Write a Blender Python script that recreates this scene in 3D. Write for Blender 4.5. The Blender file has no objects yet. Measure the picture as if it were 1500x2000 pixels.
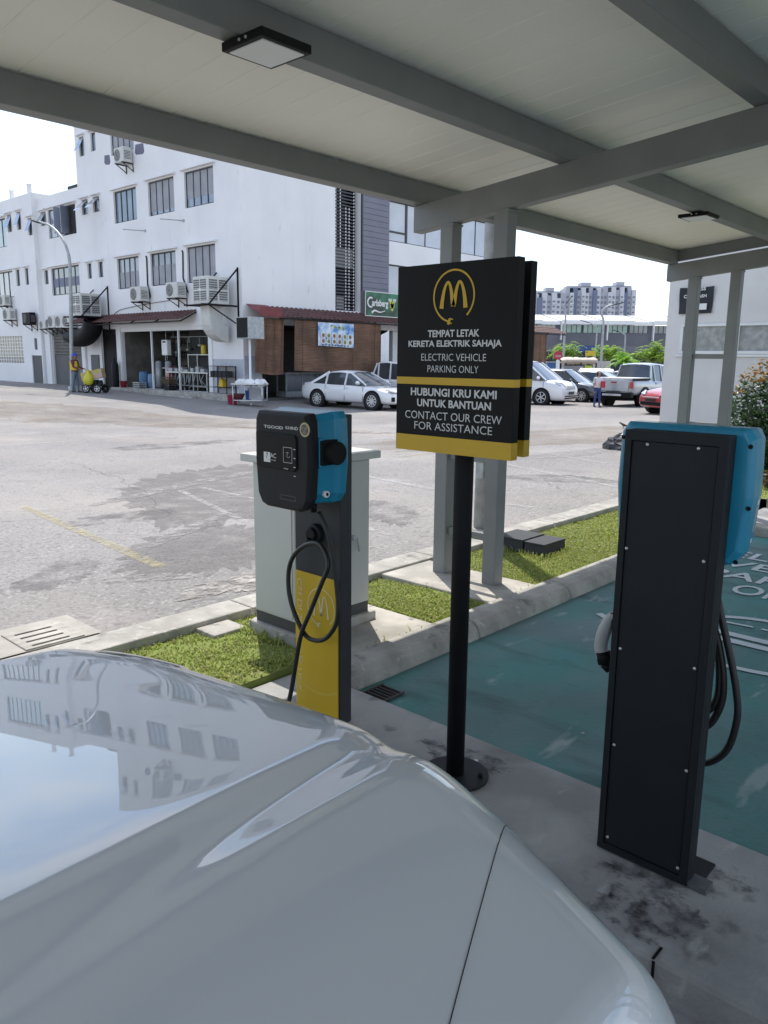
import bpy, bmesh, math, random
from mathutils import Vector, Matrix
random.seed(7)
SC = bpy.context.scene
# ---------------------------------------------------------------- camera, world, sun, exposure
EYE = Vector((0.0, 0.0, 1.65))
FPX, CX, CY = 1520.0, 750.0, 1000.0
PITCH = math.atan((CY - 703.0) / FPX); ROLL = math.radians(0.6); YAW = math.radians(42.5)
# world X runs along the parking bays, world Y along the charger strip; the camera looks 42.5 deg between
AX = Vector((math.sin(YAW), math.cos(YAW), 0)); AY = Vector((-math.cos(YAW), math.sin(YAW), 0))
def _tw(v): return Vector((v.dot(AX), v.dot(AY), v.z))
_F = Vector((0, math.cos(PITCH), -math.sin(PITCH))); _R = Vector((1, 0, 0)); _U = _R.cross(_F)
_R2 = _R * math.cos(ROLL) + _U * math.sin(ROLL); _U2 = _U * math.cos(ROLL) - _R * math.sin(ROLL)
CF, CR, CU = _tw(_F), _tw(_R2), _tw(_U2)
cam_d = bpy.data.cameras.new('camera'); cam = bpy.data.objects.new('camera', cam_d)
SC.collection.objects.link(cam); SC.camera = cam
cam.matrix_world = Matrix((( CR.x, CU.x, -CF.x, EYE.x), (CR.y, CU.y, -CF.y, EYE.y), (CR.z, CU.z, -CF.z, EYE.z), (0, 0, 0, 1)))
cam_d.sensor_fit = 'VERTICAL'; cam_d.sensor_height = 36.0; cam_d.lens = FPX / 2000.0 * 36.0
cam_d.clip_start = 0.05; cam_d.clip_end = 3000.0
SUN_AZ, SUN_EL = math.radians(54.0), math.radians(63.5)     # azimuth from +X towards +Y
W = bpy.data.worlds.new('World'); SC.world = W; W.use_nodes = True
nt = W.node_tree; nt.nodes.clear()
wo = nt.nodes.new('ShaderNodeOutputWorld'); bg = nt.nodes.new('ShaderNodeBackground')
sky = nt.nodes.new('ShaderNodeTexSky'); sky.sky_type = 'NISHITA'; sky.sun_disc = False
sky.sun_elevation = SUN_EL; sky.sun_rotation = math.pi / 2 - SUN_AZ
sky.air_density = 1.0; sky.dust_density = .8; sky.ozone_density = 1.0
tc = nt.nodes.new('ShaderNodeTexCoord'); mp = nt.nodes.new('ShaderNodeMapping'); mp.inputs['Scale'].default_value = (1.0, 1.0, 2.6)
nz = nt.nodes.new('ShaderNodeTexNoise'); nz.inputs['Scale'].default_value = 2.6; nz.inputs['Detail'].default_value = 9; nz.inputs['Roughness'].default_value = .58
cr = nt.nodes.new('ShaderNodeValToRGB'); cr.color_ramp.elements[0].position = .44; cr.color_ramp.elements[1].position = .66
mx = nt.nodes.new('ShaderNodeMixRGB'); mx.inputs['Color2'].default_value = (7.2, 7.3, 7.6, 1)
ml = nt.nodes.new('ShaderNodeMath'); ml.operation = 'MULTIPLY'; ml.inputs[1].default_value = .8
L = nt.links.new
L(tc.outputs['Generated'], mp.inputs['Vector']); L(mp.outputs['Vector'], nz.inputs['Vector']); L(nz.outputs['Fac'], cr.inputs['Fac'])
L(cr.outputs['Color'], ml.inputs[0]); L(ml.outputs[0], mx.inputs['Fac']); L(sky.outputs['Color'], mx.inputs['Color1'])
L(mx.outputs['Color'], bg.inputs['Color']); L(bg.outputs['Background'], wo.inputs['Surface'])
bg.inputs['Strength'].default_value = 0.15
sun_d = bpy.data.lights.new('sun', 'SUN'); sun = bpy.data.objects.new('sun', sun_d); SC.collection.objects.link(sun)
sun_d.energy = 2.9; sun_d.angle = math.radians(.5); sun_d.color = (1.0, .955, .88)
SUNV = Vector((math.cos(SUN_EL) * math.cos(SUN_AZ), math.cos(SUN_EL) * math.sin(SUN_AZ), math.sin(SUN_EL)))
sun.rotation_euler = SUNV.to_track_quat('Z', 'Y').to_euler(); sun.location = (0, 0, 60)
SC.view_settings.view_transform = 'Standard'; SC.view_settings.look = 'None'; SC.view_settings.gamma = 1
SC.view_settings.exposure = 0.82
SC.render.engine = 'CYCLES'
SC.cycles.max_bounces = 8; SC.cycles.diffuse_bounces = 5; SC.cycles.use_denoising = True
# ---------------------------------------------------------------- photo calibration (pixels of the 1500x2000 photo)
def ray(u, v): return (CF + CR * ((u - CX) / FPX) - CU * ((v - CY) / FPX))
def atx(u, v, X): r = ray(u, v); return EYE + r * (X / r.x)
def aty(u, v, Y): r = ray(u, v); return EYE + r * (Y / r.y)
def atz(u, v, Z): r = ray(u, v); return EYE + r * ((Z - EYE.z) / r.z)
GB = [(-200, .05), (4, .05), (12, -.14), (20, -.22), (22.8, -.20), (25, -.02), (36, .18), (60, .3), (900, .3)]
def G(y):
    for (a, za), (b, zb) in zip(GB, GB[1:]):
        if y <= b: return za + (zb - za) * (y - a) / (b - a)
    return GB[-1][1]
def gnd(u, v):
    z = 0
    for _ in range(25):
        p = atz(u, v, z); z = .5 * z + .5 * G(p.y)
    return Vector((p.x, p.y, G(p.y)))
def RF(r, f): return Vector((.6756 * r + .7373 * f, -.7373 * r + .6756 * f, 0))     # metres right / forward of the viewer
CAMROT = math.radians(-47.5)      # rotz that turns local x into "right as seen by the viewer"
# ---------------------------------------------------------------- materials
MATS = {}
def mat(name, c, r=.6, m=0.0, var=.12, sc=3.0, bump=0.0, bsc=60.0, coat=0.0, c2=None, spec=.5, lo=.4, hi=.65, det=6, coord='Object', emit=None):
    if name in MATS: return MATS[name]
    M = bpy.data.materials.new(name); M.use_nodes = True; n = M.node_tree; b = n.nodes['Principled BSDF']
    b.inputs['Roughness'].default_value = r; b.inputs['Metallic'].default_value = m
    b.inputs['Coat Weight'].default_value = coat; b.inputs['Coat Roughness'].default_value = .03
    b.inputs['Specular IOR Level'].default_value = spec
    t = n.nodes.new('ShaderNodeTexCoord')
    src = t.outputs['Object'] if coord == 'Object' else n.nodes.new('ShaderNodeNewGeometry').outputs['Position']
    k = n.nodes.new('ShaderNodeTexNoise'); k.inputs['Scale'].default_value = sc; k.inputs['Detail'].default_value = det
    n.links.new(src, k.inputs['Vector'])
    rp = n.nodes.new('ShaderNodeValToRGB'); n.links.new(k.outputs['Fac'], rp.inputs['Fac'])
    e = rp.color_ramp.elements; e[0].position = lo; e[1].position = hi
    if c2 is None: c2 = tuple(x * (1 - var) for x in c)
    e[0].color = (*c2, 1); e[1].color = (*c, 1)
    n.links.new(rp.outputs['Color'], b.inputs['Base Color'])
    if bump > 0:
        q = n.nodes.new('ShaderNodeTexNoise'); q.inputs['Scale'].default_value = bsc; q.inputs['Detail'].default_value = 4
        n.links.new(src, q.inputs['Vector'])
        bp = n.nodes.new('ShaderNodeBump'); bp.inputs['Strength'].default_value = bump; bp.inputs['Distance'].default_value = .02
        n.links.new(q.outputs['Fac'], bp.inputs['Height']); n.links.new(bp.outputs['Normal'], b.inputs['Normal'])
    if emit:
        b.inputs['Emission Color'].default_value = (*emit[0], 1); b.inputs['Emission Strength'].default_value = emit[1]
    M['rp'] = 1; MATS[name] = M
    return M
def nodes(M): return M.node_tree, M.node_tree.nodes['Principled BSDF']
def add_layer(M, color, scale, lo, hi, detail=8, rough=None, kind='noise', coord='pos', stretch=None, amount=1.0):
    """mix another colour over the base colour where a noise passes a threshold (stains, wear, aggregate)"""
    n, b = nodes(M); old = b.inputs['Base Color'].links[0].from_socket
    g = n.nodes.new('ShaderNodeNewGeometry').outputs['Position'] if coord == 'pos' else n.nodes.new('ShaderNodeTexCoord').outputs['Object']
    if stretch:
        mp_ = n.nodes.new('ShaderNodeMapping'); mp_.inputs['Scale'].default_value = stretch; n.links.new(g, mp_.inputs['Vector']); g = mp_.outputs['Vector']
    if kind == 'noise':
        k = n.nodes.new('ShaderNodeTexNoise'); k.inputs['Detail'].default_value = detail; out = k.outputs['Fac']
    else:
        k = n.nodes.new('ShaderNodeTexVoronoi'); out = k.outputs['Color']
    k.inputs['Scale'].default_value = scale; n.links.new(g, k.inputs['Vector'])
    rp = n.nodes.new('ShaderNodeValToRGB'); e = rp.color_ramp.elements; e[0].position = lo; e[1].position = hi
    e[0].color = (0, 0, 0, 1); e[1].color = (amount, amount, amount, 1)
    n.links.new(out, rp.inputs['Fac'])
    x = n.nodes.new('ShaderNodeMixRGB'); x.inputs['Color2'].default_value = (*color, 1)
    n.links.new(rp.outputs['Color'], x.inputs['Fac']); n.links.new(old, x.inputs['Color1']); n.links.new(x.outputs['Color'], b.inputs['Base Color'])
    return M
def worn(M, scale=14, lo=.42, hi=.55, coord='pos'):
    """paint that has worn through in places: transparent where the noise is low"""
    n, b = nodes(M); o = n.nodes['Material Output']
    g = n.nodes.new('ShaderNodeNewGeometry').outputs['Position']
    k = n.nodes.new('ShaderNodeTexNoise'); k.inputs['Scale'].default_value = scale; k.inputs['Detail'].default_value = 10; k.inputs['Roughness'].default_value = .7
    n.links.new(g, k.inputs['Vector']); rp = n.nodes.new('ShaderNodeValToRGB'); e = rp.color_ramp.elements; e[0].position = lo; e[1].position = hi
    n.links.new(k.outputs['Fac'], rp.inputs['Fac']); n.links.new(rp.outputs['Color'], b.inputs['Alpha'])
    return M
m_white_wall = mat('white_wall', (.80, .795, .80), .85, sc=.5, var=.06, bump=.08, bsc=30)
add_layer(m_white_wall, (.42, .42, .43), 1.6, .56, .80, stretch=(1.6, 1.6, .14), amount=.14, detail=10); add_layer(m_white_wall, (.50, .50, .52), .35, .52, .72, amount=.14, detail=12); add_layer(m_white_wall, (.30, .29, .28), 3.5, .66, .76, stretch=(1, 1, .35), amount=.25, detail=12)
m_grey_wall = mat('grey_wall', (.55, .55, .55), .85, sc=1.2, var=.12)
m_clad = mat('grey_cladding', (.19, .19, .235), .6, sc=1.5, var=.1)
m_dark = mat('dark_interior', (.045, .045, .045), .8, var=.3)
m_black = mat('black_paint', (.008, .008, .009), .6, var=.2, sc=8, spec=.2)
m_blackmat = mat('black_plastic', (.009, .010, .012), .6, var=.25, sc=12, bump=.05, bsc=400, spec=.3)
m_charcoal = mat('charcoal_powder_coat', (.016, .018, .021), .6, var=.15, sc=6, bump=.06, bsc=500, spec=.25)
m_steel = mat('grey_painted_steel', (.205, .213, .208), .5, var=.10, sc=4, bump=.04, bsc=90)
m_ceiling = mat('ceiling_sheet', (.92, .875, .80), .45, var=.05, sc=1.2)
m_conc = mat('concrete', (.40, .39, .38), .9, c2=(.27, .265, .26), sc=2.2, bump=.3, bsc=70, coord='pos', lo=.38, hi=.62, det=10)
add_layer(m_conc, (.13, .13, .135), 1.7, .52, .68, amount=.75, detail=12); add_layer(m_conc, (.07, .07, .072), 7, .61, .69, amount=.5, detail=12); add_layer(m_conc, (.50, .49, .47), 5, .63, .70, amount=.5, detail=12, stretch=(.7, 2, 1))
m_pad = mat('pale_concrete', (.47, .44, .39), .9, var=.3, sc=4, bump=.25, bsc=80, coord='pos')
add_layer(m_pad, (.25, .235, .20), 3.5, .52, .72, amount=.65, detail=12); add_layer(m_pad, (.10, .09, .08), 12, .64, .72, amount=.6)
m_kerb = mat('kerb_concrete', (.42, .40, .36), .92, var=.3, sc=5, bump=.45, bsc=45, coord='pos')
add_layer(m_kerb, (.09, .085, .08), 6, .60, .72, amount=.75); add_layer(m_kerb, (.55, .53, .48), 18, .6, .7, amount=.5)
m_glass = mat('window_glass', (.20, .23, .28), .08, var=.35, sc=.9, coat=1)
m_glass_lt = mat('curtained_glass', (.27, .30, .37), .12, var=.2, sc=1.5, coat=1)
m_glass_gr = mat('green_glass', (.22, .36, .34), .1, var=.3, sc=.6, coat=1)
m_frame = mat('dark_window_frame', (.035, .037, .045), .5)
m_white = mat('white_paint', (.80, .80, .80), .5, var=.06)
m_alu = mat('aluminium', (.60, .61, .62), .35, m=.6, var=.08)
m_galv = mat('galvanised_steel', (.42, .44, .45), .5, m=.35, var=.25, sc=9)
m_red_tile = mat('red_roof_tile', (.115, .05, .046), .7, var=.35, sc=4)
m_bamboo = mat('bamboo_blind', (.215, .118, .072), .85, var=.35, sc=1.3)
add_layer(m_bamboo, (.07, .04, .025), 7, .52, .68, amount=.7, stretch=(.25, .25, 5)); add_layer(m_bamboo, (.06, .04, .03), .9, .48, .7, amount=.6)
m_yellow = mat('yellow_paint', (.62, .40, .012), .5, var=.08)
m_yel_dk = mat('sign_yellow', (.60, .37, .02), .5, var=.06)
m_lettering = mat('pale_lettering', (.62, .62, .62), .5, var=.03)
m_white_ink = mat('white_ink', (.72, .72, .70), .5, var=.03)
m_blue = mat('blue_plastic', (.008, .235, .39), .35, var=.12, sc=5, coat=.2)
m_tyre = mat('tyre_rubber', (.018, .018, .018), .8)
m_rim = mat('alloy_rim', (.62, .63, .65), .3, m=.7)
m_redp = mat('red_plastic', (.42, .03, .05), .45)
m_brown = mat('brown_wood', (.14, .085, .05), .8, var=.3)
m_lamp = mat('lamp_diffuser', (.80, .80, .80), .5, var=.02)
m_car_glass = mat('car_glass', (.055, .065, .075), .05, coat=1, var=.3, sc=1.5)
m_headlamp = mat('headlamp_glass', (.55, .57, .60), .1, coat=1, var=.5, sc=9)
m_taillamp = mat('tail_lamp', (.45, .015, .02), .2, coat=1)
m_plate = mat('number_plate', (.02, .02, .02), .4)
m_cable = mat('black_cable', (.012, .012, .013), .45)
# ---------------------------------------------------------------- mesh builder
class MB:
    def __init__(s): s.v = []; s.f = []; s.m = []; s.cur = 0; s.sm = []; s.smooth = False
    def _f(s, idx): s.f.append(tuple(idx)); s.m.append(s.cur); s.sm.append(s.smooth)
    def quad(s, a, b, c, d): i = len(s.v); s.v += [Vector(a), Vector(b), Vector(c), Vector(d)]; s._f((i, i + 1, i + 2, i + 3)); return s
    def poly(s, pts): i = len(s.v); s.v += [Vector(p) for p in pts]; s._f(range(i, i + len(pts))); return s
    def box(s, x0, x1, y0, y1, z0, z1):
        if x0 > x1: x0, x1 = x1, x0
        if y0 > y1: y0, y1 = y1, y0
        if z0 > z1: z0, z1 = z1, z0
        i = len(s.v); s.v += [Vector(p) for p in ((x0,y0,z0),(x1,y0,z0),(x1,y1,z0),(x0,y1,z0),(x0,y0,z1),(x1,y0,z1),(x1,y1,z1),(x0,y1,z1))]
        for q in ((0,3,2,1),(4,5,6,7),(0,1,5,4),(1,2,6,5),(2,3,7,6),(3,0,4,7)): s._f([i + k for k in q])
        return s
    def hexa(s, p):   # 8 corners, bottom ring then top ring
        i = len(s.v); s.v += [Vector(q) for q in p]
        for q in ((0,3,2,1),(4,5,6,7),(0,1,5,4),(1,2,6,5),(2,3,7,6),(3,0,4,7)): s._f([i + k for k in q])
        return s
    def bar(s, a, b, w, h=None, up=(0, 0, 1)):
        a = Vector(a); b = Vector(b); h = h or w; d = (b - a).normalized(); u = Vector(up)
        if abs(d.dot(u)) > .98: u = Vector((1, 0, 0))
        x = d.cross(u).normalized() * (w / 2); y = x.cross(d).normalized() * (h / 2)
        return s.hexa([a - x - y, a + x - y, a + x + y, a - x + y, b - x - y, b + x - y, b + x + y, b - x + y])
    def cyl(s, a, b, r0, r1=None, n=16, caps=True):
        a = Vector(a); b = Vector(b); r1 = r0 if r1 is None else r1; d = (b - a).normalized()
        u = Vector((0, 0, 1)) if abs(d.z) < .9 else Vector((1, 0, 0)); x = d.cross(u).normalized(); y = d.cross(x)
        i = len(s.v)
        for k in range(n):
            t = 2 * math.pi * k / n; q = x * math.cos(t) + y * math.sin(t); s.v += [a + q * r0, b + q * r1]
        o = s.smooth; s.smooth = True
        for k in range(n): j = (k + 1) % n; s._f((i + 2 * k, i + 2 * k + 1, i + 2 * j + 1, i + 2 * j))
        s.smooth = o
        if caps: s._f([i + 2 * k for k in range(n)]); s._f([i + 2 * k + 1 for k in reversed(range(n))])
        return s
    def tube(s, pts, r, n=8, caps=True):
        pts = [Vector(p) for p in pts]; i = len(s.v); N = len(pts); rr = r if isinstance(r, (list, tuple)) else [r] * N
        px = None
        for k, p in enumerate(pts):
            d = (pts[min(k + 1, N - 1)] - pts[max(k - 1, 0)]).normalized()
            if px is None: u = Vector((0, 0, 1)) if abs(d.z) < .9 else Vector((1, 0, 0)); px = d.cross(u).normalized()
            px = (px - d * px.dot(d)).normalized(); y = d.cross(px)
            for t in range(n): a = 2 * math.pi * t / n; s.v.append(p + px * math.cos(a) * rr[k] + y * math.sin(a) * rr[k])
        o = s.smooth; s.smooth = True
        for k in range(N - 1):
            for t in range(n): t2 = (t + 1) % n; s._f((i + k * n + t, i + k * n + t2, i + (k + 1) * n + t2, i + (k + 1) * n + t))
        s.smooth = o
        if caps: s._f([i + t for t in reversed(range(n))]); s._f([i + (N - 1) * n + t for t in range(n)])
        return s
    def ball(s, c, rx, ry=None, rz=None, nu=12, nv=8):
        ry = rx if ry is None else ry; rz = rx if rz is None else rz; c = Vector(c); rows = []
        for j in range(nv + 1):
            t = math.pi * j / nv; rows.append([c + Vector((rx * math.sin(t) * math.cos(2 * math.pi * k / nu), ry * math.sin(t) * math.sin(2 * math.pi * k / nu), rz * math.cos(t))) for k in range(nu)])
        return s.grid(rows, True)
    def grid(s, rows, wrap=False, smooth=True):
        i = len(s.v); n = len(rows[0])
        for r in rows: s.v += [Vector(p) for p in r]
        o = s.smooth; s.smooth = smooth
        for j in range(len(rows) - 1):
            for k in range(n if wrap else n - 1): k2 = (k + 1) % n; s._f((i + j * n + k, i + (j + 1) * n + k, i + (j + 1) * n + k2, i + j * n + k2))
        s.smooth = o
        return s
    def prism(s, pts, off):
        """closed polygon (3-D points) extruded by vector off"""
        off = Vector(off); P = [Vector(p) for p in pts]; n = len(P); i = len(s.v); s.v += P + [p + off for p in P]
        s._f(list(reversed(range(i, i + n)))); s._f(range(i + n, i + 2 * n))
        for k in range(n): j = (k + 1) % n; s._f((i + k, i + j, i + n + j, i + n + k))
        return s
    def add(s, verts, faces, M=None):
        i = len(s.v); s.v += [(M @ Vector(v)) if M else Vector(v) for v in verts]
        for f in faces: s._f([i + k for k in f])
        return s
    def xf(s, M): s.v = [M @ v for v in s.v]; return s
    def build(s, name, mats, parent=None, bevel=0, local=False, seg=2, subsurf=0, fix=True):
        me = bpy.data.meshes.new(name)
        off = Vector((0, 0, 0))
        if parent is not None and not local:
            p = parent
            while p is not None: off += p.location; p = p.parent
        me.from_pydata([tuple(v - off) for v in s.v], [], s.f)
        ml_ = mats if isinstance(mats, (list, tuple)) else [mats]
        for m_ in ml_: me.materials.append(m_)
        me.polygons.foreach_set('material_index', s.m); me.polygons.foreach_set('use_smooth', s.sm)
        if fix:
            b = bmesh.new(); b.from_mesh(me); bmesh.ops.remove_doubles(b, verts=b.verts, dist=1e-5) if fix == 'weld' else None
            bmesh.ops.recalc_face_normals(b, faces=b.faces); b.to_mesh(me); b.free()
        me.update()
        o = bpy.data.objects.new(name, me); SC.collection.objects.link(o)
        if parent is not None: o.parent = parent
        if bevel: q = o.modifiers.new('bevel', 'BEVEL'); q.width = bevel; q.segments = seg; q.limit_method = 'ANGLE'; q.angle_limit = math.radians(40)
        if subsurf: q = o.modifiers.new('sub', 'SUBSURF'); q.levels = subsurf; q.render_levels = subsurf
        return o
def tag(o, label, cat, group=None):
    o['label'] = label; o['category'] = cat
    if group: o['group'] = group
    return o
def thing(name, label, cat, loc=(0, 0, 0), rotz=0.0, group=None):
    o = bpy.data.objects.new(name, None); SC.collection.objects.link(o); o.location = loc; o.rotation_euler = (0, 0, rotz); o.empty_display_size = .2
    return tag(o, label, cat, group)
def struct(o, label=None): o['kind'] = 'structure'; return o
def copy_tree(o, parent=None):
    c = o.copy(); SC.collection.objects.link(c); c.parent = parent
    for ch in list(o.children): copy_tree(ch, c)
    return c
_tc = {}
def text_geo(s, bold=0.0):
    k = (s, bold)
    if k not in _tc:
        cu = bpy.data.curves.new('t', 'FONT'); cu.body = s; cu.size = 1; cu.offset = bold; cu.resolution_u = 3
        o = bpy.data.objects.new('t', cu); SC.collection.objects.link(o); dg = bpy.context.evaluated_depsgraph_get()
        me = bpy.data.meshes.new_from_object(o.evaluated_get(dg)); vs = [v.co.copy() for v in me.vertices]; fs = [tuple(p.vertices) for p in me.polygons]
        bpy.data.objects.remove(o); bpy.data.meshes.remove(me); bpy.data.curves.remove(cu)
        x0 = min(v.x for v in vs); x1 = max(v.x for v in vs); y0 = min(v.y for v in vs); y1 = max(v.y for v in vs)
        _tc[k] = ([((v.x - x0) / (x1 - x0), (v.y - y0) / (y1 - y0)) for v in vs], fs)
    return _tc[k]
def text_on(mb, s, bl, br, tl, bold=0.0):
    """lettering filling the parallelogram bottom-left, bottom-right, top-left"""
    vs, fs = text_geo(s, bold); bl = Vector(bl); ex = Vector(br) - bl; ey = Vector(tl) - bl
    mb.add([bl + ex * x + ey * y for x, y in vs], fs)
    return mb
def arc(c, ex, ey, r, a0, a1, n):
    c = Vector(c); return [c + Vector(ex) * (r * math.cos(math.radians(a0 + (a1 - a0) * k / n))) + Vector(ey) * (r * math.sin(math.radians(a0 + (a1 - a0) * k / n))) for k in range(n + 1)]
def ribbon(mb, pts, nrm, w):
    """flat stroke along pts in the plane with normal nrm; w is a width or a list"""
    pts = [Vector(p) for p in pts]; nrm = Vector(nrm); N = len(pts); ww = w if isinstance(w, (list, tuple)) else [w] * N; Lf, Rt = [], []
    for k, p in enumerate(pts):
        d = (pts[min(k + 1, N - 1)] - pts[max(k - 1, 0)]).normalized(); q = nrm.cross(d).normalized() * (ww[k] / 2); Lf.append(p + q); Rt.append(p - q)
    mb.grid([Lf, Rt], smooth=False); return mb
def spline(pts, n=8):
    pts = [Vector(p) for p in pts]; out = []
    P = [pts[0] * 2 - pts[1]] + pts + [pts[-1] * 2 - pts[-2]]
    for i in range(1, len(P) - 2):
        a, b, c, d = P[i - 1:i + 3]
        for k in range(n):
            t = k / n; out.append(.5 * ((2 * b) + (c - a) * t + (2 * a - 5 * b + 4 * c - d) * t * t + (3 * b - a - 3 * c + d) * t ** 3))
    out.append(pts[-1]); return out
def leafmat(name, cols, tl=.35, rough=.55):
    M = bpy.data.materials.new(name); M.use_nodes = True; n, b = nodes(M); b.inputs['Roughness'].default_value = rough
    g = n.nodes.new('ShaderNodeNewGeometry'); rp = n.nodes.new('ShaderNodeValToRGB'); e = rp.color_ramp.elements
    while len(e) < len(cols): e.new(.5)
    for k, c in enumerate(cols): e[k].position = k / (len(cols) - 1); e[k].color = (*c, 1)
    n.links.new(g.outputs['Random Per Island'], rp.inputs['Fac']); n.links.new(rp.outputs['Color'], b.inputs['Base Color'])
    t = n.nodes.new('ShaderNodeBsdfTranslucent'); n.links.new(rp.outputs['Color'], t.inputs['Color'])
    x = n.nodes.new('ShaderNodeMixShader'); x.inputs['Fac'].default_value = tl
    n.links.new(b.outputs[0], x.inputs[1]); n.links.new(t.outputs[0], x.inputs[2]); n.links.new(x.outputs[0], n.nodes['Material Output'].inputs['Surface'])
    return M
# ================================================================ the ground
m_asph = mat('asphalt', (.255, .240, .228), .9, sc=.35, c2=(.20, .189, .181), bump=.55, bsc=55, coord='pos', lo=.35, hi=.7)
add_layer(m_asph, (.31, .285, .265), .16, .45, .7, amount=.75, stretch=(1, .6, 1)); add_layer(m_asph, (.40, .385, .37), .7, .60, .78, amount=.45, detail=12)
add_layer(m_asph, (.080, .075, .072), 30, .53, .63, detail=6, amount=.52); add_layer(m_asph, (.085, .08, .08), 9, .60, .68, detail=9, amount=.5)
add_layer(m_asph, (.48, .465, .445), 36, .56, .68, detail=6, amount=.48)
add_layer(m_asph, (.11, .105, .105), 1.1, .58, .80, amount=.5, detail=12); add_layer(m_asph, (.33, .29, .255), .5, .5, .74, amount=.5, detail=10, stretch=(1, .35, 1))
m_patch = mat('asphalt_patch', (.20, .185, .178), .9, sc=1.2, var=.12, bump=.4, bsc=80, coord='pos')
add_layer(m_patch, (.40, .385, .37), 41, .58, .68, detail=5, amount=.45); add_layer(m_patch, (.06, .058, .06), 34, .56, .66, detail=5, amount=.55)
worn(m_patch, 3.0, .30, .80)
ys = sorted({-90, -20, 3.90, 3.901, 4, 8, 12, 16, 20, 22.8, 25, 30, 36, 45, 60, 100, 200, 420, 900})
g = MB(); rows = []
for y in ys:
    rows.append([(x, y, -.2 if y <= 3.9 else G(y)) for x in (-400, -60, -20, 0, 10, 13.6, 20, 30, 40, 60, 120, 300, 900)])
g.grid(rows); struct(g.build('ground', m_asph, fix=False))
g = MB(); g.quad((15.5, -90, -.1), (900, -90, -.1), (900, 3.89, -.1), (15.5, 3.89, -.1)); struct(g.build('road', m_asph))
def strip_sheet(mb, p, q, w, dz=.006):
    p = Vector((p[0], p[1], 0)); q = Vector((q[0], q[1], 0)); n = max(2, int((q - p).length / .3)); d = (q - p).normalized(); s = Vector((-d.y, d.x, 0)) * w / 2; A, B = [], []
    for k in range(n + 1):
        c = p + (q - p) * k / n; a = c + s; b = c - s; A.append((a.x, a.y, G(a.y) + dz)); B.append((b.x, b.y, G(b.y) + dz))
    mb.grid([A, B])
def blob_sheet(name, cx, cy, rx, ry, m, seed, dz=.004, n=150, jag=.2, rot=0, zf=None):
    rr = random.Random(seed); ph = [rr.uniform(0, 6.28) for _ in range(5)]; pts = []
    for k in range(n):
        t = 2 * math.pi * k / n; r = 1 + sum(jag * math.sin((j + 2) * t + ph[j]) / (j + 1.5) for j in range(5)) + .06 * math.sin(17 * t + ph[0]) + .05 * math.sin(29 * t + ph[1]) + rr.uniform(-.07, .07)
        x = rx * r * math.cos(t); y = ry * r * math.sin(t); x, y = x * math.cos(rot) - y * math.sin(rot), x * math.sin(rot) + y * math.cos(rot)
        pts.append((cx + x, cy + y, (G(cy + y) if zf is None else zf) + dz))
    b = MB(); i = len(b.v); b.v += [Vector((cx, cy, (G(cy) if zf is None else zf) + dz))] + [Vector(p) for p in pts]
    for k in range(n): b._f((0, 1 + k, 1 + (k + 1) % n))
    return struct(b.build(name, m))
p = gnd(690, 950); q = gnd(400, 920); blob_sheet('asphalt_patch', *gnd(400, 955)[:2], 2.3, 1.1, m_patch, 3, rot=.9)
blob_sheet('asphalt_patch', *gnd(430, 1065)[:2], 1.15, .7, m_patch, 5, dz=.005, rot=.6)
m_dust = mat('pale_cement_spill', (.35, .335, .32), .95, sc=3, var=.2, coord='pos'); worn(m_dust, 9, .42, .66)
m_dustp = mat('pale_cement_patch', (.43, .40, .37), .95, sc=6, var=.4, coord='pos', bump=.3); worn(m_dustp, 11, .38, .60)
blob_sheet('cement_spill', *gnd(475, 1138)[:2], .42, .24, m_dustp, 8, dz=.007, jag=.3)
blob_sheet('cement_spill', *gnd(385, 1028)[:2], 1.0, .10, m_dust, 9, dz=.007, rot=.55)
blob_sheet('cement_spill', *gnd(290, 1130)[:2], .35, .10, m_dust, 10, dz=.007, rot=-.6)
blob_sheet('cement_spill', *gnd(380, 945)[:2], 1.9, .16, m_dust, 12, dz=.007, rot=.35)
blob_sheet('cement_spill', *gnd(1150, 883)[:2], 1.7, .45, m_dust, 13, dz=.006, rot=-.2)
m_earth = mat('brown_dust', (.30, .25, .20), .95, sc=1, var=.2, coord='pos'); worn(m_earth, .9, .36, .95)
blob_sheet('brown_dust', *gnd(60, 800)[:2], 8, 2.6, m_earth, 14, dz=.008, rot=1.9)
blob_sheet('brown_dust', *gnd(1120, 850)[:2], 6, 1.6, m_earth, 15, dz=.005, rot=-.3)
m_linew = worn(mat('worn_white_marking', (.48, .47, .45), .8, var=.1, coord='pos'), 14, .40, .74)
m_liney = worn(mat('worn_yellow_marking', (.47, .41, .22), .8, var=.2, coord='pos'), 16, .38, .78)
mw = MB(); my = MB()
m_crack = mat('crack_dirt', (.07, .065, .06), .95, coord='pos'); worn(m_crack, 6, .36, .5)
ck = MB(); rk = random.Random(31)
for (u0, v0, u1, v1) in ((120, 900, 420, 1010), (985, 930, 1190, 975), (40, 850, 460, 868)):
    A_, B_ = gnd(u0, v0), gnd(u1, v1); n_ = 26; pr_ = A_
    off = 0
    for q_ in range(1, n_ + 1):
        off += rk.gauss(0, .05); nx_ = A_.lerp(B_, q_ / n_) + Vector((rk.gauss(0, .03) + off, rk.gauss(0, .03) - off, 0)); strip_sheet(ck, pr_[:2], nx_[:2], rk.uniform(.003, .008), .0055); pr_ = nx_
struct(ck.build('road_crack', m_crack))
m_oil = mat('oil_stain', (.12, .113, .11), .7, coord='pos'); worn(m_oil, 2.5, .42, .85)
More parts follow.
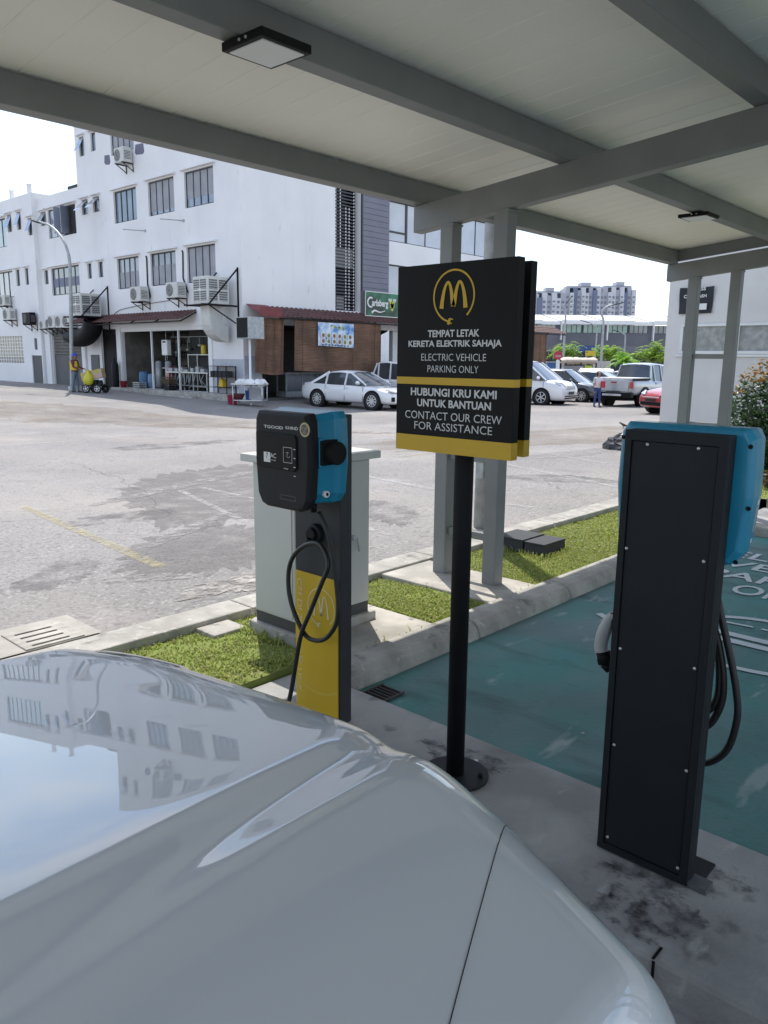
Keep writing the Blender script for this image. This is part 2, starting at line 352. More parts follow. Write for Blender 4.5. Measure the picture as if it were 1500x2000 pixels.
for q_, (u, v, rx_, ry_) in enumerate(((250, 1010, .6, .35), (760, 1000, .7, .3), (1090, 935, .9, .35), (330, 870, 1.4, .5), (120, 1120, .5, .25), (620, 840, 2, .6))): blob_sheet('oil_stain', *gnd(u, v)[:2], rx_, ry_, m_oil, 40 + q_, dz=.0045, rot=q_)
strip_sheet(my, gnd(45, 990)[:2], gnd(315, 1108)[:2], .11)
for a, b, w in (((920, 893), (1210, 953), .10), ((700, 928), (850, 957), .10), ((975, 983), (1040, 992), .10), ((1030, 880), (1185, 906), .10), ((0, 872), (350, 846), .12), ((350, 958), (480, 1020), .08), ((690, 1025), (765, 1046), .09), ((390, 952), (500, 975), .08)):
    strip_sheet(mw, gnd(*a)[:2], gnd(*b)[:2], w)
strip_sheet(my, gnd(780, 893)[:2], gnd(850, 884)[:2], .1)
struct(mw.build('white_road_marking', m_linew)); struct(my.build('yellow_road_marking', m_liney))
m_scuff = mat('black_scuff', (.05, .05, .053), .6, coord='pos'); worn(m_scuff, 14, .44, .72)
for q_, (u, v, rx_, ry_) in enumerate(((1255, 1725, .10, .15), (1385, 1720, .07, .10), (1215, 1790, .06, .12), (1300, 1790, .08, .12), (905, 1480, .08, .2))):
    p_ = atz(u, v, 0); blob_sheet('black_scuff', p_.x, p_.y, rx_, ry_, m_scuff, 60 + q_, dz=.0035, zf=0, jag=.3)
jt = MB(); p_ = atx(1275, 1895, 1.938); jt.box(1.9362, 1.9395, p_.y - .004, p_.y + .004, -.11, -.012); jt.box(1.93, 1.99, p_.y - .004, p_.y + .004, .0005, .0025); struct(jt.build('strip_joint', m_black))
# --- charger strip, car bay, green bay, kerbs, planter
st = MB(); st.box(1.94, 2.665, -7, 2.66, -.2, 0); st.box(1.94, 2.665, 2.66, 3.02, -.2, -.004)
o = struct(st.build('concrete_strip', m_conc, bevel=.018)); o['label'] = 'stained concrete strip under the chargers'
b = MB(); b.quad((-9, -9, -.12), (1.94, -9, -.12), (1.94, 3.6, -.12), (-9, 3.6, -.12)); struct(b.build('car_bay_floor', m_conc))
m_green = mat('green_bay_paint', (.062, .210, .196), .75, sc=1.3, c2=(.085, .165, .165), bump=.3, bsc=60, coord='pos', lo=.36, hi=.62)
add_layer(m_green, (.17, .215, .22), 1.6, .46, .66, amount=.5, stretch=(.8, 1.4, 1), detail=12); add_layer(m_green, (.022, .05, .052), 2.6, .55, .72, amount=.65, stretch=(1.8, .45, 1), detail=13); add_layer(m_green, (.03, .06, .065), 14, .60, .72, amount=.22, detail=12)
add_layer(m_green, (.34, .38, .38), 4.5, .62, .69, amount=.65, stretch=(.5, 1.7, 1), detail=14); add_layer(m_green, (.05, .26, .24), .9, .5, .65, amount=.45)
b = MB(); b.quad((2.66, -9, -.04), (8.12, -9, -.04), (8.12, 2.67, -.04), (2.66, 2.67, -.04)); struct(b.build('parking_bay', m_green))
def kerb_run(x0, x1, n):
    k = MB(); L_ = (x1 - x0) / n
    for i in range(n):
        a = x0 + i * L_ + (.004 if i else 0); bx = x0 + (i + 1) * L_ - .004
        k.prism([(a, 2.66, -.2), (a, 2.655, -.03), (a, 2.675, .02), (a, 2.71, .05), (a, 2.76, .062), (a, 2.865, .066), (a, 2.865, -.2)], (bx - a, 0, 0))
    return k
struct(kerb_run(2.67, 8.3, 5).build('kerb', m_kerb, bevel=.012))
k = MB()
for i in range(9): a = -6.5 + i * 1.9; k.box(a + .004, a + 1.896, 3.90, 4.15, -.2, .062)
struct(k.build('kerb', m_kerb, bevel=.012))
k = MB(); k.box(8.12, 8.32, -8, 2.65, -.2, .06); k.box(9.42, 9.62, -8, 2.7, -.2, .16); struct(k.build('kerb', m_pad, bevel=.015))
b = MB(); b.quad((8.32, -8, .03), (9.42, -8, .03), (9.42, 2.72, .03), (8.32, 2.72, .03)); struct(b.build('footpath', m_conc))
m_soil = mat('soil', (.17, .125, .065), .95, sc=4, var=.4, bump=.4, bsc=40, coord='pos'); add_layer(m_soil, (.15, .20, .035), 2.5, .30, .5, amount=.85)
b = MB(); b.grid([[(x, 3.025, .028), (x, 3.4, .030), (x, 3.90, .0)] for x in (-6, 0, 4, 9.62)]); b.quad((1.94, 3.0215, -.15), (2.668, 3.0215, -.15), (2.668, 3.025, .028), (1.94, 3.025, .028)); b.quad((2.668, 2.86, .028), (9.62, 2.86, .028), (9.62, 3.025, .028), (2.668, 3.025, .028)); b.quad((-6, 2.86, .028), (1.938, 2.86, .028), (1.938, 3.025, .028), (-6, 3.025, .028)); b.quad((9.62, -8, .10), (13.5, -8, .10), (13.5, 3.9, .10), (9.62, 3.9, .10)); struct(b.build('planter_soil', m_soil))
pd = MB(); pd.box(4.22, 4.80, 2.87, 3.89, -.1, .05); pd.box(2.90, 3.62, 2.87, 3.78, -.1, .045); pd.box(2.56, 2.80, 3.70, 3.895, -.1, .034)
struct(pd.build('concrete_pad', m_pad, bevel=.01))
m_blade = leafmat('grass_blade', [(.23, .30, .05), (.32, .40, .07), (.40, .46, .11), (.46, .45, .20), (.28, .35, .06), (.36, .29, .13)], .5)
gr_ = MB(); rg = random.Random(3)
def blade(x, y, z, h, w):
    a = rg.uniform(0, 6.283); ln = rg.uniform(.2, 1.1) * h; c, s = math.cos(a), math.sin(a)
    p0 = Vector((x - s * w, y + c * w, z)); p1 = Vector((x + s * w, y - c * w, z)); m0 = Vector((x + c * ln * .5, y + s * ln * .5, z + h * .75))
    t = Vector((x + c * ln, y + s * ln, z + h * rg.uniform(.6, 1.05)))
    i = len(gr_.v); gr_.v += [p0, p1, m0 + (p1 - p0) * .42, m0 - (p1 - p0) * .42, t]; gr_._f((i, i + 1, i + 2, i + 3)); gr_._f((i + 3, i + 2, i + 4))
def bare(x, y):   # trodden patches where the soil shows
    for cx_, cy_, r in ((2.62, 3.30, .16), (4.98, 3.02, .16), (5.45, 3.2, .2)):
        if (x - cx_) ** 2 + (y - cy_) ** 2 < (r * rg.uniform(.4, 1.2)) ** 2: return rg.random() < .75
    q_ = math.sin(x * 5.1 + 1.3 * math.sin(y * 7)) + math.sin(y * 9.3 + x * 2.2) + .7 * math.sin(x * 13 + y * 11)
    return q_ > 1.0 and rg.random() < .66
def in_pad(x, y): return (4.2 < x < 4.82 and y < 3.9) or (2.88 < x < 3.64 and y < 3.8) or (2.76 < x < 3.46 and 3.2 < y < 3.66) or (2.55 < x < 2.81 and y > 3.69) or (1.9 < x < 2.68 and y < 3.03) or (5.58 < x < 5.97 and 3.28 < y < 3.82)
cnt = 0
while cnt < 110000:
    x = rg.choice((rg.uniform(-1.5, 3), rg.uniform(3, 5), rg.uniform(4.6, 7), rg.uniform(5, 9.6))); y = rg.uniform(2.87, 3.9); cnt += 1
    if in_pad(x, y) or bare(x, y): continue
    zz = .03 - .03 * max(0, (y - 3.4) / .5)
    far = x > 6; blade(x, y, zz, rg.uniform(.010, .025) * (1.1 if far else 1), rg.uniform(.003, .0062) * (1.5 if far else 1))
for _ in range(6000): blade(rg.uniform(9.7, 13), rg.uniform(0, 3.9), .1, rg.uniform(.03, .06), .007)
for _ in range(260):   # tufts along the boxes, pads and kerb
    x, y = rg.choice(((rg.uniform(5.55, 5.98), 3.27), (5.56, rg.uniform(3.3, 3.85)), (rg.uniform(2.7, 5.6), 2.875), (2.74, rg.uniform(3.3, 3.7))))
    blade(x + rg.uniform(-.02, .02), y + rg.uniform(-.02, .02), .03, rg.uniform(.03, .06), .0035)
o = gr_.build('grass', m_blade, fix=False); o['kind'] = 'stuff'; o['label'] = 'short cow grass filling the planter strip between the kerbs'
# --- lettering and car emblem on the green bay
m_bay_ink = worn(mat('bay_lettering_paint', (.56, .60, .62), .8, var=.1, coord='pos'), 8, .26, .34)
lt = MB()
for s_, xb, xt, yl, yr in (('ELECTRIC', 7.06, 7.33, 2.32, .72), ('VEHICLE', 6.69, 6.95, 2.25, .80), ('PARKING', 6.30, 6.565, 2.25, .80), ('ONLY', 5.91, 6.20, 1.905, 1.14)):
    text_on(lt, s_, (xb, yl, -.034), (xb, yr, -.034), (xt, yl, -.034), .012)
def flat(pts, w): ribbon(lt, [(x, y, -.034) for x, y in pts], (0, 0, 1), w)
flat(spline([(5.05, 1.98), (5.22, 1.80), (5.37, 1.55), (5.40, 1.3), (5.34, 1.08), (5.18, .95)]), .055); flat([(5.06, 1.90), (5.18, 1.68), (5.20, 1.49)], .03); flat([(5.20, 1.44), (5.19, 1.16), (5.08, 1.0)], .03)
flat([(5.0, 2.2), (4.965, 1.65), (4.955, 1.0), (4.95, .7)], .075); flat([(4.87, 2.25), (4.84, 1.6), (4.84, 1.0), (4.84, .65)], .075)
flat(spline([(4.75, 2.35), (4.47, 1.9), (4.40, 1.5), (4.44, 1.15), (4.6, .8), (4.9, .55)]), .05); flat(arc((4.75, 1.9, 0), (1, 0, 0), (0, 1, 0), .12, 0, 360, 18) and [(4.75 + .12 * math.cos(t * .35), 1.9 + .12 * math.sin(t * .35)) for t in range(19)], .045)
flat([(4.75 + .12 * math.cos(t * .35), 1.0 + .12 * math.sin(t * .35)) for t in range(19)], .045)
struct(lt.build('bay_lettering', m_bay_ink))
# --- drain cover with slots in the road, drain grate in the green bay
o = thing('drain_cover', 'pale concrete drain cover with four long slots beside the left kerb', 'drain cover', (1.83, 4.36, .05))
mb = MB(); mb.quad((1.50, 4.17, .059), (2.10, 4.17, .059), (2.10, 4.62, .059), (1.50, 4.62, .059)); mb.build('surround', m_pad, o)
mb = MB(); ly = [4.176, 4.205, 4.228, 4.282, 4.305, 4.36, 4.383, 4.438, 4.461, 4.52]
for a, c in zip(ly[::2], ly[1::2]): mb.box(1.66, 2.0, a, c, .02, .068)
for a, c in zip(ly[1:-1:2], ly[2::2]): mb.box(1.66, 1.712, a, c, .02, .068); mb.box(1.925, 2.0, a, c, .02, .068)
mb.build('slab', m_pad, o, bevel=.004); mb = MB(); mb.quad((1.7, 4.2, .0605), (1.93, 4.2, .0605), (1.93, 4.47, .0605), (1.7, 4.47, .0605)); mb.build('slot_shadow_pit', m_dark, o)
o = thing('drain_grate', 'black iron drain grate in the corner of the green parking bay', 'drain grate', (2.76, 2.52, -.04))
mb = MB(); mb.quad((2.69, 2.46, -.036), (2.84, 2.46, -.036), (2.84, 2.60, -.036), (2.69, 2.60, -.036)); mb.build('pit', m_black, o)
mb = MB()
for i in range(6): mb.box(2.69 + i * .028, 2.698 + i * .028, 2.46, 2.60, -.035, -.026)
mb.box(2.688, 2.848, 2.452, 2.462, -.035, -.025); mb.box(2.688, 2.848, 2.598, 2.608, -.035, -.025); mb.build('bars', mat('rusty_iron', (.07, .06, .055), .7, m=.3), o)
# ================================================================ canopy
DT = .0953                                    # roof fall per metre towards +Y
def roofz(y): return 2.753 + DT * (3.908 - y)  # underside of the purlins
can = thing('canopy', 'grey steel carport canopy with cream sheet ceiling on double posts', 'canopy', (4.55, 3.4, .05))
X0, X1, Y1, Y0 = -2.3, 9.14, 3.908, -2.6
PH = .135; PW = .10
def sloped(mb, x0, x1, ya, yb, zb, h):   # a bar along Y following the roof fall; zb(y) is its underside
    mb.hexa([(x0, ya, zb(ya)), (x1, ya, zb(ya)), (x1, yb, zb(yb)), (x0, yb, zb(yb)), (x0, ya, zb(ya) + h), (x1, ya, zb(ya) + h), (x1, yb, zb(yb) + h), (x0, yb, zb(yb) + h)])
for i, yy in enumerate((3.908, 2.734, 1.576, .40, -.77, -1.94)):
    mb = MB(); z = roofz(yy); mb.hexa([(X0, yy - PW, z + .004), (X1 - .06, yy - PW, z + .004), (X1 - .06, yy, z), (X0, yy, z), (X0, yy - PW, z + PH + .012), (X1 - .06, yy - PW, z + PH + .012), (X1 - .06, yy, z + PH), (X0, yy, z + PH)])
    mb.build('purlin', m_steel, can, bevel=.006)
for xx in (.02, 4.55, 9.02):
    mb = MB(); sloped(mb, xx, xx + .10, Y0, Y1, lambda y: roofz(y) - .187, .183); mb.build('beam', m_steel, can, bevel=.006)
mb = MB(); n = 57; pit = .2
rib = []
xs = [X0]
x = X0
while x < X1 - .001:
    xs += [x + pit - .012, x + pit - .006, x + pit]; x += pit
def ceil_pts(y, z0):
    out = []
    for k, xv in enumerate(xs): out.append((min(xv, X1), y, z0 + (.006 if (k % 3) == 2 and k > 0 else 0)))
    return out
zc = lambda y: roofz(y) + PH + .014
mb.grid([ceil_pts(Y1 + .005, zc(Y1)), ceil_pts(Y0, zc(Y0))], smooth=False)
mb.build('ceiling_sheet', m_ceiling, can, fix=False)
mb = MB(); sloped(mb, X0, X1, Y0, Y1 + .02, lambda y: zc(y) + .012, .05); mb.build('roof_sheet', m_white, can)
mb = MB(); sloped(mb, X1 - .058, X1, Y0, Y1 + .02, lambda y: roofz(y) + .03, PH + .02); mb.build('edge_trim', m_steel, can, bevel=.005)
pL = atz(856, 1122, .05); pR = atz(958.7, 1149, .05)
yL_, yR_ = 3.545, 3.085
for xx in (.02, 4.55, 9.02):
    for yy in (yL_, yR_, -1.6, -2.06):
        mb = MB(); mb.box(xx - .004, xx + .104, yy - .006, yy + .106, .04 if xx > 3 else -.1, roofz(yy) - .19); mb.build('post', m_steel, can, bevel=.006)
        mb = MB(); mb.box(xx - .008, xx + .108, yy - .012, yy + .112, roofz(yy) - .205, roofz(yy) - .189); mb.build('post_cap', m_steel, can)
    for zz in (.36, .93, 1.70):
        for ya, yb in ((yR_ + .106, yL_ - .006), (-1.954, -1.606)):
            mb = MB(); mb.box(xx + .028, xx + .072, ya + .001, yb - .001, zz, zz + .055); mb.build('rung', m_steel, can, bevel=.004)
print('posts', pL, pR, atx(1400, 665, 9.06), atx(1380, 805, 9.06))
mb = MB()
for xx in (.02, 9.02): mb.box(xx - .2, xx + .35, 2.87, 3.89, -.15, .045)
mb.build('post_footing', m_pad, can, bevel=.01)
def ceiling_lamp(label, px):
    c = [atz(u, v, 2.795) for u, v in px]; cx_ = sum(p.x for p in c) / 4; cy_ = sum(p.y for p in c) / 4
    t = thing('ceiling_lamp', label, 'ceiling lamp', (cx_, cy_, 2.85), 0, 'square lamps under the canopy'); h = .125
    zt = roofz(cy_) - .002
    mb = MB(); mb.box(cx_ - h, cx_ + h, cy_ - h, cy_ + h, 2.828, zt - .012); mb.box(cx_ - h * .5, cx_ + h * .5, cy_ - .04, cy_ + .04, zt - .013, zt + .004); mb.build('housing', m_black, t, bevel=.004)
    mb = MB(); mb.box(cx_ - h + .022, cx_ + h - .022, cy_ - h + .022, cy_ + h - .022, 2.824, 2.829); mb.build('diffuser', m_lamp, t)
    mb = MB()
    for k in (-.03, .01): mb.cyl((cx_ - h - .004, cy_ + k, 2.845), (cx_ - h + .004, cy_ + k, 2.845), .006, n=8)
    mb.build('screw', m_alu, t)
ceiling_lamp('square black lamp under the canopy nearest the viewer, left of the sign', [(443, 125), (530, 154), (598, 118), (515, 87)])
ceiling_lamp('far square black lamp under the canopy above the bush and right posts', [(1326, 437), (1347, 443), (1402, 432), (1381, 426)])
# ================================================================ black sign on a post
SX = 2.25
sg = thing('sign', 'black double-panel sign with yellow bands and charging logo on a black post', 'sign', (2.335, 1.73, 0))
def zS(u, v): return atx(760 + u / 4.762, 480 + v / 4.762, SX - .002)
mb = MB(); mb.cyl((2.335, 1.735, .012), (2.335, 1.735, 1.96), .0362, n=28); mb.build('post', m_black, sg)
mb = MB(); mb.cyl((2.335, 1.735, .001), (2.335, 1.735, .013), .136, n=40); bp = mb.build('base_plate', m_charcoal, sg, bevel=.003)
for t in range(4):
    mb = MB(); c = Vector((2.335 + .105 * math.cos(.4 + t * 1.571), 1.735 + .105 * math.sin(.4 + t * 1.571), .013)); mb.cyl(c, c + Vector((0, 0, .02)), .010, n=6); mb.build('bolt', m_black, bp)
PY0, PY1, PZ0, PZ1 = 1.475, 2.003, 1.314, 1.988
def bands(): return (zS(70, 1215).z, zS(70, 1280).z, zS(62, 1740).z)
zb1, zb2, zb3 = bands()
for nm, xa, xb in (('front', 2.25, 2.288), ('back', 2.3725, 2.41)):
    if nm == 'back': PY0 = 1.503
    mb = MB(); mb.box(xa, xb, PY0, PY1, zb2, zb1) ; mb.box(xa, xb, PY0, PY1, PZ0, zb3); ye = mb.build('yellow_band', m_yel_dk, sg)
    mb = MB(); mb.box(xa, xb, PY0, PY1, zb1, PZ1); mb.box(xa, xb, PY0, PY1, zb3, zb2); mb.build('panel', m_black, sg, bevel=.0015)
mb = MB(); mb.box(2.289, 2.3715, 1.685, 1.785, 1.45, 1.50); mb.build('bracket', m_black, sg)
ltr = MB()
def line(s_, x0, x1, yl0, yl1, yr0, yr1, bold):
    bl = zS(x0, yl1); br = zS(x1, yr1); tl = zS(x0, yl0); tr = zS(x1, yr0); zb = (bl.z + br.z) / 2; zt = (tl.z + tr.z) / 2
    text_on(ltr, s_, (SX - .0012, bl.y, zb), (SX - .0012, br.y, zb), (SX - .0012, bl.y, zt), bold)
line('TEMPAT LETAK', 358, 838, 790, 857, 770, 838, .028); line('KERETA ELEKTRIK SAHAJA', 178, 1045, 888, 966, 866, 948, .028)
line('ELECTRIC VEHICLE', 297, 900, 1010, 1076, 998, 1066, -.006); line('PARKING ONLY', 355, 828, 1118, 1180, 1112, 1182, -.006)
line('HUBUNGI KRU KAMI', 200, 998, 1325, 1398, 1340, 1420, .028); line('UNTUK BANTUAN', 258, 945, 1432, 1502, 1445, 1523, .028)
line('CONTACT OUR CREW', 148, 1045, 1538, 1608, 1575, 1655, -.004); line('FOR ASSISTANCE', 233, 955, 1640, 1708, 1675, 1755, -.004)
ltr.build('lettering', m_lettering, sg)
def arches(mb, o, ex, ey, w, h, t):
    """two tall rounded arches standing side by side"""
    o = Vector(o); ex = Vector(ex); ey = Vector(ey); nrm = ex.cross(ey)
    def P(x, y): return o + ex * (x * w) + ey * (y * h)
    for s_ in (-1, 1):
        out = [(.5, 0), (.47, .30), (.415, .62), (.355, .82), (.30, .93), (.245, .975), (.19, .93), (.14, .80), (.09, .58), (.05, .30), (.0, .08)]
        sp = spline([(x * s_, y, 0) for x, y in out], 5); n_ = len(sp)
        ww = [t * (1.15 - .55 * math.sin(math.pi * min(1, k / n_ * 1.05))) for k in range(n_)]
        ribbon(mb, [P(p.x, p.y) for p in sp], nrm, ww)
ex = Vector((0, -1, 0)); ey = Vector((0, 0, 1))
def cable_logo(mb, c, r, t, w, h, mt, sx):
    c = Vector(c); a = arc(c, ex, ey, r, -48, 255, 60)
    ribbon(mb, a, (-1, 0, 0), t)
    e_ = a[-1]; d = (a[-1] - a[-2]).normalized(); q = Vector((-1, 0, 0)).cross(d).normalized()
    if d.dot(ex) < 0: d = -d
    d = ex
    mb.prism([e_ - q * r * .11, e_ - q * r * .14 + d * r * .10, e_ - q * r * .14 + d * r * .13, e_ + q * r * .14 + d * r * .13, e_ + q * r * .14 + d * r * .10, e_ + q * r * .11 ], (-.0006, 0, 0))
    for s_ in (-1, 1): ribbon(mb, [e_ + q * (s_ * r * .08) + d * r * .13, e_ + q * (s_ * r * .08) + d * r * .23], (-1, 0, 0), r * .045)
    arches(mb, c + ey * (-h * .45), ex, ey, w, h, mt)
lg = MB(); cL = zS(410, 478); cR = zS(797, 465); cT = zS(612, 207); cB = zS(600, 735)
cc = Vector((SX - .0016, (cL.y + cR.y) / 2, (cT.z + cB.z) / 2 + .002)); r_ = (cL.y - cR.y) / 2 - .003
mL = zS(485, 590); mR = zS(715, 580); mT = zS(660, 315); mB = zS(600, 570)
cable_logo(lg, cc, r_, .0065, (mL.y - mR.y) * .97, (mT.z - mB.z) * 1.0, .016, SX)
lg.build('logo', m_yel_dk, sg)
# ================================================================ chargers
def wallbox(t, cy, s, xw, kx=1.0, up=0.0, cw=1.0):
    """s = -1 faces -X, +1 faces +X; xw is the wall side plane; returns nothing"""
    X = lambda dx: xw + s * dx * kx
    out = lambda w, zt, zb, k=0: [(-w * .88, zt), (w * .88, zt), (w * .97, zt - .03), (w * .99, zt - .12), (w, zt - .2), (w * .93, zb + .05), (w * .8, zb + .012), (w * .6, zb), (-w * .6, zb), (-w * .8, zb + .012), (-w * .93, zb + .05), (-w, zt - .2), (-w * .99, zt - .12), (-w * .97, zt - .03)]
    rings = []
    for dx, w, zt, zb in ((.0, .198, 1.432, 1.052), (.012, .212, 1.440, 1.045), (.05, .212, 1.440, 1.045), (.065, .190, 1.437, 1.048), (.145, .176, 1.430, 1.045), (.150, .17, 1.425, 1.05)):
        rings.append([(X(dx), cy + a, z) for a, z in out(w, zt + up, zb)])
    mb = MB(); mb.grid([list(r) for r in rings], True, smooth=False); mb.poly(rings[0]); mb.poly(rings[-1]); body = mb.build('casing', m_blue, t, bevel=.006, fix='weld')
    rings = []
    for dx, w, zt, zb in ((.146, .176, 1.431, 1.046), (.152, .182, 1.434, 1.030), (.185, .182, 1.432, 1.020), (.199, .166, 1.420, 1.032)):
        rings.append([(X(dx), cy + a, z) for a, z in out(w * cw, zt, zb + (1 - cw) * .3)])
    mb = MB(); mb.grid([list(r) for r in rings], True, smooth=False); mb.poly(rings[-1]); mb.poly(rings[0])
    cov = mb.build('cover', m_blackmat, t, bevel=.008, fix='weld', seg=3)
    mb = MB(); mb.prism([(X(.1985), cy + .157, 1.345), (X(.1985), cy - .095, 1.343), (X(.1985), cy - .105, 1.325), (X(.1985), cy - .105, 1.205), (X(.1985), cy - .09, 1.19), (X(.1985), cy + .157, 1.195)], (s * .0085, 0, 0)); pn = mb.build('display_panel', m_black, cov, bevel=.005)
    # holster for the plug on the side
    if s > 0: return cov, body
    mb = MB(); mb.cyl((X(.085), cy - .165, 1.27), (X(.085), cy - .232, 1.27), .048, n=24); mb.box(X(.05), X(.148), cy - .198, cy - .165, 1.22, 1.325); mb.build('holster', m_black, t, bevel=.004)
    mb = MB(); mb.box(X(.125), X(.149), cy - .192, cy - .16, 1.21, 1.335); mb.build('holster_lip', m_blue, t, bevel=.008)
    mb = MB(); mb.cyl((X(.11), cy - .17, 1.098), (X(.11), cy - .188, 1.098), .014, n=18); lk = mb.build('lock', m_white, t); mb = MB(); mb.cyl((X(.11), cy - .187, 1.098), (X(.11), cy - .1895, 1.098), .0075, n=14); mb.build('keyhole', m_black, lk)
    mb = MB()
    for q in (-.05, .08): mb.cyl((X(.09), cy - q, 1.05), (X(.09), cy - q, 1.005), .018, .013, n=14)
    mb.build('cable_gland', m_black, t)
    return cov, body
def pedestal(t, xf, s, y0, y1, top=1.42, base_out=0):
    X = lambda dx: xf + s * dx
    mb = MB(); mb.box(X(.0), X(.070), y0, y1, .006, top); return mb.build('pedestal', m_charcoal, t, bevel=.004)
CY1 = 2.522
ch = thing('ev_charger', 'yellow and grey charger pedestal showing its black front, beside the grey cabinet', 'EV charger', (2.345, CY1, 0))
pedestal(ch, 2.31, 1, 2.372, 2.672, 1.42).data.materials[0] = mat('dark_grey_pedestal', (.040, .042, .045), .55, var=.15, sc=6, spec=.3)
cov, body = wallbox(ch, CY1, -1, 2.306)
mb = MB(); mb.box(2.302, 2.309, 2.383, 2.668, .008, .690); vin = mb.build('yellow_panel', m_yellow, ch, bevel=.002)
mb = MB(); ribbon(mb, [(2.3, y, .125 + .9 * (y - 2.525) ** 2 * 2.2) for y in [2.384 + k * .0142 for k in range(21)]], (-1, 0, 0), .012); mb.xf(Matrix.Translation((.0008, 0, 0))); mb.build('curved_line', mat('pale_yellow', (.66, .47, .05), .5), vin)
mb = MB(); XF = 2.3008
text_on(mb, 'Cas Di Sini', (XF, 2.618, .655), (XF, 2.618, .41), (XF, 2.652, .655), .0); text_on(mb, 'Charge Here', (XF, 2.618, .385), (XF, 2.618, .105), (XF, 2.652, .385), .0)
mb.build('lettering', mat('pale_ink_on_yellow', (.72, .60, .30), .5, var=.03), vin)
mb = MB(); cable_logo(mb, (XF, 2.49, .545), .088, .0045, .092, .105, .009, XF); mb.build('logo', mat('cream_ink', (.72, .66, .42), .5, var=.03), vin)
def zC(u, v, x=2.1065): return atx(480 + u / 5.769, 790 + v / 5.769, x)
lt = MB()
def cline(s_, x0, x1, yb, yt, bold, x=2.1062):
    a = zC(x0, yb, x); b_ = zC(x1, yb + (x1 - x0) * .06, x); c = zC(x0, yt, x); z0 = (a.z + b_.z) / 2; text_on(lt, s_, (x, a.y, z0), (x, b_.y, z0), (x, a.y, z0 + (c.z - a.z)), bold)
cline('TGOOD', 205, 418, 265, 232, .012); cline('KHIND', 450, 588, 280, 246, .004)
cline('AC', 278, 342, 600, 548, .0, 2.0975); cline('charge', 282, 340, 634, 617, .0, 2.0975)
lt.build('lettering', m_white_ink, cov)
mb = MB(); a = zC(203, 640, 2.0972); b_ = zC(276, 640, 2.0972); c = zC(203, 530, 2.0972)
mb.quad((2.0977, a.y, a.z), (2.0977, b_.y, a.z), (2.0977, b_.y, c.z), (2.0977, a.y, c.z)); wsq = mb.build('white_square', m_white_ink, cov)
lt = MB(); cline('7', 228, 250, 605, 545, .0, 2.0970); cline('kw', 250, 264, 625, 612, 0, 2.0970); lt.build('numeral', m_black, wsq)
mb = MB(); a = zC(424, 650, 2.0972); b_ = zC(520, 655, 2.0972); c = zC(424, 480, 2.0972); z0, z1 = a.z, c.z
for p_, q_ in (((a.y, z0), (b_.y, z0)), ((b_.y, z0), (b_.y, z1)), ((b_.y, z1), (a.y, z1)), ((a.y, z1), (a.y, z0))): ribbon(mb, [(2.0975, *p_), (2.0975, *q_)], (-1, 0, 0), .0016)
ym = (a.y + b_.y) / 2; zm = (z0 + z1) / 2
ribbon(mb, spline([(2.0975, ym + .012, zm + .008), (2.0975, ym - .004, zm + .012), (2.0975, ym + .006, zm - .004), (2.0975, ym - .006, zm - .010), (2.0975, ym - .014, zm - .004)], 4), (-1, 0, 0), .0014)
for k in range(4): z = z1 - .004 - k * .037; ribbon(mb, [(2.0975, b_.y - .01, z), (2.0975, b_.y - .022, z - .001)], (-1, 0, 0), .003)
for k in range(4): y = a.y - .004 - k * .0075; mb.cyl((2.0975, y, z0 - .026), (2.097, y, z0 - .026), .0022, n=8)
mb.build('card_symbol', m_white_ink, cov)
mb = MB(); cB_ = zC(672, 285, 2.107); mb.cyl((2.1072, cB_.y, cB_.z), (2.102, cB_.y, cB_.z), .029, n=32); bd = mb.build('badge', mat('brass_ring', (.45, .40, .22), .35, m=.4), cov)
mb = MB(); mb.cyl((2.1025, cB_.y, cB_.z), (2.1012, cB_.y, cB_.z), .0225, n=28); mb.build('badge_face', mat('badge_picture', (.22, .16, .13), .4, var=.6, sc=60, c2=(.04, .05, .05)), bd)
mb = MB(); a = zC(388, 1062, 2.106); b_ = zC(560, 1090, 2.106); z0 = (a.z + b_.z) / 2; z1 = z0 + .018
for p_, q_ in (((a.y, z0), (b_.y, z0)), ((b_.y, z0), (b_.y, z1)), ((b_.y, z1), (a.y, z1)), ((a.y, z1), (a.y, z0))): ribbon(mb, [(2.1058, *p_), (2.1058, *q_)], (-1, 0, 0), .0014)
mb.build('name_plate', mat('grey_ink', (.16, .16, .16), .5), cov)
# cable hook and cable, seen hanging in front of the pedestal
mb = MB(); mb.prism(arc((2.31, 2.52, .885), (0, 1, 0), (0, 0, 1), .045, 0, 360, 26)[:-1], (-.03, 0, 0)); mb.xf(Matrix()); hk = mb.build('cable_hook', m_charcoal, ch, bevel=.006)
mb = MB(); mb.box(2.262, 2.30, 2.50, 2.545, .84, .875); mb.cyl((2.286, 2.52, .885), (2.262, 2.52, .885), .030, n=20); mb.build('hook_lip', m_black, hk, bevel=.005)
def zcab(u, v, x=2.235): return atx(u, v, x)
cab1 = [(622, 1000, 2.22), (640, 1040, 2.23), (650, 1085, 2.24), (658, 1150, 2.245), (660, 1200, 2.24), (652, 1228, 2.24), (630, 1250, 2.235), (600, 1244, 2.23), (578, 1205, 2.23), (565, 1160, 2.235), (564, 1115, 2.24), (574, 1085, 2.245), (596, 1065, 2.25), (622, 1062, 2.25), (638, 1085, 2.24), (640, 1110, 2.23), (628, 1140, 2.225), (606, 1195, 2.22), (588, 1240, 2.21), (577, 1300, 2.20), (566, 1362, 2.18)]
pts = [zcab(*p_) for p_ in cab1]; e_ = pts[-1]
pts += [e_ + Vector((-.06, .02, -.20)), e_ + Vector((-.22, .03, -.42)), e_ + Vector((-.5, -.25, -.25)), e_ + Vector((-.75, -.75, -.05))]
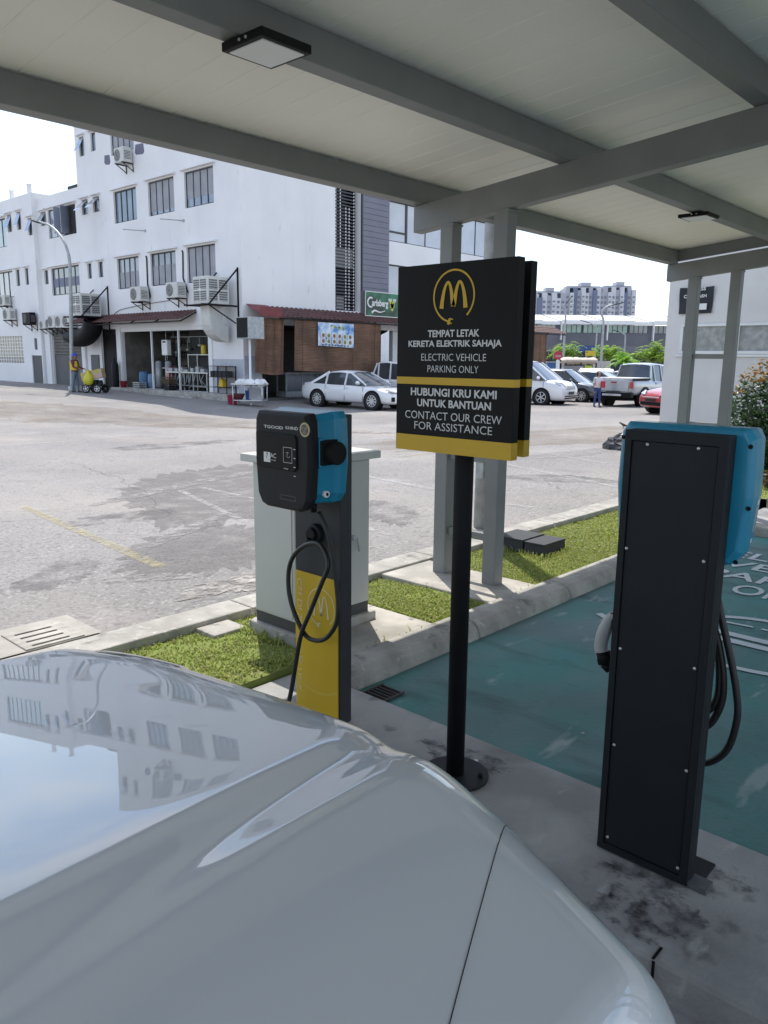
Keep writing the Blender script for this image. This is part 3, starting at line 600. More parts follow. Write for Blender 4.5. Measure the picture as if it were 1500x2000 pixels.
mb = MB(); mb.tube(spline(pts, 7), .0105, 10); mb.build('charging_cable', m_cable, ch)
# the charger on the right turns its back
CY2 = .930
c2 = thing('ev_charger', 'dark charger pedestal seen from behind with blue casing, at right', 'EV charger', (2.33, CY2, 0))
mb = MB(); mb.box(2.312, 2.362, .774, 1.086, .006, 1.446); ped = mb.build('pedestal', m_charcoal, c2, bevel=.004)
mb = MB()
for ya, yb, za, zb in ((.774, .80, .006, 1.446), (1.066, 1.0865, .006, 1.446), (.80, 1.066, 1.415, 1.446), (.80, 1.066, .006, .03)): mb.box(2.295, 2.3115, ya, yb, za, zb)
mb.build('back_frame', m_charcoal, ped)
mb = MB(); mb.box(2.300, 2.3115, .802, 1.064, .032, 1.413); bk = mb.build('back_panel', m_charcoal, ped, bevel=.002)
for u, v in ((1264, 868), (1364, 876), (1223, 1071), (1374, 1097), (1211, 1267), (1356, 1306), (1199, 1455), (1340, 1506), (1186, 1635), (1323, 1696)):
    p_ = atx(u, v, 2.297); mb = MB(); mb.ball((2.2985, min(max(p_.y, .787), 1.076), p_.z), .004, .0055, .0055, 10, 6); mb.build('screw', m_alu, bk)
cov2, body2 = wallbox(c2, CY2, 1, 2.364, 1.45, .026, .84)
mb = MB(); mb.box(2.345, 2.47, .745, .86, .001, .013); mb.build('foot_plate', m_charcoal, c2, bevel=.004)
mb = MB(); mb.box(2.30, 2.36, .715, .7735, .001, .02); mb.cyl((2.33, .742, .02), (2.33, .742, .0205), .014, n=14); fp = mb.build('foot_tab', mat('grey_tab', (.10, .105, .115), .6), c2, bevel=.006)
for k in range(4):
    p_ = [(2.374, 1.125, 1.415), (2.374, .735, 1.415), (2.374, .724, 1.235), (2.374, .745, 1.07)][k]; mb = MB(); mb.cyl((2.3635, p_[1], p_[2]), (2.3615, p_[1], p_[2]), .007, n=12); mb.build('fixing_hole', m_black, body2)
def side_pt(dx, z): w = .19 - .175 * (dx - .065); return Vector((2.364 + dx * 1.45, CY2 - w * (.93 + .07 * min(1, (z - 1.095) / .14)) - .0012, z))
for m_, d0, d1, z0, z1 in ((mat('grey_sticker', (.42, .42, .40), .5, var=.25, sc=60), .085, .125, 1.135, 1.215), (m_white, .085, .125, 1.222, 1.236), (mat('blue_sticker', (.03, .12, .42), .5), .085, .125, 1.112, 1.127), (m_white, .085, .125, 1.097, 1.1118)):
    mb = MB(); mb.quad(side_pt(d0, z0), side_pt(d1, z0), side_pt(d1, z1), side_pt(d0, z1)); mb.build('sticker', m_, body2)
# plug parked on the left flank, cable coils on the right flank
mb = MB(); q = lambda u, v, x=2.44: atx(u, v, x)
mb.tube(spline([q(1200, 1198), q(1188, 1215), q(1178, 1240), q(1174, 1262), q(1178, 1284)], 5), [.014 + .010 * min(1, k / 8) for k in range(21)], 14); pg = mb.build('plug', mat('white_plug', (.48, .48, .46), .4), c2)
mb = MB(); mb.cyl(q(1177, 1272), q(1182, 1296), .026, .025, 18); mb.cyl(q(1182, 1296), q(1192, 1310), .02, .015, 14); mb.tube([q(1198, 1196), q(1204, 1240), q(1200, 1290)], .014, 10); mb.build('plug_tip', m_black, pg)
for pp in ([(1395, 1130), (1408, 1200), (1428, 1290), (1438, 1350), (1440, 1400), (1425, 1455), (1400, 1482), (1368, 1490), (1330, 1470)], [(1385, 1200), (1402, 1250), (1412, 1310), (1412, 1360), (1400, 1395), (1380, 1418), (1340, 1425)], [(1380, 1180), (1395, 1230), (1404, 1290), (1404, 1345), (1395, 1375), (1372, 1392), (1330, 1380)], [(1230, 1280), (1240, 1340), (1270, 1395), (1320, 1420)]):
    mb = MB(); mb.tube(spline([q(u, v, 2.45) for u, v in pp], 8), .0115, 10); mb.build('charging_cable', m_cable, c2)
# ================================================================ cabinet, black boxes, pole, litter
cb = thing('cabinet', 'pale grey electrical cabinet on a concrete plinth behind the yellow charger', 'electrical cabinet', (3.1, 3.42, .04))
m_cab = mat('cabinet_grey', (.53, .525, .49), .55, sc=2, var=.06, bump=.02)
add_layer(m_cab, (.36, .35, .32), 3, .58, .8, amount=.5, stretch=(1, 1, .3), coord='obj')
mb = MB(); mb.box(2.77, 3.44, 3.21, 3.64, .0, .10); mb.build('plinth', m_kerb, cb, bevel=.01)
mb = MB(); mb.box(2.80, 3.40, 3.245, 3.60, .10, .165); mb.build('skirt', mat('dark_skirt', (.06, .06, .06), .7), cb)
mb = MB(); mb.box(2.797, 3.403, 3.242, 3.603, .166, 1.066); bd = mb.build('body', m_cab, cb, bevel=.004)
mb = MB(); mb.box(2.745, 3.45, 3.19, 3.655, 1.067, 1.112); mb.build('lid', m_cab, cb, bevel=.005)
mb = MB(); mb.box(2.7925, 2.7965, 3.262, 3.592, .18, 1.055); mb.build('door', m_cab, cb, bevel=.003)
mb = MB(); mb.box(2.815, 3.385, 3.2375, 3.2415, .18, 1.055); dr = mb.build('door', m_cab, cb, bevel=.003)
hp = aty(690, 1050, 3.235); mb = MB(); mb.cyl((hp.x, 3.237, hp.z), (hp.x, 3.212, hp.z), .016, n=16); mb.bar((hp.x + .012, 3.21, hp.z - .005), (hp.x + .03, 3.21, hp.z - .085), .014, .012); mb.build('handle', m_alu, dr, bevel=.002)
bx = [atz(820 + u / 3.75, 860 + v / 3.75, .03) for u, v in ((610, 765), (790, 815), (875, 850), (1050, 815))]
m_bbox = mat('black_plastic_box', (.030, .031, .034), .7, var=.2, sc=6)
for lab, ya, yb, zt, grp in (('wider black plastic box half sunk in the grass, on the road side', 3.515, 3.81, .145, 1), ('narrower black plastic box half sunk in the grass, on the parking bay side', 3.30, 3.51, .138, 1)):
    t = thing('utility_box', lab, 'utility box', (5.78, (ya + yb) / 2, .02), 0, 'black boxes on the grass')
    mb = MB(); mb.hexa([(5.60, ya, .0), (5.965, ya, .0), (5.965, yb, .0), (5.60, yb, .0), (5.615, ya + .01, zt - .02), (5.95, ya + .01, zt - .02), (5.95, yb - .01, zt - .02), (5.615, yb - .01, zt - .02)]); mb.build('body', m_bbox, t)
    mb = MB(); mb.box(5.608, 5.957, ya + .004, yb - .004, zt - .019, zt); mb.build('lid', m_bbox, t, bevel=.004)
PX = aty(944, 1060, 4.10).x
pl = thing('lamp_pole', 'round galvanised pole rising behind the canopy posts', 'pole', (PX, 4.10, .05))
mb = MB(); mb.cyl((PX, 4.10, .06), (PX, 4.10, 7.5), .098, .062, 24); mb.build('shaft', m_galv, pl)
mb = MB(); mb.cyl((PX, 4.10, .0), (PX, 4.10, .13), .16, .125, 24); mb.build('footing', m_pad, pl, bevel=.01)
mb = MB(); mb.box(PX - .112, PX - .088, 4.055, 4.135, .60, .98); mb.build('access_door', m_galv, pl, bevel=.004)
mb = MB(); mb.cyl((PX, 4.10, 7.5), (PX + 1.1, 5.2, 7.9), .04, .03, 12); mb.build('arm', m_galv, pl)
# rubbish bag and bird beyond the right charger
bc = gnd(1222, 876); bg_ = thing('rubbish_bag', 'crumpled black and white rubbish bags lying on the road behind the right charger', 'rubbish bag', tuple(bc))
mb = MB(); rr = random.Random(4)
for cx_, cy_, s_ in ((0, 0, 1), (.45, -.3, .8)):
    rows = []
    for j in range(10):
        t = math.pi * .5 * j / 9; rows.append([(bc.x + cx_ + math.cos(t) * .48 * s_ * math.cos(a) * rr.uniform(.82, 1.12), bc.y + cy_ + math.cos(t) * .42 * s_ * math.sin(a) * rr.uniform(.82, 1.12), bc.z + .3 * s_ * math.sin(t) * rr.uniform(.85, 1.1)) for a in [2 * math.pi * k / 20 for k in range(20)]])
    mb.grid(rows, True, smooth=False)
mb.build('black_bag', mat('black_bin_liner', (.02, .02, .022), .35, var=.4, sc=8), bg_)
mb = MB(); rows = []
for j in range(8):
    t = math.pi * .5 * j / 7; rows.append([(bc.x + .1 + math.cos(t) * .36 * math.cos(a) * rr.uniform(.75, 1.1), bc.y - .1 + math.cos(t) * .34 * math.sin(a) * rr.uniform(.8, 1.1), bc.z + .16 + .26 * math.sin(t) * rr.uniform(.8, 1.1)) for a in [2 * math.pi * k / 18 for k in range(18)]])
mb.grid(rows, True, smooth=False); mb.build('white_bag', mat('white_bin_liner', (.5, .5, .5), .35, var=.3, sc=6), bg_)
bc2 = atx(1188, 844, bc.x); bz = bc.z + .40
bc2.y = bc.y + .08
br = thing('bird', 'small dark bird perched on the rubbish bags', 'bird', (bc2.x, bc2.y, bz))
mb = MB(); d_ = Vector((-.3, .95, 0)).normalized()
rows = []
for s_, r, dz in [(q_[0] * .62, q_[1] * .62, q_[2] * .62) for q_ in ((-.17, .008, -.03), (-.10, .02, -.01), (-.03, .042, .0), (.03, .045, .02), (.07, .032, .05), (.095, .028, .07), (.125, .015, .07), (.15, .003, .066))]:
    c = Vector((bc2.x, bc2.y, bz + .055)) + d_ * s_ + Vector((0, 0, dz)); n_ = Vector((-d_.y, d_.x, 0)); rows.append([c + n_ * r * math.cos(t) + Vector((0, 0, 1)) * r * math.sin(t) for t in [2 * math.pi * k / 10 for k in range(10)]])
mb.grid(rows, True); mb.build('body', mat('dark_feathers', (.05, .04, .035), .7), br)
mb = MB()
for s_ in (-.015, .015): mb.cyl((bc2.x + s_, bc2.y, bz - .02), (bc2.x + s_, bc2.y, bz + .04), .004, n=6)
mb.build('legs', m_brown, br)
# small litter on the strip
rr = random.Random(11)
for k, (u, v, lab) in enumerate(((928, 1487, 'small white scrap of paper on the concrete by the sign base'), (1138, 1432, 'pale leaf lying on the green bay right of the sign post'))):
    p_ = atz(u, v, .004 if k == 0 else -.034); mb = MB(); mb.poly([p_ + Vector((rr.uniform(.6, 1) * .018 * math.cos(t), rr.uniform(.6, 1) * (.010 if k else .014) * math.sin(t), rr.uniform(0, .004))) for t in (0, 1, 2.1, 3.1, 4.2, 5.2)])
    tag(mb.build(('paper_scrap', 'fallen_leaf')[k], (m_white, mat('dry_leaf', (.42, .38, .30), .8))[k]), lab, ('litter', 'leaf')[k])
# ================================================================ the car whose bonnet fills the foreground
HP = (1.113, .2058, 1.1364, 1.1114, 1.0942, 1.0761, .8888, .1288, -.0054, .1771, .1203, .6753, 1.9698, .1617, 1.2508)
def interp(x, X_, Y_):
    for a, b_, c, d in zip(X_, X_[1:], Y_, Y_[1:]):
        if x <= b_: return c + (d - c) * (x - a) / (b_ - a)
    return Y_[-1]
NS = 130
_ti = (0, .2, .4, .6, .75, .86, .94, 1.0); _xs = (-.5, -.1, .3, .6, .82, .93, .985, 1.0); _zs = (HP[2] + .02, HP[2], HP[3], HP[4], HP[5], HP[6], HP[6] - .12, HP[6] - .3)
_px = [interp(k / (NS - 1), _ti, _xs) for k in range(NS)]; _pz = [interp(k / (NS - 1), _ti, _zs) for k in range(NS)]
def smooth(a, r, it):
    for _ in range(it):
        e0 = [2 * a[0] - a[k] for k in range(r, 0, -1)]; e1 = [2 * a[-1] - a[-1 - k] for k in range(1, r + 1)]; b_ = e0 + a + e1
        a = [sum(b_[i:i + 2 * r + 1]) / (2 * r + 1) for i in range(len(a))]
    return a
_px = smooth(_px, 5, 2); _pz = smooth(_pz, 5, 2)
NY = 150
def hood_pt(k, j):
    xn, kk, h0, h1, h2, h3, h4, a1, a2, b1, b2, yr, yl, yr0, xc = HP
    y = yr0 + (yl - yr0) * j / (NY - 1); xf = xn - kk * (y - xc) ** 2
    w = .05; t = y - yr                    # softened ridge
    soft = lambda s_: .5 * (s_ + math.sqrt(s_ * s_ + w * w))
    dz = -(a1 * soft(t) + a2 * soft(t) ** 2) - b1 * soft(-t) + (a1 + b1) * w * .5
    dz -= .3 * max(0, (y - (yl - .2)) / .2) ** 2.5 + .3 * max(0, ((yr0 + .15) - y) / .15) ** 2.5
    xi = _px[k]
    dz += .012 * math.exp(-((y - 1.55) / .22) ** 2 - ((xi - .86) / .14) ** 2)      # swell over the far headlamp
    dz -= .011 * math.exp(-((y - (.62 + .18 * xi)) / .055) ** 2) * max(0, min(1, (xi + .1) / .3)) * max(0, min(1, (.97 - xi) / .1))
    return Vector((xi * xf, y, _pz[k] + dz))
mycar = thing('car', 'pale silver car with its glossy bonnet filling the foreground, nose to the chargers', 'car', (-.8, 1.13, -.12))
m_paint = mat('silver_car_paint', (.66, .685, .71), .48, m=.12, var=.02, sc=.6, coat=1.0)
nodes(m_paint)[1].inputs['Coat Roughness'].default_value = .012; nodes(m_paint)[1].inputs['Coat IOR'].default_value = 1.75
rows = [[hood_pt(k, j) for j in range(NY)] for k in range(NS)]
mb = MB(); mb.grid(rows)
front = [hood_pt(NS - 1, j) for j in range(NY)]
fr = [front]
for dz, dx in ((-.06, .012), (-.14, .016), (-.26, .0), (-.36, -.03), (-.44, -.10)): fr.append([Vector((p_.x + dx, p_.y, p_.z + dz - max(0, -.06))) for p_ in front])
mb.grid([list(r) for r in fr])
for sgn, j in ((-1, 0), (1, NY - 1)):
    edge = [hood_pt(k, j) for k in range(NS)]; sd = [edge]
    for f_, dy in ((.25, .015), (.5, .02), (.8, .01), (1, -.03)): sd.append([Vector((p_.x, p_.y + sgn * dy, p_.z + (.12 - p_.z) * f_)) for p_ in edge])
    mb.grid([list(r) for r in sd])
body_ = mb.build('body', m_paint, mycar, fix='weld')
def hood_patch(y0, y1, k0, k1, off, nn=24):
    rows = []
    for a in range(nn + 1):
        k = k0 + (k1 - k0) * a / nn; r = []
        for b_ in range(nn + 1):
            y = y0(a / nn) + (y1(a / nn) - y0(a / nn)) * b_ / nn; j = (y - HP[13]) / (HP[12] - HP[13]) * (NY - 1)
            kk, jj = min(int(k), NS - 2), min(max(int(j), 0), NY - 2)
            p_ = hood_pt(kk, jj); px_ = hood_pt(kk + 1, jj) - p_; py_ = hood_pt(kk, jj + 1) - p_
            q_ = p_ + px_ * (k - kk) + py_ * (j - jj); n_ = px_.cross(py_).normalized(); n_ = -n_ if n_.z < 0 else n_
            edge = min(a, nn - a, b_, nn - b_); r.append(q_ + n_ * (off if edge > 1 else off * .5 * edge))
        rows.append(r)
    return rows
def hood_at(u, v):
    best = None
    for k in range(0, NS, 1):
        for j in range(0, NY, 1):
            q_ = hgrid[k][j]
            if q_: e_ = (q_[0] - u) ** 2 + (q_[1] - v) ** 2; best = (e_, k, j) if best is None or e_ < best[0] else best
    return best[1], best[2]
def pix(p_):
    d = p_ - EYE; w = d.dot(CF)
    return (CX + FPX * d.dot(CR) / w, CY - FPX * d.dot(CU) / w) if w > .2 else None
hgrid = [[pix(hood_pt(k, j)) for j in range(NY)] for k in range(NS)]
mb = MB(); mb.grid(hood_patch(lambda t: 1.40 + .03 * t, lambda t: 1.70 - .02 * t, 92, 116, .004)); mb.build('headlight', m_headlamp, mycar, fix='weld')
k_, j_ = hood_at(1240, 1962); yc_ = HP[13] + (HP[12] - HP[13]) * j_ / (NY - 1)
mb = MB(); mb.grid(hood_patch(lambda t: yc_ - .012, lambda t: yc_ + .02 - .012 * t, k_ - 6, k_ + 7, .003)); mb.build('headlight', m_headlamp, mycar, fix='weld')
kj = [hood_at(*q_) for q_ in ((988, 1652), (982, 1700), (968, 1760), (945, 1830), (915, 1905), (885, 1985))]
mk = sum(k for k, j in kj) / len(kj); mj = sum(j for k, j in kj) / len(kj); sl_ = sum((k - mk) * (j - mj) for k, j in kj) / sum((k - mk) ** 2 for k, j in kj)
ka, kb = max(k for k, j in kj), max(6, min(k for k, j in kj) - 25)
kj = [Vector((ka + (kb - ka) * i / 40, mj + sl_ * (ka + (kb - ka) * i / 40 - mk), 0)) for i in range(41)]
pts = []
for q_ in kj:
    k, j = max(2, min(NS - 2, q_.x)), max(0, min(NY - 2, q_.y)); k0, j0 = int(k), int(j); p_ = hood_pt(k0, j0).lerp(hood_pt(k0 + 1, j0), k - k0) + (hood_pt(k0, j0 + 1) - hood_pt(k0, j0)) * (j - j0); pts.append(p_ + Vector((0, 0, .0006)))
mb = MB(); mb.tube(pts, .0006, 6); mb.build('shut_line', m_charcoal, mycar)
# cabin behind the bonnet
yl, yr0 = HP[12], HP[13]
sec = []
for x, zt, ins, zb in ((-.615, 1.02, .02, .15), (-.75, 1.07, .01, .12), (-1.4, 1.06, .0, .12), (-2.6, 1.08, .0, .12), (-3.2, 1.05, .03, .16), (-3.42, .95, .10, .25), (-3.5, .62, .16, .32)):
    a, b_ = yr0 - .01 + ins, yl + .01 - ins
    sec.append([(x, a + .03, zb), (x, a, .4), (x, a + .015, zt - .1), (x, a + .07, zt), (x, (a + b_) / 2, zt + .02), (x, b_ - .07, zt), (x, b_ - .015, zt - .1), (x, b_, .4), (x, b_ - .03, zb)])
mb = MB(); mb.grid(sec); mb.poly(sec[-1]); mb.build('rear_body', m_paint, mycar, fix='weld')
cab_b = [(-.66, .36, 1.86), (-1.35, .33, 1.93), (-2.5, .33, 1.93), (-3.15, .42, 1.84)]; zr_ = 1.47
roof = [(-1.38, .52, 1.74), (-1.9, .50, 1.76), (-2.5, .52, 1.74), (-2.85, .58, 1.68)]
mb = MB(); rr = [[(x, a, zr_ + (.05 if 0 < i < 3 else 0)) for x, a, b_ in [r]] + [(r[0], r[1] + .1, zr_ + .045 + (.03 if 0 < i < 3 else 0)), (r[0], (r[1] + r[2]) / 2, zr_ + .075 + (.03 if 0 < i < 3 else 0)), (r[0], r[2] - .1, zr_ + .045 + (.03 if 0 < i < 3 else 0)), (r[0], r[2], zr_ + (.05 if 0 < i < 3 else 0))] for i, r in enumerate(roof)]
mb.grid(rr); mb.build('roof', m_paint, mycar, fix='weld')
mb = MB(); mb.quad((-.66, .36, 1.06), (-.66, 1.86, 1.06), (roof[0][0], 1.74, zr_), (roof[0][0], .52, zr_)); mb.build('windscreen', m_car_glass, mycar)
mb = MB(); mb.quad((-3.2, .42, 1.06), (-3.2, 1.84, 1.06), (roof[3][0], 1.68, zr_), (roof[3][0], .58, zr_)); mb.build('rear_window', m_car_glass, mycar)
for i in (1, 2):
    mb = MB(); mb.poly([(-.66, .36, 1.06), (-3.2, .42, 1.06)] + [(r[0], r[i], zr_ + (.05 if 0 < q_ < 3 else 0)) for q_, r in reversed(list(enumerate(roof)))] if i == 1 else [(-.66, 1.86, 1.06), (-3.2, 1.84, 1.06)] + [(r[0], r[i], zr_ + (.05 if 0 < q_ < 3 else 0)) for q_, r in reversed(list(enumerate(roof)))]); mb.build('side_window', m_car_glass, mycar)
def wheel(parent, c, ax, R, w, nspoke=7, rim=None):
    c = Vector(c); ax = Vector(ax).normalized(); mb = MB(); u = Vector((0, 0, 1)); v = ax.cross(u); n = 28; rows = []
    for r, o in ((R * .66, .42), (R * .90, .5), (R, .40), (R, -.40), (R * .9, -.5), (R * .66, -.42)):
        rows.append([c + ax * (o * w) + (u * math.cos(2 * math.pi * k / n) + v * math.sin(2 * math.pi * k / n)) * r for k in range(n)])
    mb.grid(rows, True); wh = mb.build('wheel', m_tyre, parent, local=True)
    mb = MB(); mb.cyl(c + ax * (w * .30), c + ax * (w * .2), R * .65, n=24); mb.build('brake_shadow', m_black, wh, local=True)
    mb = MB(); o0 = c + ax * (w * .40)
    mb.grid([[o0 + (u * math.cos(2 * math.pi * k / n) + v * math.sin(2 * math.pi * k / n)) * (R * q_) + ax * z_ for k in range(n)] for q_, z_ in ((.60, -.01), (.61, .012), (.675, .010), (.68, -.02))], True)
    for k in range(nspoke):
        t = 2 * math.pi * k / nspoke; d_ = u * math.cos(t) + v * math.sin(t); e_ = u * math.cos(t + .16) + v * math.sin(t + .16); mb.bar(o0 + d_ * R * .08, o0 + e_ * R * .63, R * .135, .02, up=ax)
    mb.cyl(o0 - ax * .01, o0 + ax * .012, R * .14, n=14); mb.build('rim', rim or m_rim, wh, local=True)
    return wh
for x in (.35, -2.3):
    for y, s in ((yr0 + .12, -1), (yl - .12, 1)):
        e_ = Vector((x, y, .21)) - Vector(mycar.location); wheel(mycar, e_, (0, s, 0), .33, .2)
# ================================================================ cars of the car park
def car(name, label, p, rotz, sp, group=None):
    """local x is forward, y left, z up, origin on the ground"""
    t = thing(name, label, sp.get('cat', 'car'), tuple(p), rotz, group); paint = sp['paint']; Wd = sp['w']
    rows = []
    for x, zt, w, zb in sp['body']:
        hw = w / 2
        half = [(0, zb), (hw * .80, zb), (hw * .97, zb + .08), (hw, zb + (zt - zb) * .50), (hw * .985, zb + (zt - zb) * .78), (hw * .94, zt - .045), (hw * .84, zt), (hw * .45, zt + .018), (0, zt + .022)]
        rows.append([(x, y, z) for y, z in half] + [(x, -y, z) for y, z in reversed(half[1:-1])])
    mb = MB(); mb.grid(rows, True); mb.poly(rows[0]); mb.poly(rows[-1]); mb.build('body', paint, t, local=True, fix='weld', subsurf=1)
    g = sp['house']; zb = g['zb']; zr = g['zr']; b0, b1 = g['wb'] / 2, g['wt'] / 2
    # base ring / roof ring x positions, front to back
    xf0, xf1, xr1, xr0 = g['xf0'], g['xf1'], g['xr1'], g['xr0']
    bow = .03
    shell = [[(xf0, -b0 * .88, zb), (xf0 + bow * 2, 0, zb), (xf0, b0 * .88, zb)], [(xf1, -b1 * .92, zr - .03), (xf1 + bow, 0, zr + .0), (xf1, b1 * .92, zr - .03)]]
    mb = MB(); xm = (xf1 + xr1) / 2; ro = []
    for x, z, w in ((xf1 + .02, zr - .035, b1 * .93), (xf1 - .10, zr + .0, b1), (xm, zr + .03, b1 * 1.02), (xr1 + .12, zr + .005, b1), (xr1 - .03, zr - .035, b1 * .93)):
        ro.append([(x, w, z - .06), (x, w * .93, z - .012), (x, w * .5, z + .02), (x, 0, z + .028), (x, -w * .5, z + .02), (x, -w * .93, z - .012), (x, -w, z - .06)])
    mb.grid(ro)
    def pil(xa, ya, xb, yb, w):
        for s in (1, -1): mb.bar((xa, ya * s, zb - .03), (xb, yb * s, zr - .05), w, .05, up=(0, 1, 0))
    pil(xf0 - .02, b0 * .93, xf1, b1 * .96, .07); pil(xr0 + .06, b0 * .94, xr1 + .02, b1 * .96, .13 if not g.get('thin') else .08)
    for xc_ in g['bp']: pil(xc_, b0 * .985, xc_ - .04, b1 * .99, .06)
    mb.build('roof', paint, t, local=True, fix='weld')
    mb = MB(); mb.grid([[(xf0 + .01, b0 * .93, zb - .03), (xf0 + .09, 0, zb - .03), (xf0 + .01, -b0 * .93, zb - .03)], [(xf1 + .0, b1 * .93, zr - .06), (xf1 + .05, 0, zr - .02), (xf1 + .0, -b1 * .93, zr - .06)]]); mb.build('windscreen', m_car_glass, t, local=True)
    mb = MB(); mb.grid([[(xr0, b0 * .92, zb - .03), (xr0 - .05, 0, zb - .03), (xr0, -b0 * .92, zb - .03)], [(xr1, b1 * .92, zr - .06), (xr1 - .03, 0, zr - .02), (xr1, -b1 * .92, zr - .06)]]); mb.build('rear_window', m_car_glass, t, local=True)
    ends = [xf0 - .02] + list(g['bp']) + [xr0 + .06]; tops = [xf1] + [x - .04 for x in g['bp']] + [xr1 + .03]
    for s in (1, -1):
        for i in range(len(ends) - 1):
            mb = MB(); y0, y1 = b0 * .965 * s, b1 * .985 * s; mb.quad((ends[i], y0, zb - .035), (ends[i + 1], y0, zb - .035), (tops[i + 1], y1, zr - .06), (tops[i], y1, zr - .06)); mb.build('side_window', m_car_glass, t, local=True)
    R = sp['R']
    for x in sp['axles']:
        for s in (1, -1):
            mb = MB(); mb.cyl((x, s * (Wd / 2 - .26), R * 1.02), (x, s * (Wd / 2 + .012), R * 1.02), R * 1.17, n=28); mb.build('wheel_arch', m_black, t, local=True)
            wheel(t, (x, s * (Wd / 2 - .075), R), (0, s, 0), R, .2, sp.get('spokes', 7))
    for s in (1, -1):
        mb = MB(); mb.ball((xf0 - .30, s * (b0 + .10), zb + .07), .07, .11, .07, 10, 6); mb.bar((xf0 - .30, s * (b0 - .02), zb + .03), (xf0 - .30, s * (b0 + .06), zb + .05), .05); mb.build('mirror', paint, t, local=True)
        for x in g['bp'][:1] + ([g['bp'][1]] if len(g['bp']) > 1 else []):
            mb = MB(); mb.bar((x + .02, s * (Wd / 2 * .992), zb - .13), (x + .2, s * (Wd / 2 * .992), zb - .13), .03, .03); mb.build('door_handle', sp.get('trim', paint), t, local=True)
        xw = [x for x in g['bp']] + [xf0 - .1]
        for x in xw:
            mb = MB(); mb.bar((x, s * (Wd / 2 * .991), sp['zsill'] + .05), (x, s * (Wd / 2 * .977), zb - .07), .010, .012); mb.build('door_gap', m_black, t, local=True)
    for kind, m_, lst in (('headlight', m_headlamp, sp['head']), ('tail_light', m_taillamp, sp['tail'])):
        for poly, off in lst:
            for s in (1, -1): mb = MB(); mb.prism([(x, y * s, z) for x, y, z in poly], (off[0], off[1] * s, off[2])); mb.build(kind, m_, t, local=True, bevel=.012)
    for nm, m_, fn in sp.get('extra', ()):
        mb = MB(); fn(mb); mb.build(nm, m_, t, local=True, bevel=.008)
    return t
m_cw = mat('white_car_paint', (.80, .80, .81), .3, var=.02, coat=1); m_cs = mat('silver_car_paint_far', (.42, .44, .47), .3, m=.4, var=.03, coat=1)
m_cd = mat('dark_grey_car_paint', (.09, .095, .105), .3, m=.3, var=.03, coat=1); m_cr = mat('red_car_paint', (.36, .02, .03), .3, var=.03, coat=1)
m_cb = mat('silver_blue_car_paint', (.30, .33, .37), .3, m=.4, var=.03, coat=1)
sedan = dict(paint=m_cw, w=1.80, R=.335, axles=(1.36, -1.36), spokes=10, zsill=.25,
    body=[(2.36, .50, 1.25, .26), (2.30, .60, 1.48, .22), (2.10, .70, 1.68, .20), (1.70, .80, 1.77, .20), (1.10, .885, 1.80, .21), (.4, .92, 1.80, .22), (-.7, .94, 1.80, .22), (-1.5, .97, 1.79, .22), (-2.0, .98, 1.72, .24), (-2.28, .95, 1.58, .30), (-2.36, .78, 1.50, .34)],
    house=dict(zb=.93, zr=1.40, wb=1.70, wt=1.26, xf0=1.02, xf1=.18, xr1=-.95, xr0=-1.80, bp=[.02, -.95]),
    head=[([(2.27, .42, .62), (2.20, .76, .66), (1.92, .83, .75), (2.05, .60, .73)], (.03, .01, .025))], tail=[([(-2.31, .45, .82), (-2.25, .78, .84), (-2.05, .855, .90), (-2.27, .5, .93)], (-.02, .01, .0))],
    extra=[('grille', m_black, lambda b_: (b_.box(2.34, 2.385, -.5, .5, .36, .52))), ('fog_lamp', m_black, lambda b_: (b_.box(2.20, 2.30, -.80, -.60, .34, .50), b_.box(2.20, 2.30, .60, .80, .34, .50))), ('bumper_lip', m_black, lambda b_: b_.box(2.25, 2.36, -.6, .6, .20, .24)), ('number_plate', m_plate, lambda b_: b_.box(2.385, 2.40, -.26, .26, .42, .53))])
def place(u, v): return gnd(u, v)
DOWN = math.radians(-90)        # heading towards -Y
a_ = Vector((19.75, 21.55, 0)); mzp = Vector((22.1, 21.7, 0)); mzp.z = G(mzp.y)
car('parked_sedan', 'white sedan parked in front of the bamboo blinds', mzp, DOWN + math.radians(6), sedan)
pk_body = [(2.55, .62, 1.45, .42), (2.45, .80, 1.66, .38), (2.2, .95, 1.76, .36), (1.2, 1.06, 1.80, .36), (.9, 1.08, 1.80, .36), (-.75, 1.10, 1.80, .38), (-.85, 1.12, 1.80, .40), (-2.45, 1.13, 1.78, .46), (-2.52, 1.12, 1.76, .50)]
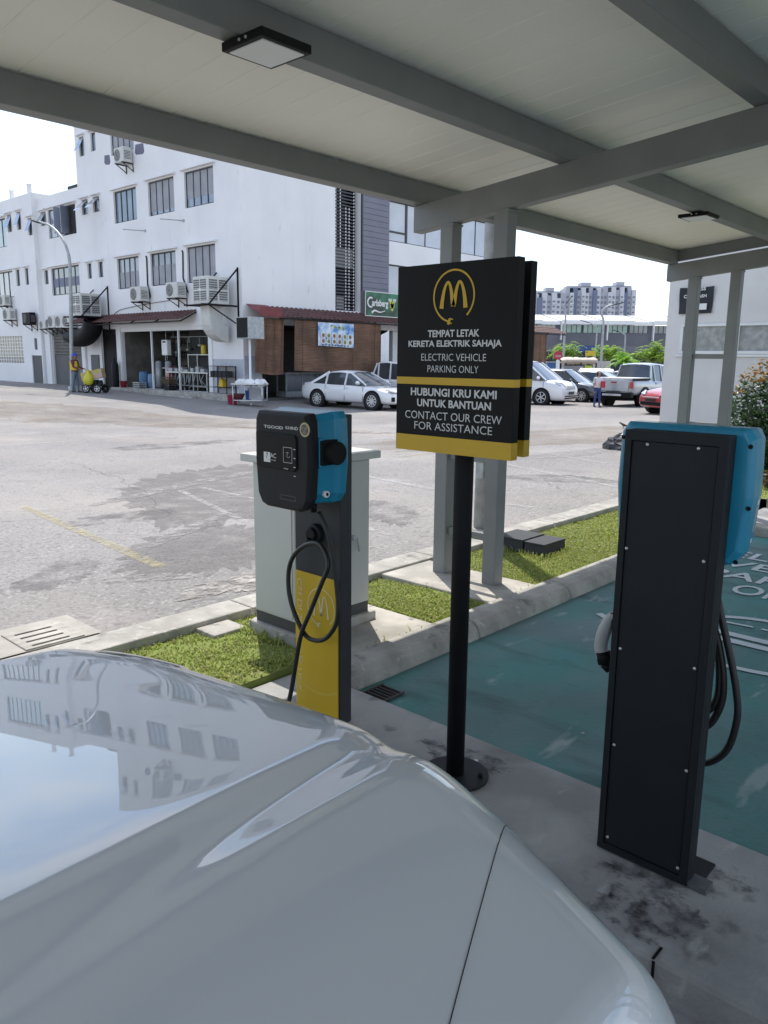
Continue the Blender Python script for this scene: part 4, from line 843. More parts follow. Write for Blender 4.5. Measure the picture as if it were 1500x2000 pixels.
def pk(paint, cover):
    return dict(paint=paint, w=1.80, R=.38, axles=(1.55, -1.50), spokes=6, zsill=.42, body=pk_body, cat='pickup truck',
        house=dict(zb=1.08, zr=1.76, wb=1.70, wt=1.42, xf0=1.05, xf1=.42, xr1=-.72, xr0=-.98, bp=[.10, -.55], thin=1),
        head=[([(2.40, .50, .78), (2.34, .80, .80), (2.15, .86, .96), (2.32, .58, .95)], (.03, .01, .02))], tail=[([(-2.525, .70, .78), (-2.525, .87, .78), (-2.525, .88, 1.06), (-2.525, .72, 1.04)], (-.02, .0, 0))],
        extra=[('tailgate', paint, lambda b_: b_.box(-2.535, -2.555, -.67, .67, .66, 1.11)), ('tailgate_handle', m_redp, lambda b_: b_.box(-2.556, -2.575, -.13, .13, .98, 1.03)), ('bumper', m_alu, lambda b_: b_.box(-2.50, -2.70, -.42, .42, .46, .54)), ('rear_bumper', m_black, lambda b_: b_.box(-2.40, -2.62, -.84, .84, .40, .60)),
               ('number_plate', m_plate, lambda b_: b_.box(-2.60, -2.63, -.30, .30, .50, .64)), ('bed_cover', cover, lambda b_: (b_.box(-2.46, -1.0, -.80, .80, 1.135, 1.20))), ('bed_rail', m_black, lambda b_: (b_.box(-2.50, -1.0, -.86, -.80, 1.11, 1.17), b_.box(-2.50, -1.0, .80, .86, 1.11, 1.17))), ('undertray', m_black, lambda b_: b_.box(-2.2, 2.2, -.6, .6, .30, .46))])
p_ = gnd(1222, 790); e_ = RF(10.2, 34.2); e_ = Vector((33.1, 15.05, G(15.05)))
car('parked_pickup', 'silver pickup truck with black bed rails, its tailgate facing the viewer', e_, math.radians(-2), pk(m_cs, m_white))
car('parked_pickup', 'white pickup truck half hidden behind the white sedan', Vector((25.6, 22.6, G(22.6))), DOWN + math.radians(4), pk(m_cw, m_black))
van = dict(paint=m_cw, w=1.84, R=.35, axles=(1.45, -1.45), spokes=6, zsill=.28, cat='van',
    body=[(2.42, .56, 1.40, .26), (2.38, .80, 1.60, .22), (2.2, .95, 1.74, .20), (1.85, 1.06, 1.82, .20), (1.3, 1.12, 1.84, .22), (-1.8, 1.12, 1.84, .24), (-2.3, 1.10, 1.80, .28), (-2.42, .95, 1.70, .34)],
    house=dict(zb=1.10, zr=1.86, wb=1.78, wt=1.46, xf0=1.62, xf1=.62, xr1=-2.05, xr0=-2.28, bp=[.62, -.55, -1.5]),
    head=[([(2.34, .40, .82), (2.24, .78, .86), (1.98, .86, 1.02), (2.22, .5, .95)], (.03, .01, .015))], tail=[([(-2.40, .70, .9), (-2.3, .9, .9), (-2.3, .9, 1.3), (-2.38, .72, 1.3)], (-.02, .01, 0))],
    extra=[('grille', m_alu, lambda b_: (b_.box(2.39, 2.43, -.42, .42, .76, .80), b_.box(2.385, 2.425, -.42, .42, .70, .74), b_.box(2.38, 2.42, -.42, .42, .82, .86))), ('air_intake', m_black, lambda b_: (b_.box(2.40, 2.44, -.6, .6, .30, .35), b_.box(2.40, 2.44, -.6, .6, .39, .43))), ('number_plate', m_plate, lambda b_: b_.box(2.43, 2.45, -.26, .26, .48, .60)), ('fog_lamp', m_headlamp, lambda b_: (b_.box(2.28, 2.36, -.78, -.66, .42, .55), b_.box(2.28, 2.36, .66, .78, .42, .55)))])
e_ = gnd(1060, 789); e_ = Vector((30.35, 19.5, G(19.5)))
car('parked_van', 'white people carrier with big windscreen parked beside the sign', e_, DOWN + math.radians(5), van)
hatch = dict(paint=m_cd, w=1.72, R=.31, axles=(1.25, -1.25), spokes=8, zsill=.24,
    body=[(2.02, .50, 1.28, .26), (1.96, .66, 1.5, .22), (1.75, .78, 1.64, .20), (1.3, .88, 1.70, .20), (.8, .95, 1.72, .21), (-1.3, .98, 1.72, .22), (-1.85, .95, 1.62, .26), (-1.98, .8, 1.52, .34)],
    house=dict(zb=.95, zr=1.48, wb=1.62, wt=1.24, xf0=1.0, xf1=.25, xr1=-1.35, xr0=-1.72, bp=[.12, -.75]),
    head=[([(1.97, .38, .64), (1.88, .70, .68), (1.62, .78, .80), (1.8, .5, .78)], (.03, .01, .02))], tail=[([(-1.94, .5, .8), (-1.86, .75, .8), (-1.8, .78, 1.0), (-1.92, .55, 1.0)], (-.02, .01, 0))],
    extra=[('grille', m_alu, lambda b_: b_.box(2.01, 2.04, -.45, .45, .56, .60)), ('air_intake', m_black, lambda b_: b_.box(2.0, 2.035, -.55, .55, .30, .42)), ('number_plate', m_plate, lambda b_: b_.box(2.03, 2.05, -.26, .26, .44, .54))])
e_ = gnd(1128, 783); car('parked_hatchback', 'dark grey hatchback parked between the white van and the woman', Vector((34.0, 19.35, G(19.35))), DOWN + math.radians(4), hatch)
sv = dict(sedan); sv['paint'] = m_cb
car('parked_sedan', 'silver blue sedan parked behind the woman, beyond the dark hatchback', Vector((37.2, 19.1, G(19.1))), DOWN + math.radians(6), sv)
sv = dict(sedan); sv['paint'] = m_cw
car('parked_sedan', 'white sedan, mostly hidden behind the woman and the silver pickup', Vector((40.6, 18.9, G(18.9))), DOWN, sv)
hr = dict(hatch); hr['paint'] = m_cr
e_ = gnd(1262, 799); rd = RF(11.15, 28.0); rd.z = G(rd.y)
car('parked_hatchback', 'red hatchback cut off by the pale building corner', rd, math.radians(151), hr)
# ================================================================ buildings: walls with openings
def facade(mb, axis, P, a0, a1, z0, z1, holes, depth=.16, into=1):
    """flat wall in the plane axis = P spanning a (the other horizontal axis) and z, with reveals going 'into' the building"""
    pt = (lambda a, z, o=0: (P + o * into, a, z)) if axis == 'x' else (lambda a, z, o=0: (a, P + o * into, z))
    A = sorted({a0, a1, *[h[0] for h in holes], *[h[1] for h in holes]}); Z = sorted({z0, z1, *[h[2] for h in holes], *[h[3] for h in holes]})
    A = [a for a in A if a0 <= a <= a1]; Z = [z for z in Z if z0 <= z <= z1]
    for i in range(len(A) - 1):
        for j in range(len(Z) - 1):
            ca, cz = (A[i] + A[i + 1]) / 2, (Z[j] + Z[j + 1]) / 2
            if any(h[0] < ca < h[1] and h[2] < cz < h[3] for h in holes): continue
            mb.quad(pt(A[i], Z[j]), pt(A[i + 1], Z[j]), pt(A[i + 1], Z[j + 1]), pt(A[i], Z[j + 1]))
    for h in holes:
        c = [(h[0], h[2]), (h[1], h[2]), (h[1], h[3]), (h[0], h[3])]
        for k in range(4): p_, q_ = c[k], c[(k + 1) % 4]; mb.quad(pt(*p_), pt(*q_), pt(*q_, depth), pt(*p_, depth))
    return mb
def window(parent, axis, P, rect, n, glass=None, into=1, nh=0, ledge=True, sash=None, curtain=None, depth=.10, fr=.05, wallm=None):
    a0, a1, z0, z1 = rect
    def B(mb, aa, ab, za, zb, o0, o1):
        if axis == 'x': mb.box(P + into * o0, P + into * o1, aa, ab, za, zb)
        else: mb.box(aa, ab, P + into * o0, P + into * o1, za, zb)
    mb = MB(); d0, d1 = depth - .02, depth + .03
    for za, zb in ((z0 + .002, z0 + fr), (z1 - fr, z1 - .002)): B(mb, a0 + .002, a1 - .002, za, zb, d0, d1)
    for k in range(n + 1):
        c = a0 + fr / 2 + (a1 - a0 - fr) * k / n; B(mb, c - fr / 2 + .002, c + fr / 2 - .002, z0 + fr, z1 - fr, d0 + .002, d1 - .002)
    for k in range(nh): c = z0 + (z1 - z0) * (k + 1) / (nh + 1); B(mb, a0 + fr, a1 - fr, c - .02, c + .02, d0 + .004, d1 - .004)
    w = mb.build('window', m_frame, parent)
    mb = MB(); B(mb, a0 + .003, a1 - .003, z0 + .003, z1 - .003, depth + .008, depth + .016); mb.build('pane', glass or m_glass, w)
    if curtain:
        f0, f1, m_ = curtain
        mb = MB(); B(mb, a0 + fr, a1 - fr, z0 + (z1 - z0) * f0, z0 + (z1 - z0) * f1, depth + .002, depth + .007); mb.build('curtain', m_, w)
    if ledge:
        mb = MB(); e = .16; B(mb, a0 - e, a1 + e, z1 + .06, z1 + .13, -.14, -.001); mb.build('ledge', wallm or m_white_wall, w, bevel=.008)
    if sash:   # top-hung sash pushed open
        mb = MB(); o = sash; k = (z1 - z0)
        if axis == 'x': c = [(P + .02, a0 + .02, z1 - .05), (P + .02, a1 - .02, z1 - .05), (P - o * k * .75, a1 - .02, z1 - .05 - k * .72), (P - o * k * .75, a0 + .02, z1 - .05 - k * .72)]
        mb.prism(c, (.02, 0, .03)); mb.build('open_sash', m_glass_lt, w)
    return w
def hole(u0, v0, u1, v1, X=19.1):
    a = atx(u0, v0, X); b_ = atx(u1, v1, X); c = atx(u1, v0 - (u1 - u0) * .18, X); return (min(a.y, b_.y), max(a.y, b_.y), min(a.z, b_.z), max(a.z, b_.z))
BX, BY, BYE, BXE, BH = 19.1, 25.03, 37.62, 37.6, 12.9
sh = thing('shophouse', 'tall white corner shophouse with dark window grids and grey cladding', 'building', (BX, BY, 0))
h3 = [(32.37, 34.31, 7.60, 8.96), (29.42, 31.40, 7.60, 8.98), (26.67, 28.66, 7.61, 8.99)]
h2 = [(32.43, 34.30, 4.72, 6.07), (29.49, 31.46, 4.71, 6.07), (26.69, 28.67, 4.68, 6.10)]
h4 = [(a, b_, 10.48, 11.84) for a, b_, _, _ in h3]
s3 = [(36.72, 37.30, 8.30, 8.98), (35.62, 36.2, 8.30, 8.98)]; s2 = [(36.72, 37.12, 5.36, 6.06), (35.62, 36.05, 5.36, 6.06)]; s4 = [(36.75, 37.2, 10.9, 11.75), (35.65, 36.1, 10.95, 11.75)]
kit = (27.3, 34.25, .27, 2.80); doorh = (34.75, 36.2, .15, 2.95)
mb = MB(); facade(mb, 'x', BX, BY, BYE, -.2, BH, h2 + h3 + h4 + s2 + s3 + s4 + [kit, doorh]); mb.build('wall', m_white_wall, sh)
rib = [(27.45, 36.9, 6.98, 8.75), (27.45, 36.9, 4.15, 5.97), (27.45, 36.9, 9.9, 11.7)]
shopw = (20.0, 37.2, -.2, 3.0); lou = (24.07, 25.62, 3.74, 11.5)
mb = MB(); facade(mb, 'y', BY, BX, BXE, -.2, BH, rib + [shopw, lou], depth=.35); mb.build('wall', m_white_wall, sh)
mb = MB(); mb.quad((BXE, BY, -.2), (BXE, BYE, -.2), (BXE, BYE, BH), (BXE, BY, BH)); mb.quad((BX, BYE, -.2), (BXE, BYE, -.2), (BXE, BYE, BH), (BX, BYE, BH)); mb.quad((BX, BY, BH - .5), (BXE, BY, BH - .5), (BXE, BYE, BH - .5), (BX, BYE, BH - .5)); mb.build('wall', m_white_wall, sh)
mb = MB(); mb.box(BX + .001, BX + .2, BY + .2, BYE, BH + .001, BH + .06); mb.box(BX + .001, BXE, BY + .001, BY + .2, BH + .001, BH + .06); mb.build('coping', m_white_wall, sh)
cur = mat('pale_curtain', (.36, .37, .40), .9, var=.15, sc=2); band = mat('grey_blue_blind', (.20, .22, .30), .8, var=.1)
window(sh, 'x', BX, h3[0], 4, m_glass); window(sh, 'x', BX, h3[1], 4, m_glass_lt, curtain=(.12, .97, cur)); window(sh, 'x', BX, h3[2], 4, m_glass_lt, curtain=(.27, .97, cur))
window(sh, 'x', BX, h2[0], 4, m_glass_lt, curtain=(.03, .55, cur)); window(sh, 'x', BX, h2[1], 4, m_glass, curtain=(.03, .62, cur)); window(sh, 'x', BX, h2[2], 4, m_glass_lt, curtain=(.03, .97, cur))
for i, r in enumerate(h4): window(sh, 'x', BX, r, 4, m_glass_lt, curtain=(.03, .97, cur) if i == 0 else None)
for i, r in enumerate(s3): window(sh, 'x', BX, r, 1, m_glass, sash=.9)
for r in s2: window(sh, 'x', BX, r, 1, m_glass)
window(sh, 'x', BX, s4[0], 1, m_glass_gr, sash=.5); window(sh, 'x', BX, s4[1], 1, m_glass_lt)
m_pale = mat('sky_reflection_glass', (.50, .52, .58), .12, var=.15, sc=.8, coat=1)  # sky reflection is painted into the pale pane colour
for r in rib: window(sh, 'y', BY, r, 7, m_pale, nh=0, ledge=False, depth=.12)
mb = MB(); mb.box(27.5, 28.75, BY + .095, BY + .16, 7.38, 7.46); mb.box(28.70, 28.80, BY + .09, BY + .16, 7.0, 8.73); mb.build('window_transom', m_frame, sh)
# louvre panel with stair behind, grey cladding beside it
mb = MB(); mb.box(24.08, 25.61, BY + .9, BY + .95, 3.75, 11.49); mb.build('louvre_backing', m_dark, sh)
mb = MB()
z = 3.80
while z < 11.45: mb.box(24.08, 25.40, BY + .20, BY + .25, z, z + .05); z += .135
mb.cur = 1
for x in (24.25, 24.52): 
    z = 6.4
    while z < 11.4: mb.box(x, x + .035, BY + .16, BY + .19, z, z + .075); z += .135
for x in (24.85, 25.05, 25.34):
    z = 3.8
    while z < (11.4 if x > 25.3 else 8.0): mb.box(x, x + .035, BY + .16, BY + .19, z, z + .075); z += .135
mb.build('louvre_slats', [mat('louvre_grey', (.075, .078, .085), .6), m_white], sh)
mb = MB(); mb.box(24.08, 25.4, BY + .27, BY + .30, 5.6, 6.38); mb.build('stair_landing', mat('landing_grey', (.36, .36, .38), .8), sh); mb = MB(); mb.box(24.4, 24.85, BY + .27, BY + .30, 3.85, 4.35); mb.build('stair_landing', mat('landing_grey', (.36, .36, .38), .8), sh)
mb = MB(); mb.box(24.0, 25.62, BY - .10, BY - .001, 3.50, 3.735); mb.build('louvre_sill', m_white_wall, sh)
mb = MB(); mb.box(25.64, 27.42, BY - .02, BY - .001, 3.35, 11.6); mb.build('cladding_backing', m_dark, sh)
mb = MB(); z = 3.36
while z < 11.5: mb.box(25.70, 27.41, BY - .06, BY - .0205, z, z + .228); z += .242
mb.build('cladding', m_clad, sh)
mb = MB(); mb.box(25.62, 25.70, BY - .065, BY - .002, 3.36, 11.6); mb.build('cladding_trim', m_frame, sh)
# ground floor: kitchen recess on the left face, shop recess on the right face
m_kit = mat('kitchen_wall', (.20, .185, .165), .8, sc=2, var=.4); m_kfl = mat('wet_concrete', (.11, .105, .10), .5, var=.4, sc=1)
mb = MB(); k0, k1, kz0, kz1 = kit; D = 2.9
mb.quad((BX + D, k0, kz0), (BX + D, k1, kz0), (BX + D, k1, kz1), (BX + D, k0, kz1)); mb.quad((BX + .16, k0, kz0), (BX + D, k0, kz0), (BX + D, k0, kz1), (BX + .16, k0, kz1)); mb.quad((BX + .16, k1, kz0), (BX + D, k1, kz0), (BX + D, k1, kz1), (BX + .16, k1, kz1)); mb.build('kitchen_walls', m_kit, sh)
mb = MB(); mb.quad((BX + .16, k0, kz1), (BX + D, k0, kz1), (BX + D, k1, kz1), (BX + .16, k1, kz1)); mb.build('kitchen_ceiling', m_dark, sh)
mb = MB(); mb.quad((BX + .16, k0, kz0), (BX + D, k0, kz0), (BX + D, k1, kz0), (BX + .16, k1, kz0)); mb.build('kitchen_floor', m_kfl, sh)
mb = MB(); mb.box(BX - .55, BX - .001, 25.3, 34.5, -.12, .265); mb.box(BX - .85, BX - .56, 27.4, 31.0, -.12, .10); mb.build('step', m_kerb, sh, bevel=.02)
mb = MB()
for y in (27.33, 29.55, 31.7): mb = MB(); mb.box(BX + .02, BX + .09, y, y + .07, kz0, kz1 - .001); mb.build('kitchen_post', m_white, sh)
mb = MB(); mb.box(BX - .05, BX - .001, 34.27, 34.5, .27, 2.95); mb.box(BX - .05, BX - .001, 27.05, 27.28, .27, 2.95); mb.box(BX - .05, BX - .001, 27.05, 34.5, 2.951, 3.12); mb.build('kitchen_frame', m_white_wall, sh)
mb = MB(); mb.box(BX + .10, BX + .14, 34.76, 36.19, .16, 2.94); mb.build('side_door', m_black, sh)
m_tile = mat('pale_blue_tile', (.42, .45, .52), .3, var=.1, sc=6)
mb = MB(); mb.box(BX - .012, BX - .001, 25.05, 27.04, .27, 1.62); mb.build('tile_dado', m_tile, sh)
mb = MB(); mb.box(19.12, 19.98, BY - .014, BY - .001, -.1, 1.75); mb.build('tile_pillar', mat('white_tile', (.55, .58, .66), .3, var=.1, sc=6), sh)
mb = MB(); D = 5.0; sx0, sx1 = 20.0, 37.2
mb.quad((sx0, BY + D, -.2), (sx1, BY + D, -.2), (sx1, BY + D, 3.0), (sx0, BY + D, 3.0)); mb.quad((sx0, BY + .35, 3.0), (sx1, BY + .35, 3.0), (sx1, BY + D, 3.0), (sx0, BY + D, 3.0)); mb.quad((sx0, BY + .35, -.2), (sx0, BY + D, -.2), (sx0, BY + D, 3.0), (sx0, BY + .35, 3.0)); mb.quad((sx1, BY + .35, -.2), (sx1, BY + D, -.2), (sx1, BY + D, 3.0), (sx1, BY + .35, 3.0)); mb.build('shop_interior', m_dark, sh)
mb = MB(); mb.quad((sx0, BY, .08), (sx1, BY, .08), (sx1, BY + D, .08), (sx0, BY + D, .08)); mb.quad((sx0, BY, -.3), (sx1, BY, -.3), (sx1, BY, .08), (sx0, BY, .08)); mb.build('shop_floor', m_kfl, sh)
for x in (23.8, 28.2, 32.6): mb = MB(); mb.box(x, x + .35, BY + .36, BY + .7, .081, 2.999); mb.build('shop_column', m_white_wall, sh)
mb = MB()     # painted-over patches beside the top window
for u0, v0, u1, v1 in ((203, 304, 216, 321), (263, 283, 282, 300)):
    r = hole(u0, v0, u1, v1); i = 0; mb.poly([(BX - .004, r[0], r[2] + .08), (BX - .004, r[0] + .1, r[2]), (BX - .004, r[1] - .1, r[2] + .05), (BX - .004, r[1], r[2] + .15), (BX - .004, r[1] - .05, r[3]), (BX - .004, r[0] + .05, r[3] - .04)])
mb.build('paint_patch', mat('purple_grey_paint', (.17, .165, .23), .8, var=.1), sh)
mb = MB()
for (u, v), (u2, v2) in (((327, 428), (359, 431)), ((244, 457), (284, 451))):
    q0 = atx(u2, v2, BX); q1 = q0 + Vector((-.75, .55, .03)); mb.cyl(q0, q1, .02, n=8); mb.cyl(q0 + Vector((-.01, 0, 0)), q0 + Vector((.0, 0, 0)), .07, n=12)
mb.build('wall_rod', m_galv, sh)
mb = MB()
mb.tube([(BX - .03, 28.95, 6.0), (BX - .03, 28.9, 5.9), (BX - .03, 28.95, 4.9), (BX - .05, 28.6, 4.3)], .03, 8); mb.build('pipe', m_charcoal, sh); mb = MB(); mb.tube([(BX - .03, 31.75, 6.0), (BX - .03, 31.7, 5.9), (BX - .03, 31.72, 4.8), (BX - .05, 31.5, 4.25)], .03, 8); mb.build('pipe', m_charcoal, sh)
mb = MB(); mb.tube(spline([(BX - .03, 30.0, 4.05), (BX - .03, 31.3, 4.0), (BX - .03, 33.0, 3.9), (BX - .03, 34.4, 3.75), (BX - .03, 35.4, 3.3)], 6), .012, 6); mb.build('wire', m_charcoal, sh)
# the lower terrace to the left
lw = thing('terrace_house', 'lower white terrace house joined to the left of the tall shophouse, with an open casement', 'building', (BX, BYE, .1))
L1 = 42.15
t3 = (37.98, 40.92, 7.55, 8.93); t2 = (37.98, 41.0, 4.74, 6.09)
sm = [hole(73.7, 415.5, 83, 435), hole(56.7, 421, 64, 441)]; sm2 = [hole(83, 529, 91, 548)]
sm = [(41.15, 41.75, 8.25, 8.92)]; sm2 = [(41.35, 41.8, 5.35, 6.05)]
gate = (38.1, 41.45, .15, 3.05)
mb = MB(); facade(mb, 'x', BX, BYE + .001, L1, -.2, 9.62, [t3, t2, gate] + sm + sm2); mb.build('wall', m_white_wall, lw)
mb = MB(); mb.quad((BX, BYE, 9.3), (BX + 15, BYE, 9.3), (BX + 15, L1, 9.3), (BX, L1, 9.3)); mb.build('roof', m_grey_wall, lw)
mb = MB(); mb.box(BX + 1.5, BX + 6, BYE + .3, L1 - .5, 9.31, 10.4); mb.build('roof_room', m_dark, lw)
window(lw, 'x', BX, t2, 5, m_glass, curtain=(.3, .62, band)); w3 = window(lw, 'x', BX, (37.98, 40.92, 7.55, 8.93), 4, m_dark)
mb = MB()
ya_, yb_ = atx(122.5, 430, BX).y, atx(131.5, 430, BX).y
for y_, q_ in ((ya_, .03), (yb_, -.22)): mb.prism([(BX + .05, y_, 7.62), (BX - .44, y_ + q_, 7.62), (BX - .44, y_ + q_, 8.88), (BX + .05, y_, 8.88)], (.0, .035, 0))
mb.build('open_casement', m_glass_lt, w3)
mb = MB(); mb.box(BX + .09, BX + .105, ya_ + .05, 40.88, 7.58, 8.9); mb.build('closed_pane', m_glass_lt, w3)
for r in sm: window(lw, 'x', BX, r, 1, m_glass, sash=.6)
for r in sm2: window(lw, 'x', BX, r, 1, m_glass)
mb = MB(); mb.box(BX + .10, BX + .14, gate[0] + .01, gate[1] - .01, .16, 1.72); mb.build('gate_panel', mat('gate_grey', (.10, .10, .105), .6), lw)
mb = MB()
for k in range(24): y = gate[0] + .05 + k * .142; mb.box(BX + .11, BX + .13, y, y + .03, 1.73, 3.04)
for k in range(8): z = 1.8 + k * .16; mb.box(BX + .105, BX + .125, gate[0] + .02, gate[1] - .02, z, z + .03)
mb.box(BX + .09, BX + .145, 39.6, 39.72, .16, 3.04); mb.build('gate_grille', mat('gate_mesh', (.22, .215, .20), .6), lw)
mb = MB(); mb.quad((BX + .8, gate[0], .1), (BX + .8, gate[1], .1), (BX + .8, gate[1], 3.05), (BX + .8, gate[0], 3.05)); mb.build('gate_backing', mat('gate_back', (.26, .25, .23), .8), lw)
mb = MB(); mb.box(BX - .10, BX - .001, 37.7, 38.05, -.1, 3.3); mb.box(BX - .10, BX - .001, 41.5, 42.1, -.1, 3.3); mb.build('gate_pillar', m_white_wall, lw, bevel=.01)
mb = MB(); mb.prism([(BX - 1.3, 38.2, -.05), (BX, 38.2, .16), (BX, 41.4, .16), (BX - 1.3, 41.4, -.05)], (0, 0, -.2)); mb.build('ramp', m_pad, lw)
mb = MB(); mb.box(BX - .06, BX - .0, 36.45, 37.2, .85, 1.75); mb.build('meter_box', mat('meter_grey', (.10, .10, .105), .6), lw)
X2 = 18.85
l2 = thing('terrace_house', 'white terrace house at the far left edge, with drying window frames and grille at the ground', 'building', (X2, L1, .2))
l2['label'] = 'white terrace house at the far left edge with a barred ground floor window'
hs = []
def hz(u0, u1, z0, z1): a = atx(u0, 470, X2).y; b_ = atx(u1, 470, X2).y; return (min(a, b_), max(a, b_), z0, z1)
b3 = [hz(74.5, 82, 7.9, 8.75), hz(57, 64.5, 7.85, 8.7), hz(36, 43.5, 8.25, 9.15), hz(17, 25, 8.25, 9.15)]; b2 = [hz(83, 91, 5.2, 5.98), hz(65, 71.5, 5.15, 5.95), hz(44, 50.5, 5.4, 6.25), hz(26, 33, 5.4, 6.25)]
b3 = [r for r in b3 if r[0] > L1 + .1]; b2 = [r for r in b2 if r[0] > L1 + .1]
B3 = [hz(-60, 13, 7.55, 9.05)]; B2 = [hz(-60, 19, 4.85, 6.25)]; gr1 = hz(-40, 29, 1.25, 2.75)
slots = [hz(45, 65, .1, 1.7), hz(72, 86, .1, 1.6)]
for r in (hz(52, 58, 2.0, 2.6), hz(72, 79, 1.9, 2.5)): slots.append(r)
slots = [r for r in slots if r[0] > L1 + .05]
mb = MB(); facade(mb, 'x', X2, L1, 80, -.2, 9.92, b3 + b2 + B3 + B2 + [gr1] + slots); mb.quad((X2, L1, -.2), (X2 + 14, L1, -.2), (X2 + 14, L1, 9.92), (X2, L1, 9.92)); mb.build('wall', m_white_wall, l2)
mb = MB(); mb.quad((X2, L1, 9.6), (X2 + 14, L1, 9.6), (X2 + 14, 80, 9.6), (X2, 80, 9.6)); mb.build('roof', m_grey_wall, l2)
for r in b3: window(l2, 'x', X2, r, 1, m_glass, sash=.35)
for r in b2: window(l2, 'x', X2, r, 1, m_glass)
for r in B3: window(l2, 'x', X2, r, 8, mat('teal_glass', (.20, .30, .34), .1, coat=1))
for r in B2: window(l2, 'x', X2, r, 8, m_glass_lt)
mb = MB()
for k in range(9): z = gr1[2] + k * (gr1[3] - gr1[2]) / 8; mb.box(X2 + .04, X2 + .06, gr1[0], gr1[1], z - .015, z + .015)
k = gr1[0]
while k < gr1[1]: mb.box(X2 + .03, X2 + .05, k, k + .025, gr1[2], gr1[3]); k += .35
mb.build('window_grille', m_white, l2); mb = MB(); mb.quad((X2 + .14, gr1[0], gr1[2]), (X2 + .14, gr1[1], gr1[2]), (X2 + .14, gr1[1], gr1[3]), (X2 + .14, gr1[0], gr1[3])); mb.build('pane', mat('dim_glass', (.16, .18, .16), .2, coat=1), l2)
mb = MB()
for r in slots: mb.box(X2 + .05, X2 + .09, r[0] + .003, r[1] - .003, r[2] + .003, r[3] - .003)
mb.build('metal_shutter', mat('shutter_grey', (.085, .085, .09), .6), l2)
for u, h_ in ((36, .95), (71.5, 1.0)):
    p_ = atx(u, 378, X2 + .5); mb = MB(); mb.box(X2 + .05, X2 + .22, p_.y - .085, p_.y + .085, 9.6, 9.92 + h_ * .42); mb.box(X2 + .03, X2 + .24, p_.y - .105, p_.y + .105, 9.92 + h_ * .42, 9.97 + h_ * .42); mb.build('chimney', m_white_wall, l2)
# awnings
def awning(label, axis, P, a0, a1, zt, zb, out, group):
    t = thing('awning', label, 'awning', (P - out, (a0 + a1) / 2, zb) if axis == 'x' else ((a0 + a1) / 2, P - out, zb), 0, group)
    pt = (lambda a, o, z: (P - o, a, z)) if axis == 'x' else (lambda a, o, z: (a, P - o, z))
    mb = MB(); n = int((a1 - a0) / .05); top, bot = [], []
    rows = []
    for s_ in (0, .25, .5, .75, 1.0):
        r = []
        for k in range(n + 1):
            a = a0 + (a1 - a0) * k / n; w = .022 * math.sin(k * math.pi / 2 * .8) ; r.append(pt(a, .02 + (out - .02) * s_, zt + (zb - zt) * s_ + w - (.02 if s_ < 1 else 0)))
        rows.append(r); 
        if 0 < s_ < 1: rows.append([(x, y, z - .035) for x, y, z in r])
    mb.grid(rows, smooth=False); ti = mb.build('tile_sheet', m_red_tile, t, fix=False)
    q = ti.modifiers.new('solid', 'SOLIDIFY'); q.thickness = .03
    mb = MB(); p0 = pt(a0, out - .04, zb - .10); p1 = pt(a1, out - .04, zb - .10); mb.bar(p0, p1, .05); 
    k = a0
    while k <= a1 + .01: mb.bar(pt(k, out - .04, zb - .11), pt(k, .02, zt - .09), .045); k += (a1 - a0) / max(2, int((a1 - a0) / 1.8))
    mb.build('bracket', m_black, t)
    return t
awning('red corrugated tile awning over the open kitchen, below the air conditioners', 'x', BX - .001, 28.1, 38.0, 3.60, 3.22, .85, 'red tile awnings')
aw = awning('long red tile awning holding the bamboo blinds', 'y', BY - .07, 20.2, 42.0, 3.72, 3.30, .95, 'red tile awnings')
mb = MB(); mb.prism([(19.25, BY - .071, 3.70), (19.3, BY - .9, 3.28), (20.25, BY - 1.02, 3.28), (20.2, BY - .071, 3.70)], (0, 0, .03)); mb.prism([(19.25, BY - .9, 3.60), (20.25, BY - 1.0, 3.58), (20.25, BY - 1.0, 3.22), (19.25, BY - .9, 3.26)], (0, .02, 0)); mb.build('corner_sheet', mat('red_sheet', (.20, .04, .045), .6, var=.2), aw)
AYF = BY - .98
# bamboo blinds hanging from the right awning
def blind(label, x0, x1, z0, z1, yy, skew=0.0, sag=.05):
    rows = []; n = int((z1 - z0) / .03)
    for j in range(n + 1):
        f = j / n; rows.append([(x0 + (x1 - x0) * k / 24 + skew * f, yy + .02 * math.sin(k * .9) + (.012 if j % 2 else 0), z1 - (z1 - z0) * f - sag * math.sin(k / 24 * 2.2) * f) for k in range(25)])
    t = thing('bamboo_blind', label, 'bamboo blind', ((x0 + x1) / 2, yy, z0), 0, 'bamboo blinds'); mb = MB(); mb.grid(rows, smooth=False); o_ = mb.build('slats', m_bamboo, t, fix=False)
    q_ = o_.modifiers.new('solid', 'SOLIDIFY'); q_.thickness = .012
    mb = MB()
    for fx in (.08, .35, .65, .92): x = x0 + (x1 - x0) * fx; mb.bar((x, yy - .03, z1), (x + skew, yy - .03, z0), .02, .008)
    mb.build('cord', m_brown, t)
    mb = MB(); mb.cyl((x0, yy, z1 + .02), (x1, yy, z1 + .02), .025, n=8); mb.build('rail', m_brown, t)
def ax(u, v, Y=AYF): return aty(u, v, Y)
b0 = ax(577, 627); b1 = ax(745, 640); bb = ax(575, 724)
blind('wide brown bamboo blind carrying the blue menu banner', b0.x, b1.x, bb.z, 3.17, AYF + .03, -.05, .08)
b2_ = ax(508, 627); b3_ = ax(563, 627)
blind('narrow dark bamboo blind left of the wide one, next to the tiled pillar', b2_.x, b3_.x, ax(508, 727).z, 3.15, AYF + .25, -.08, .12)
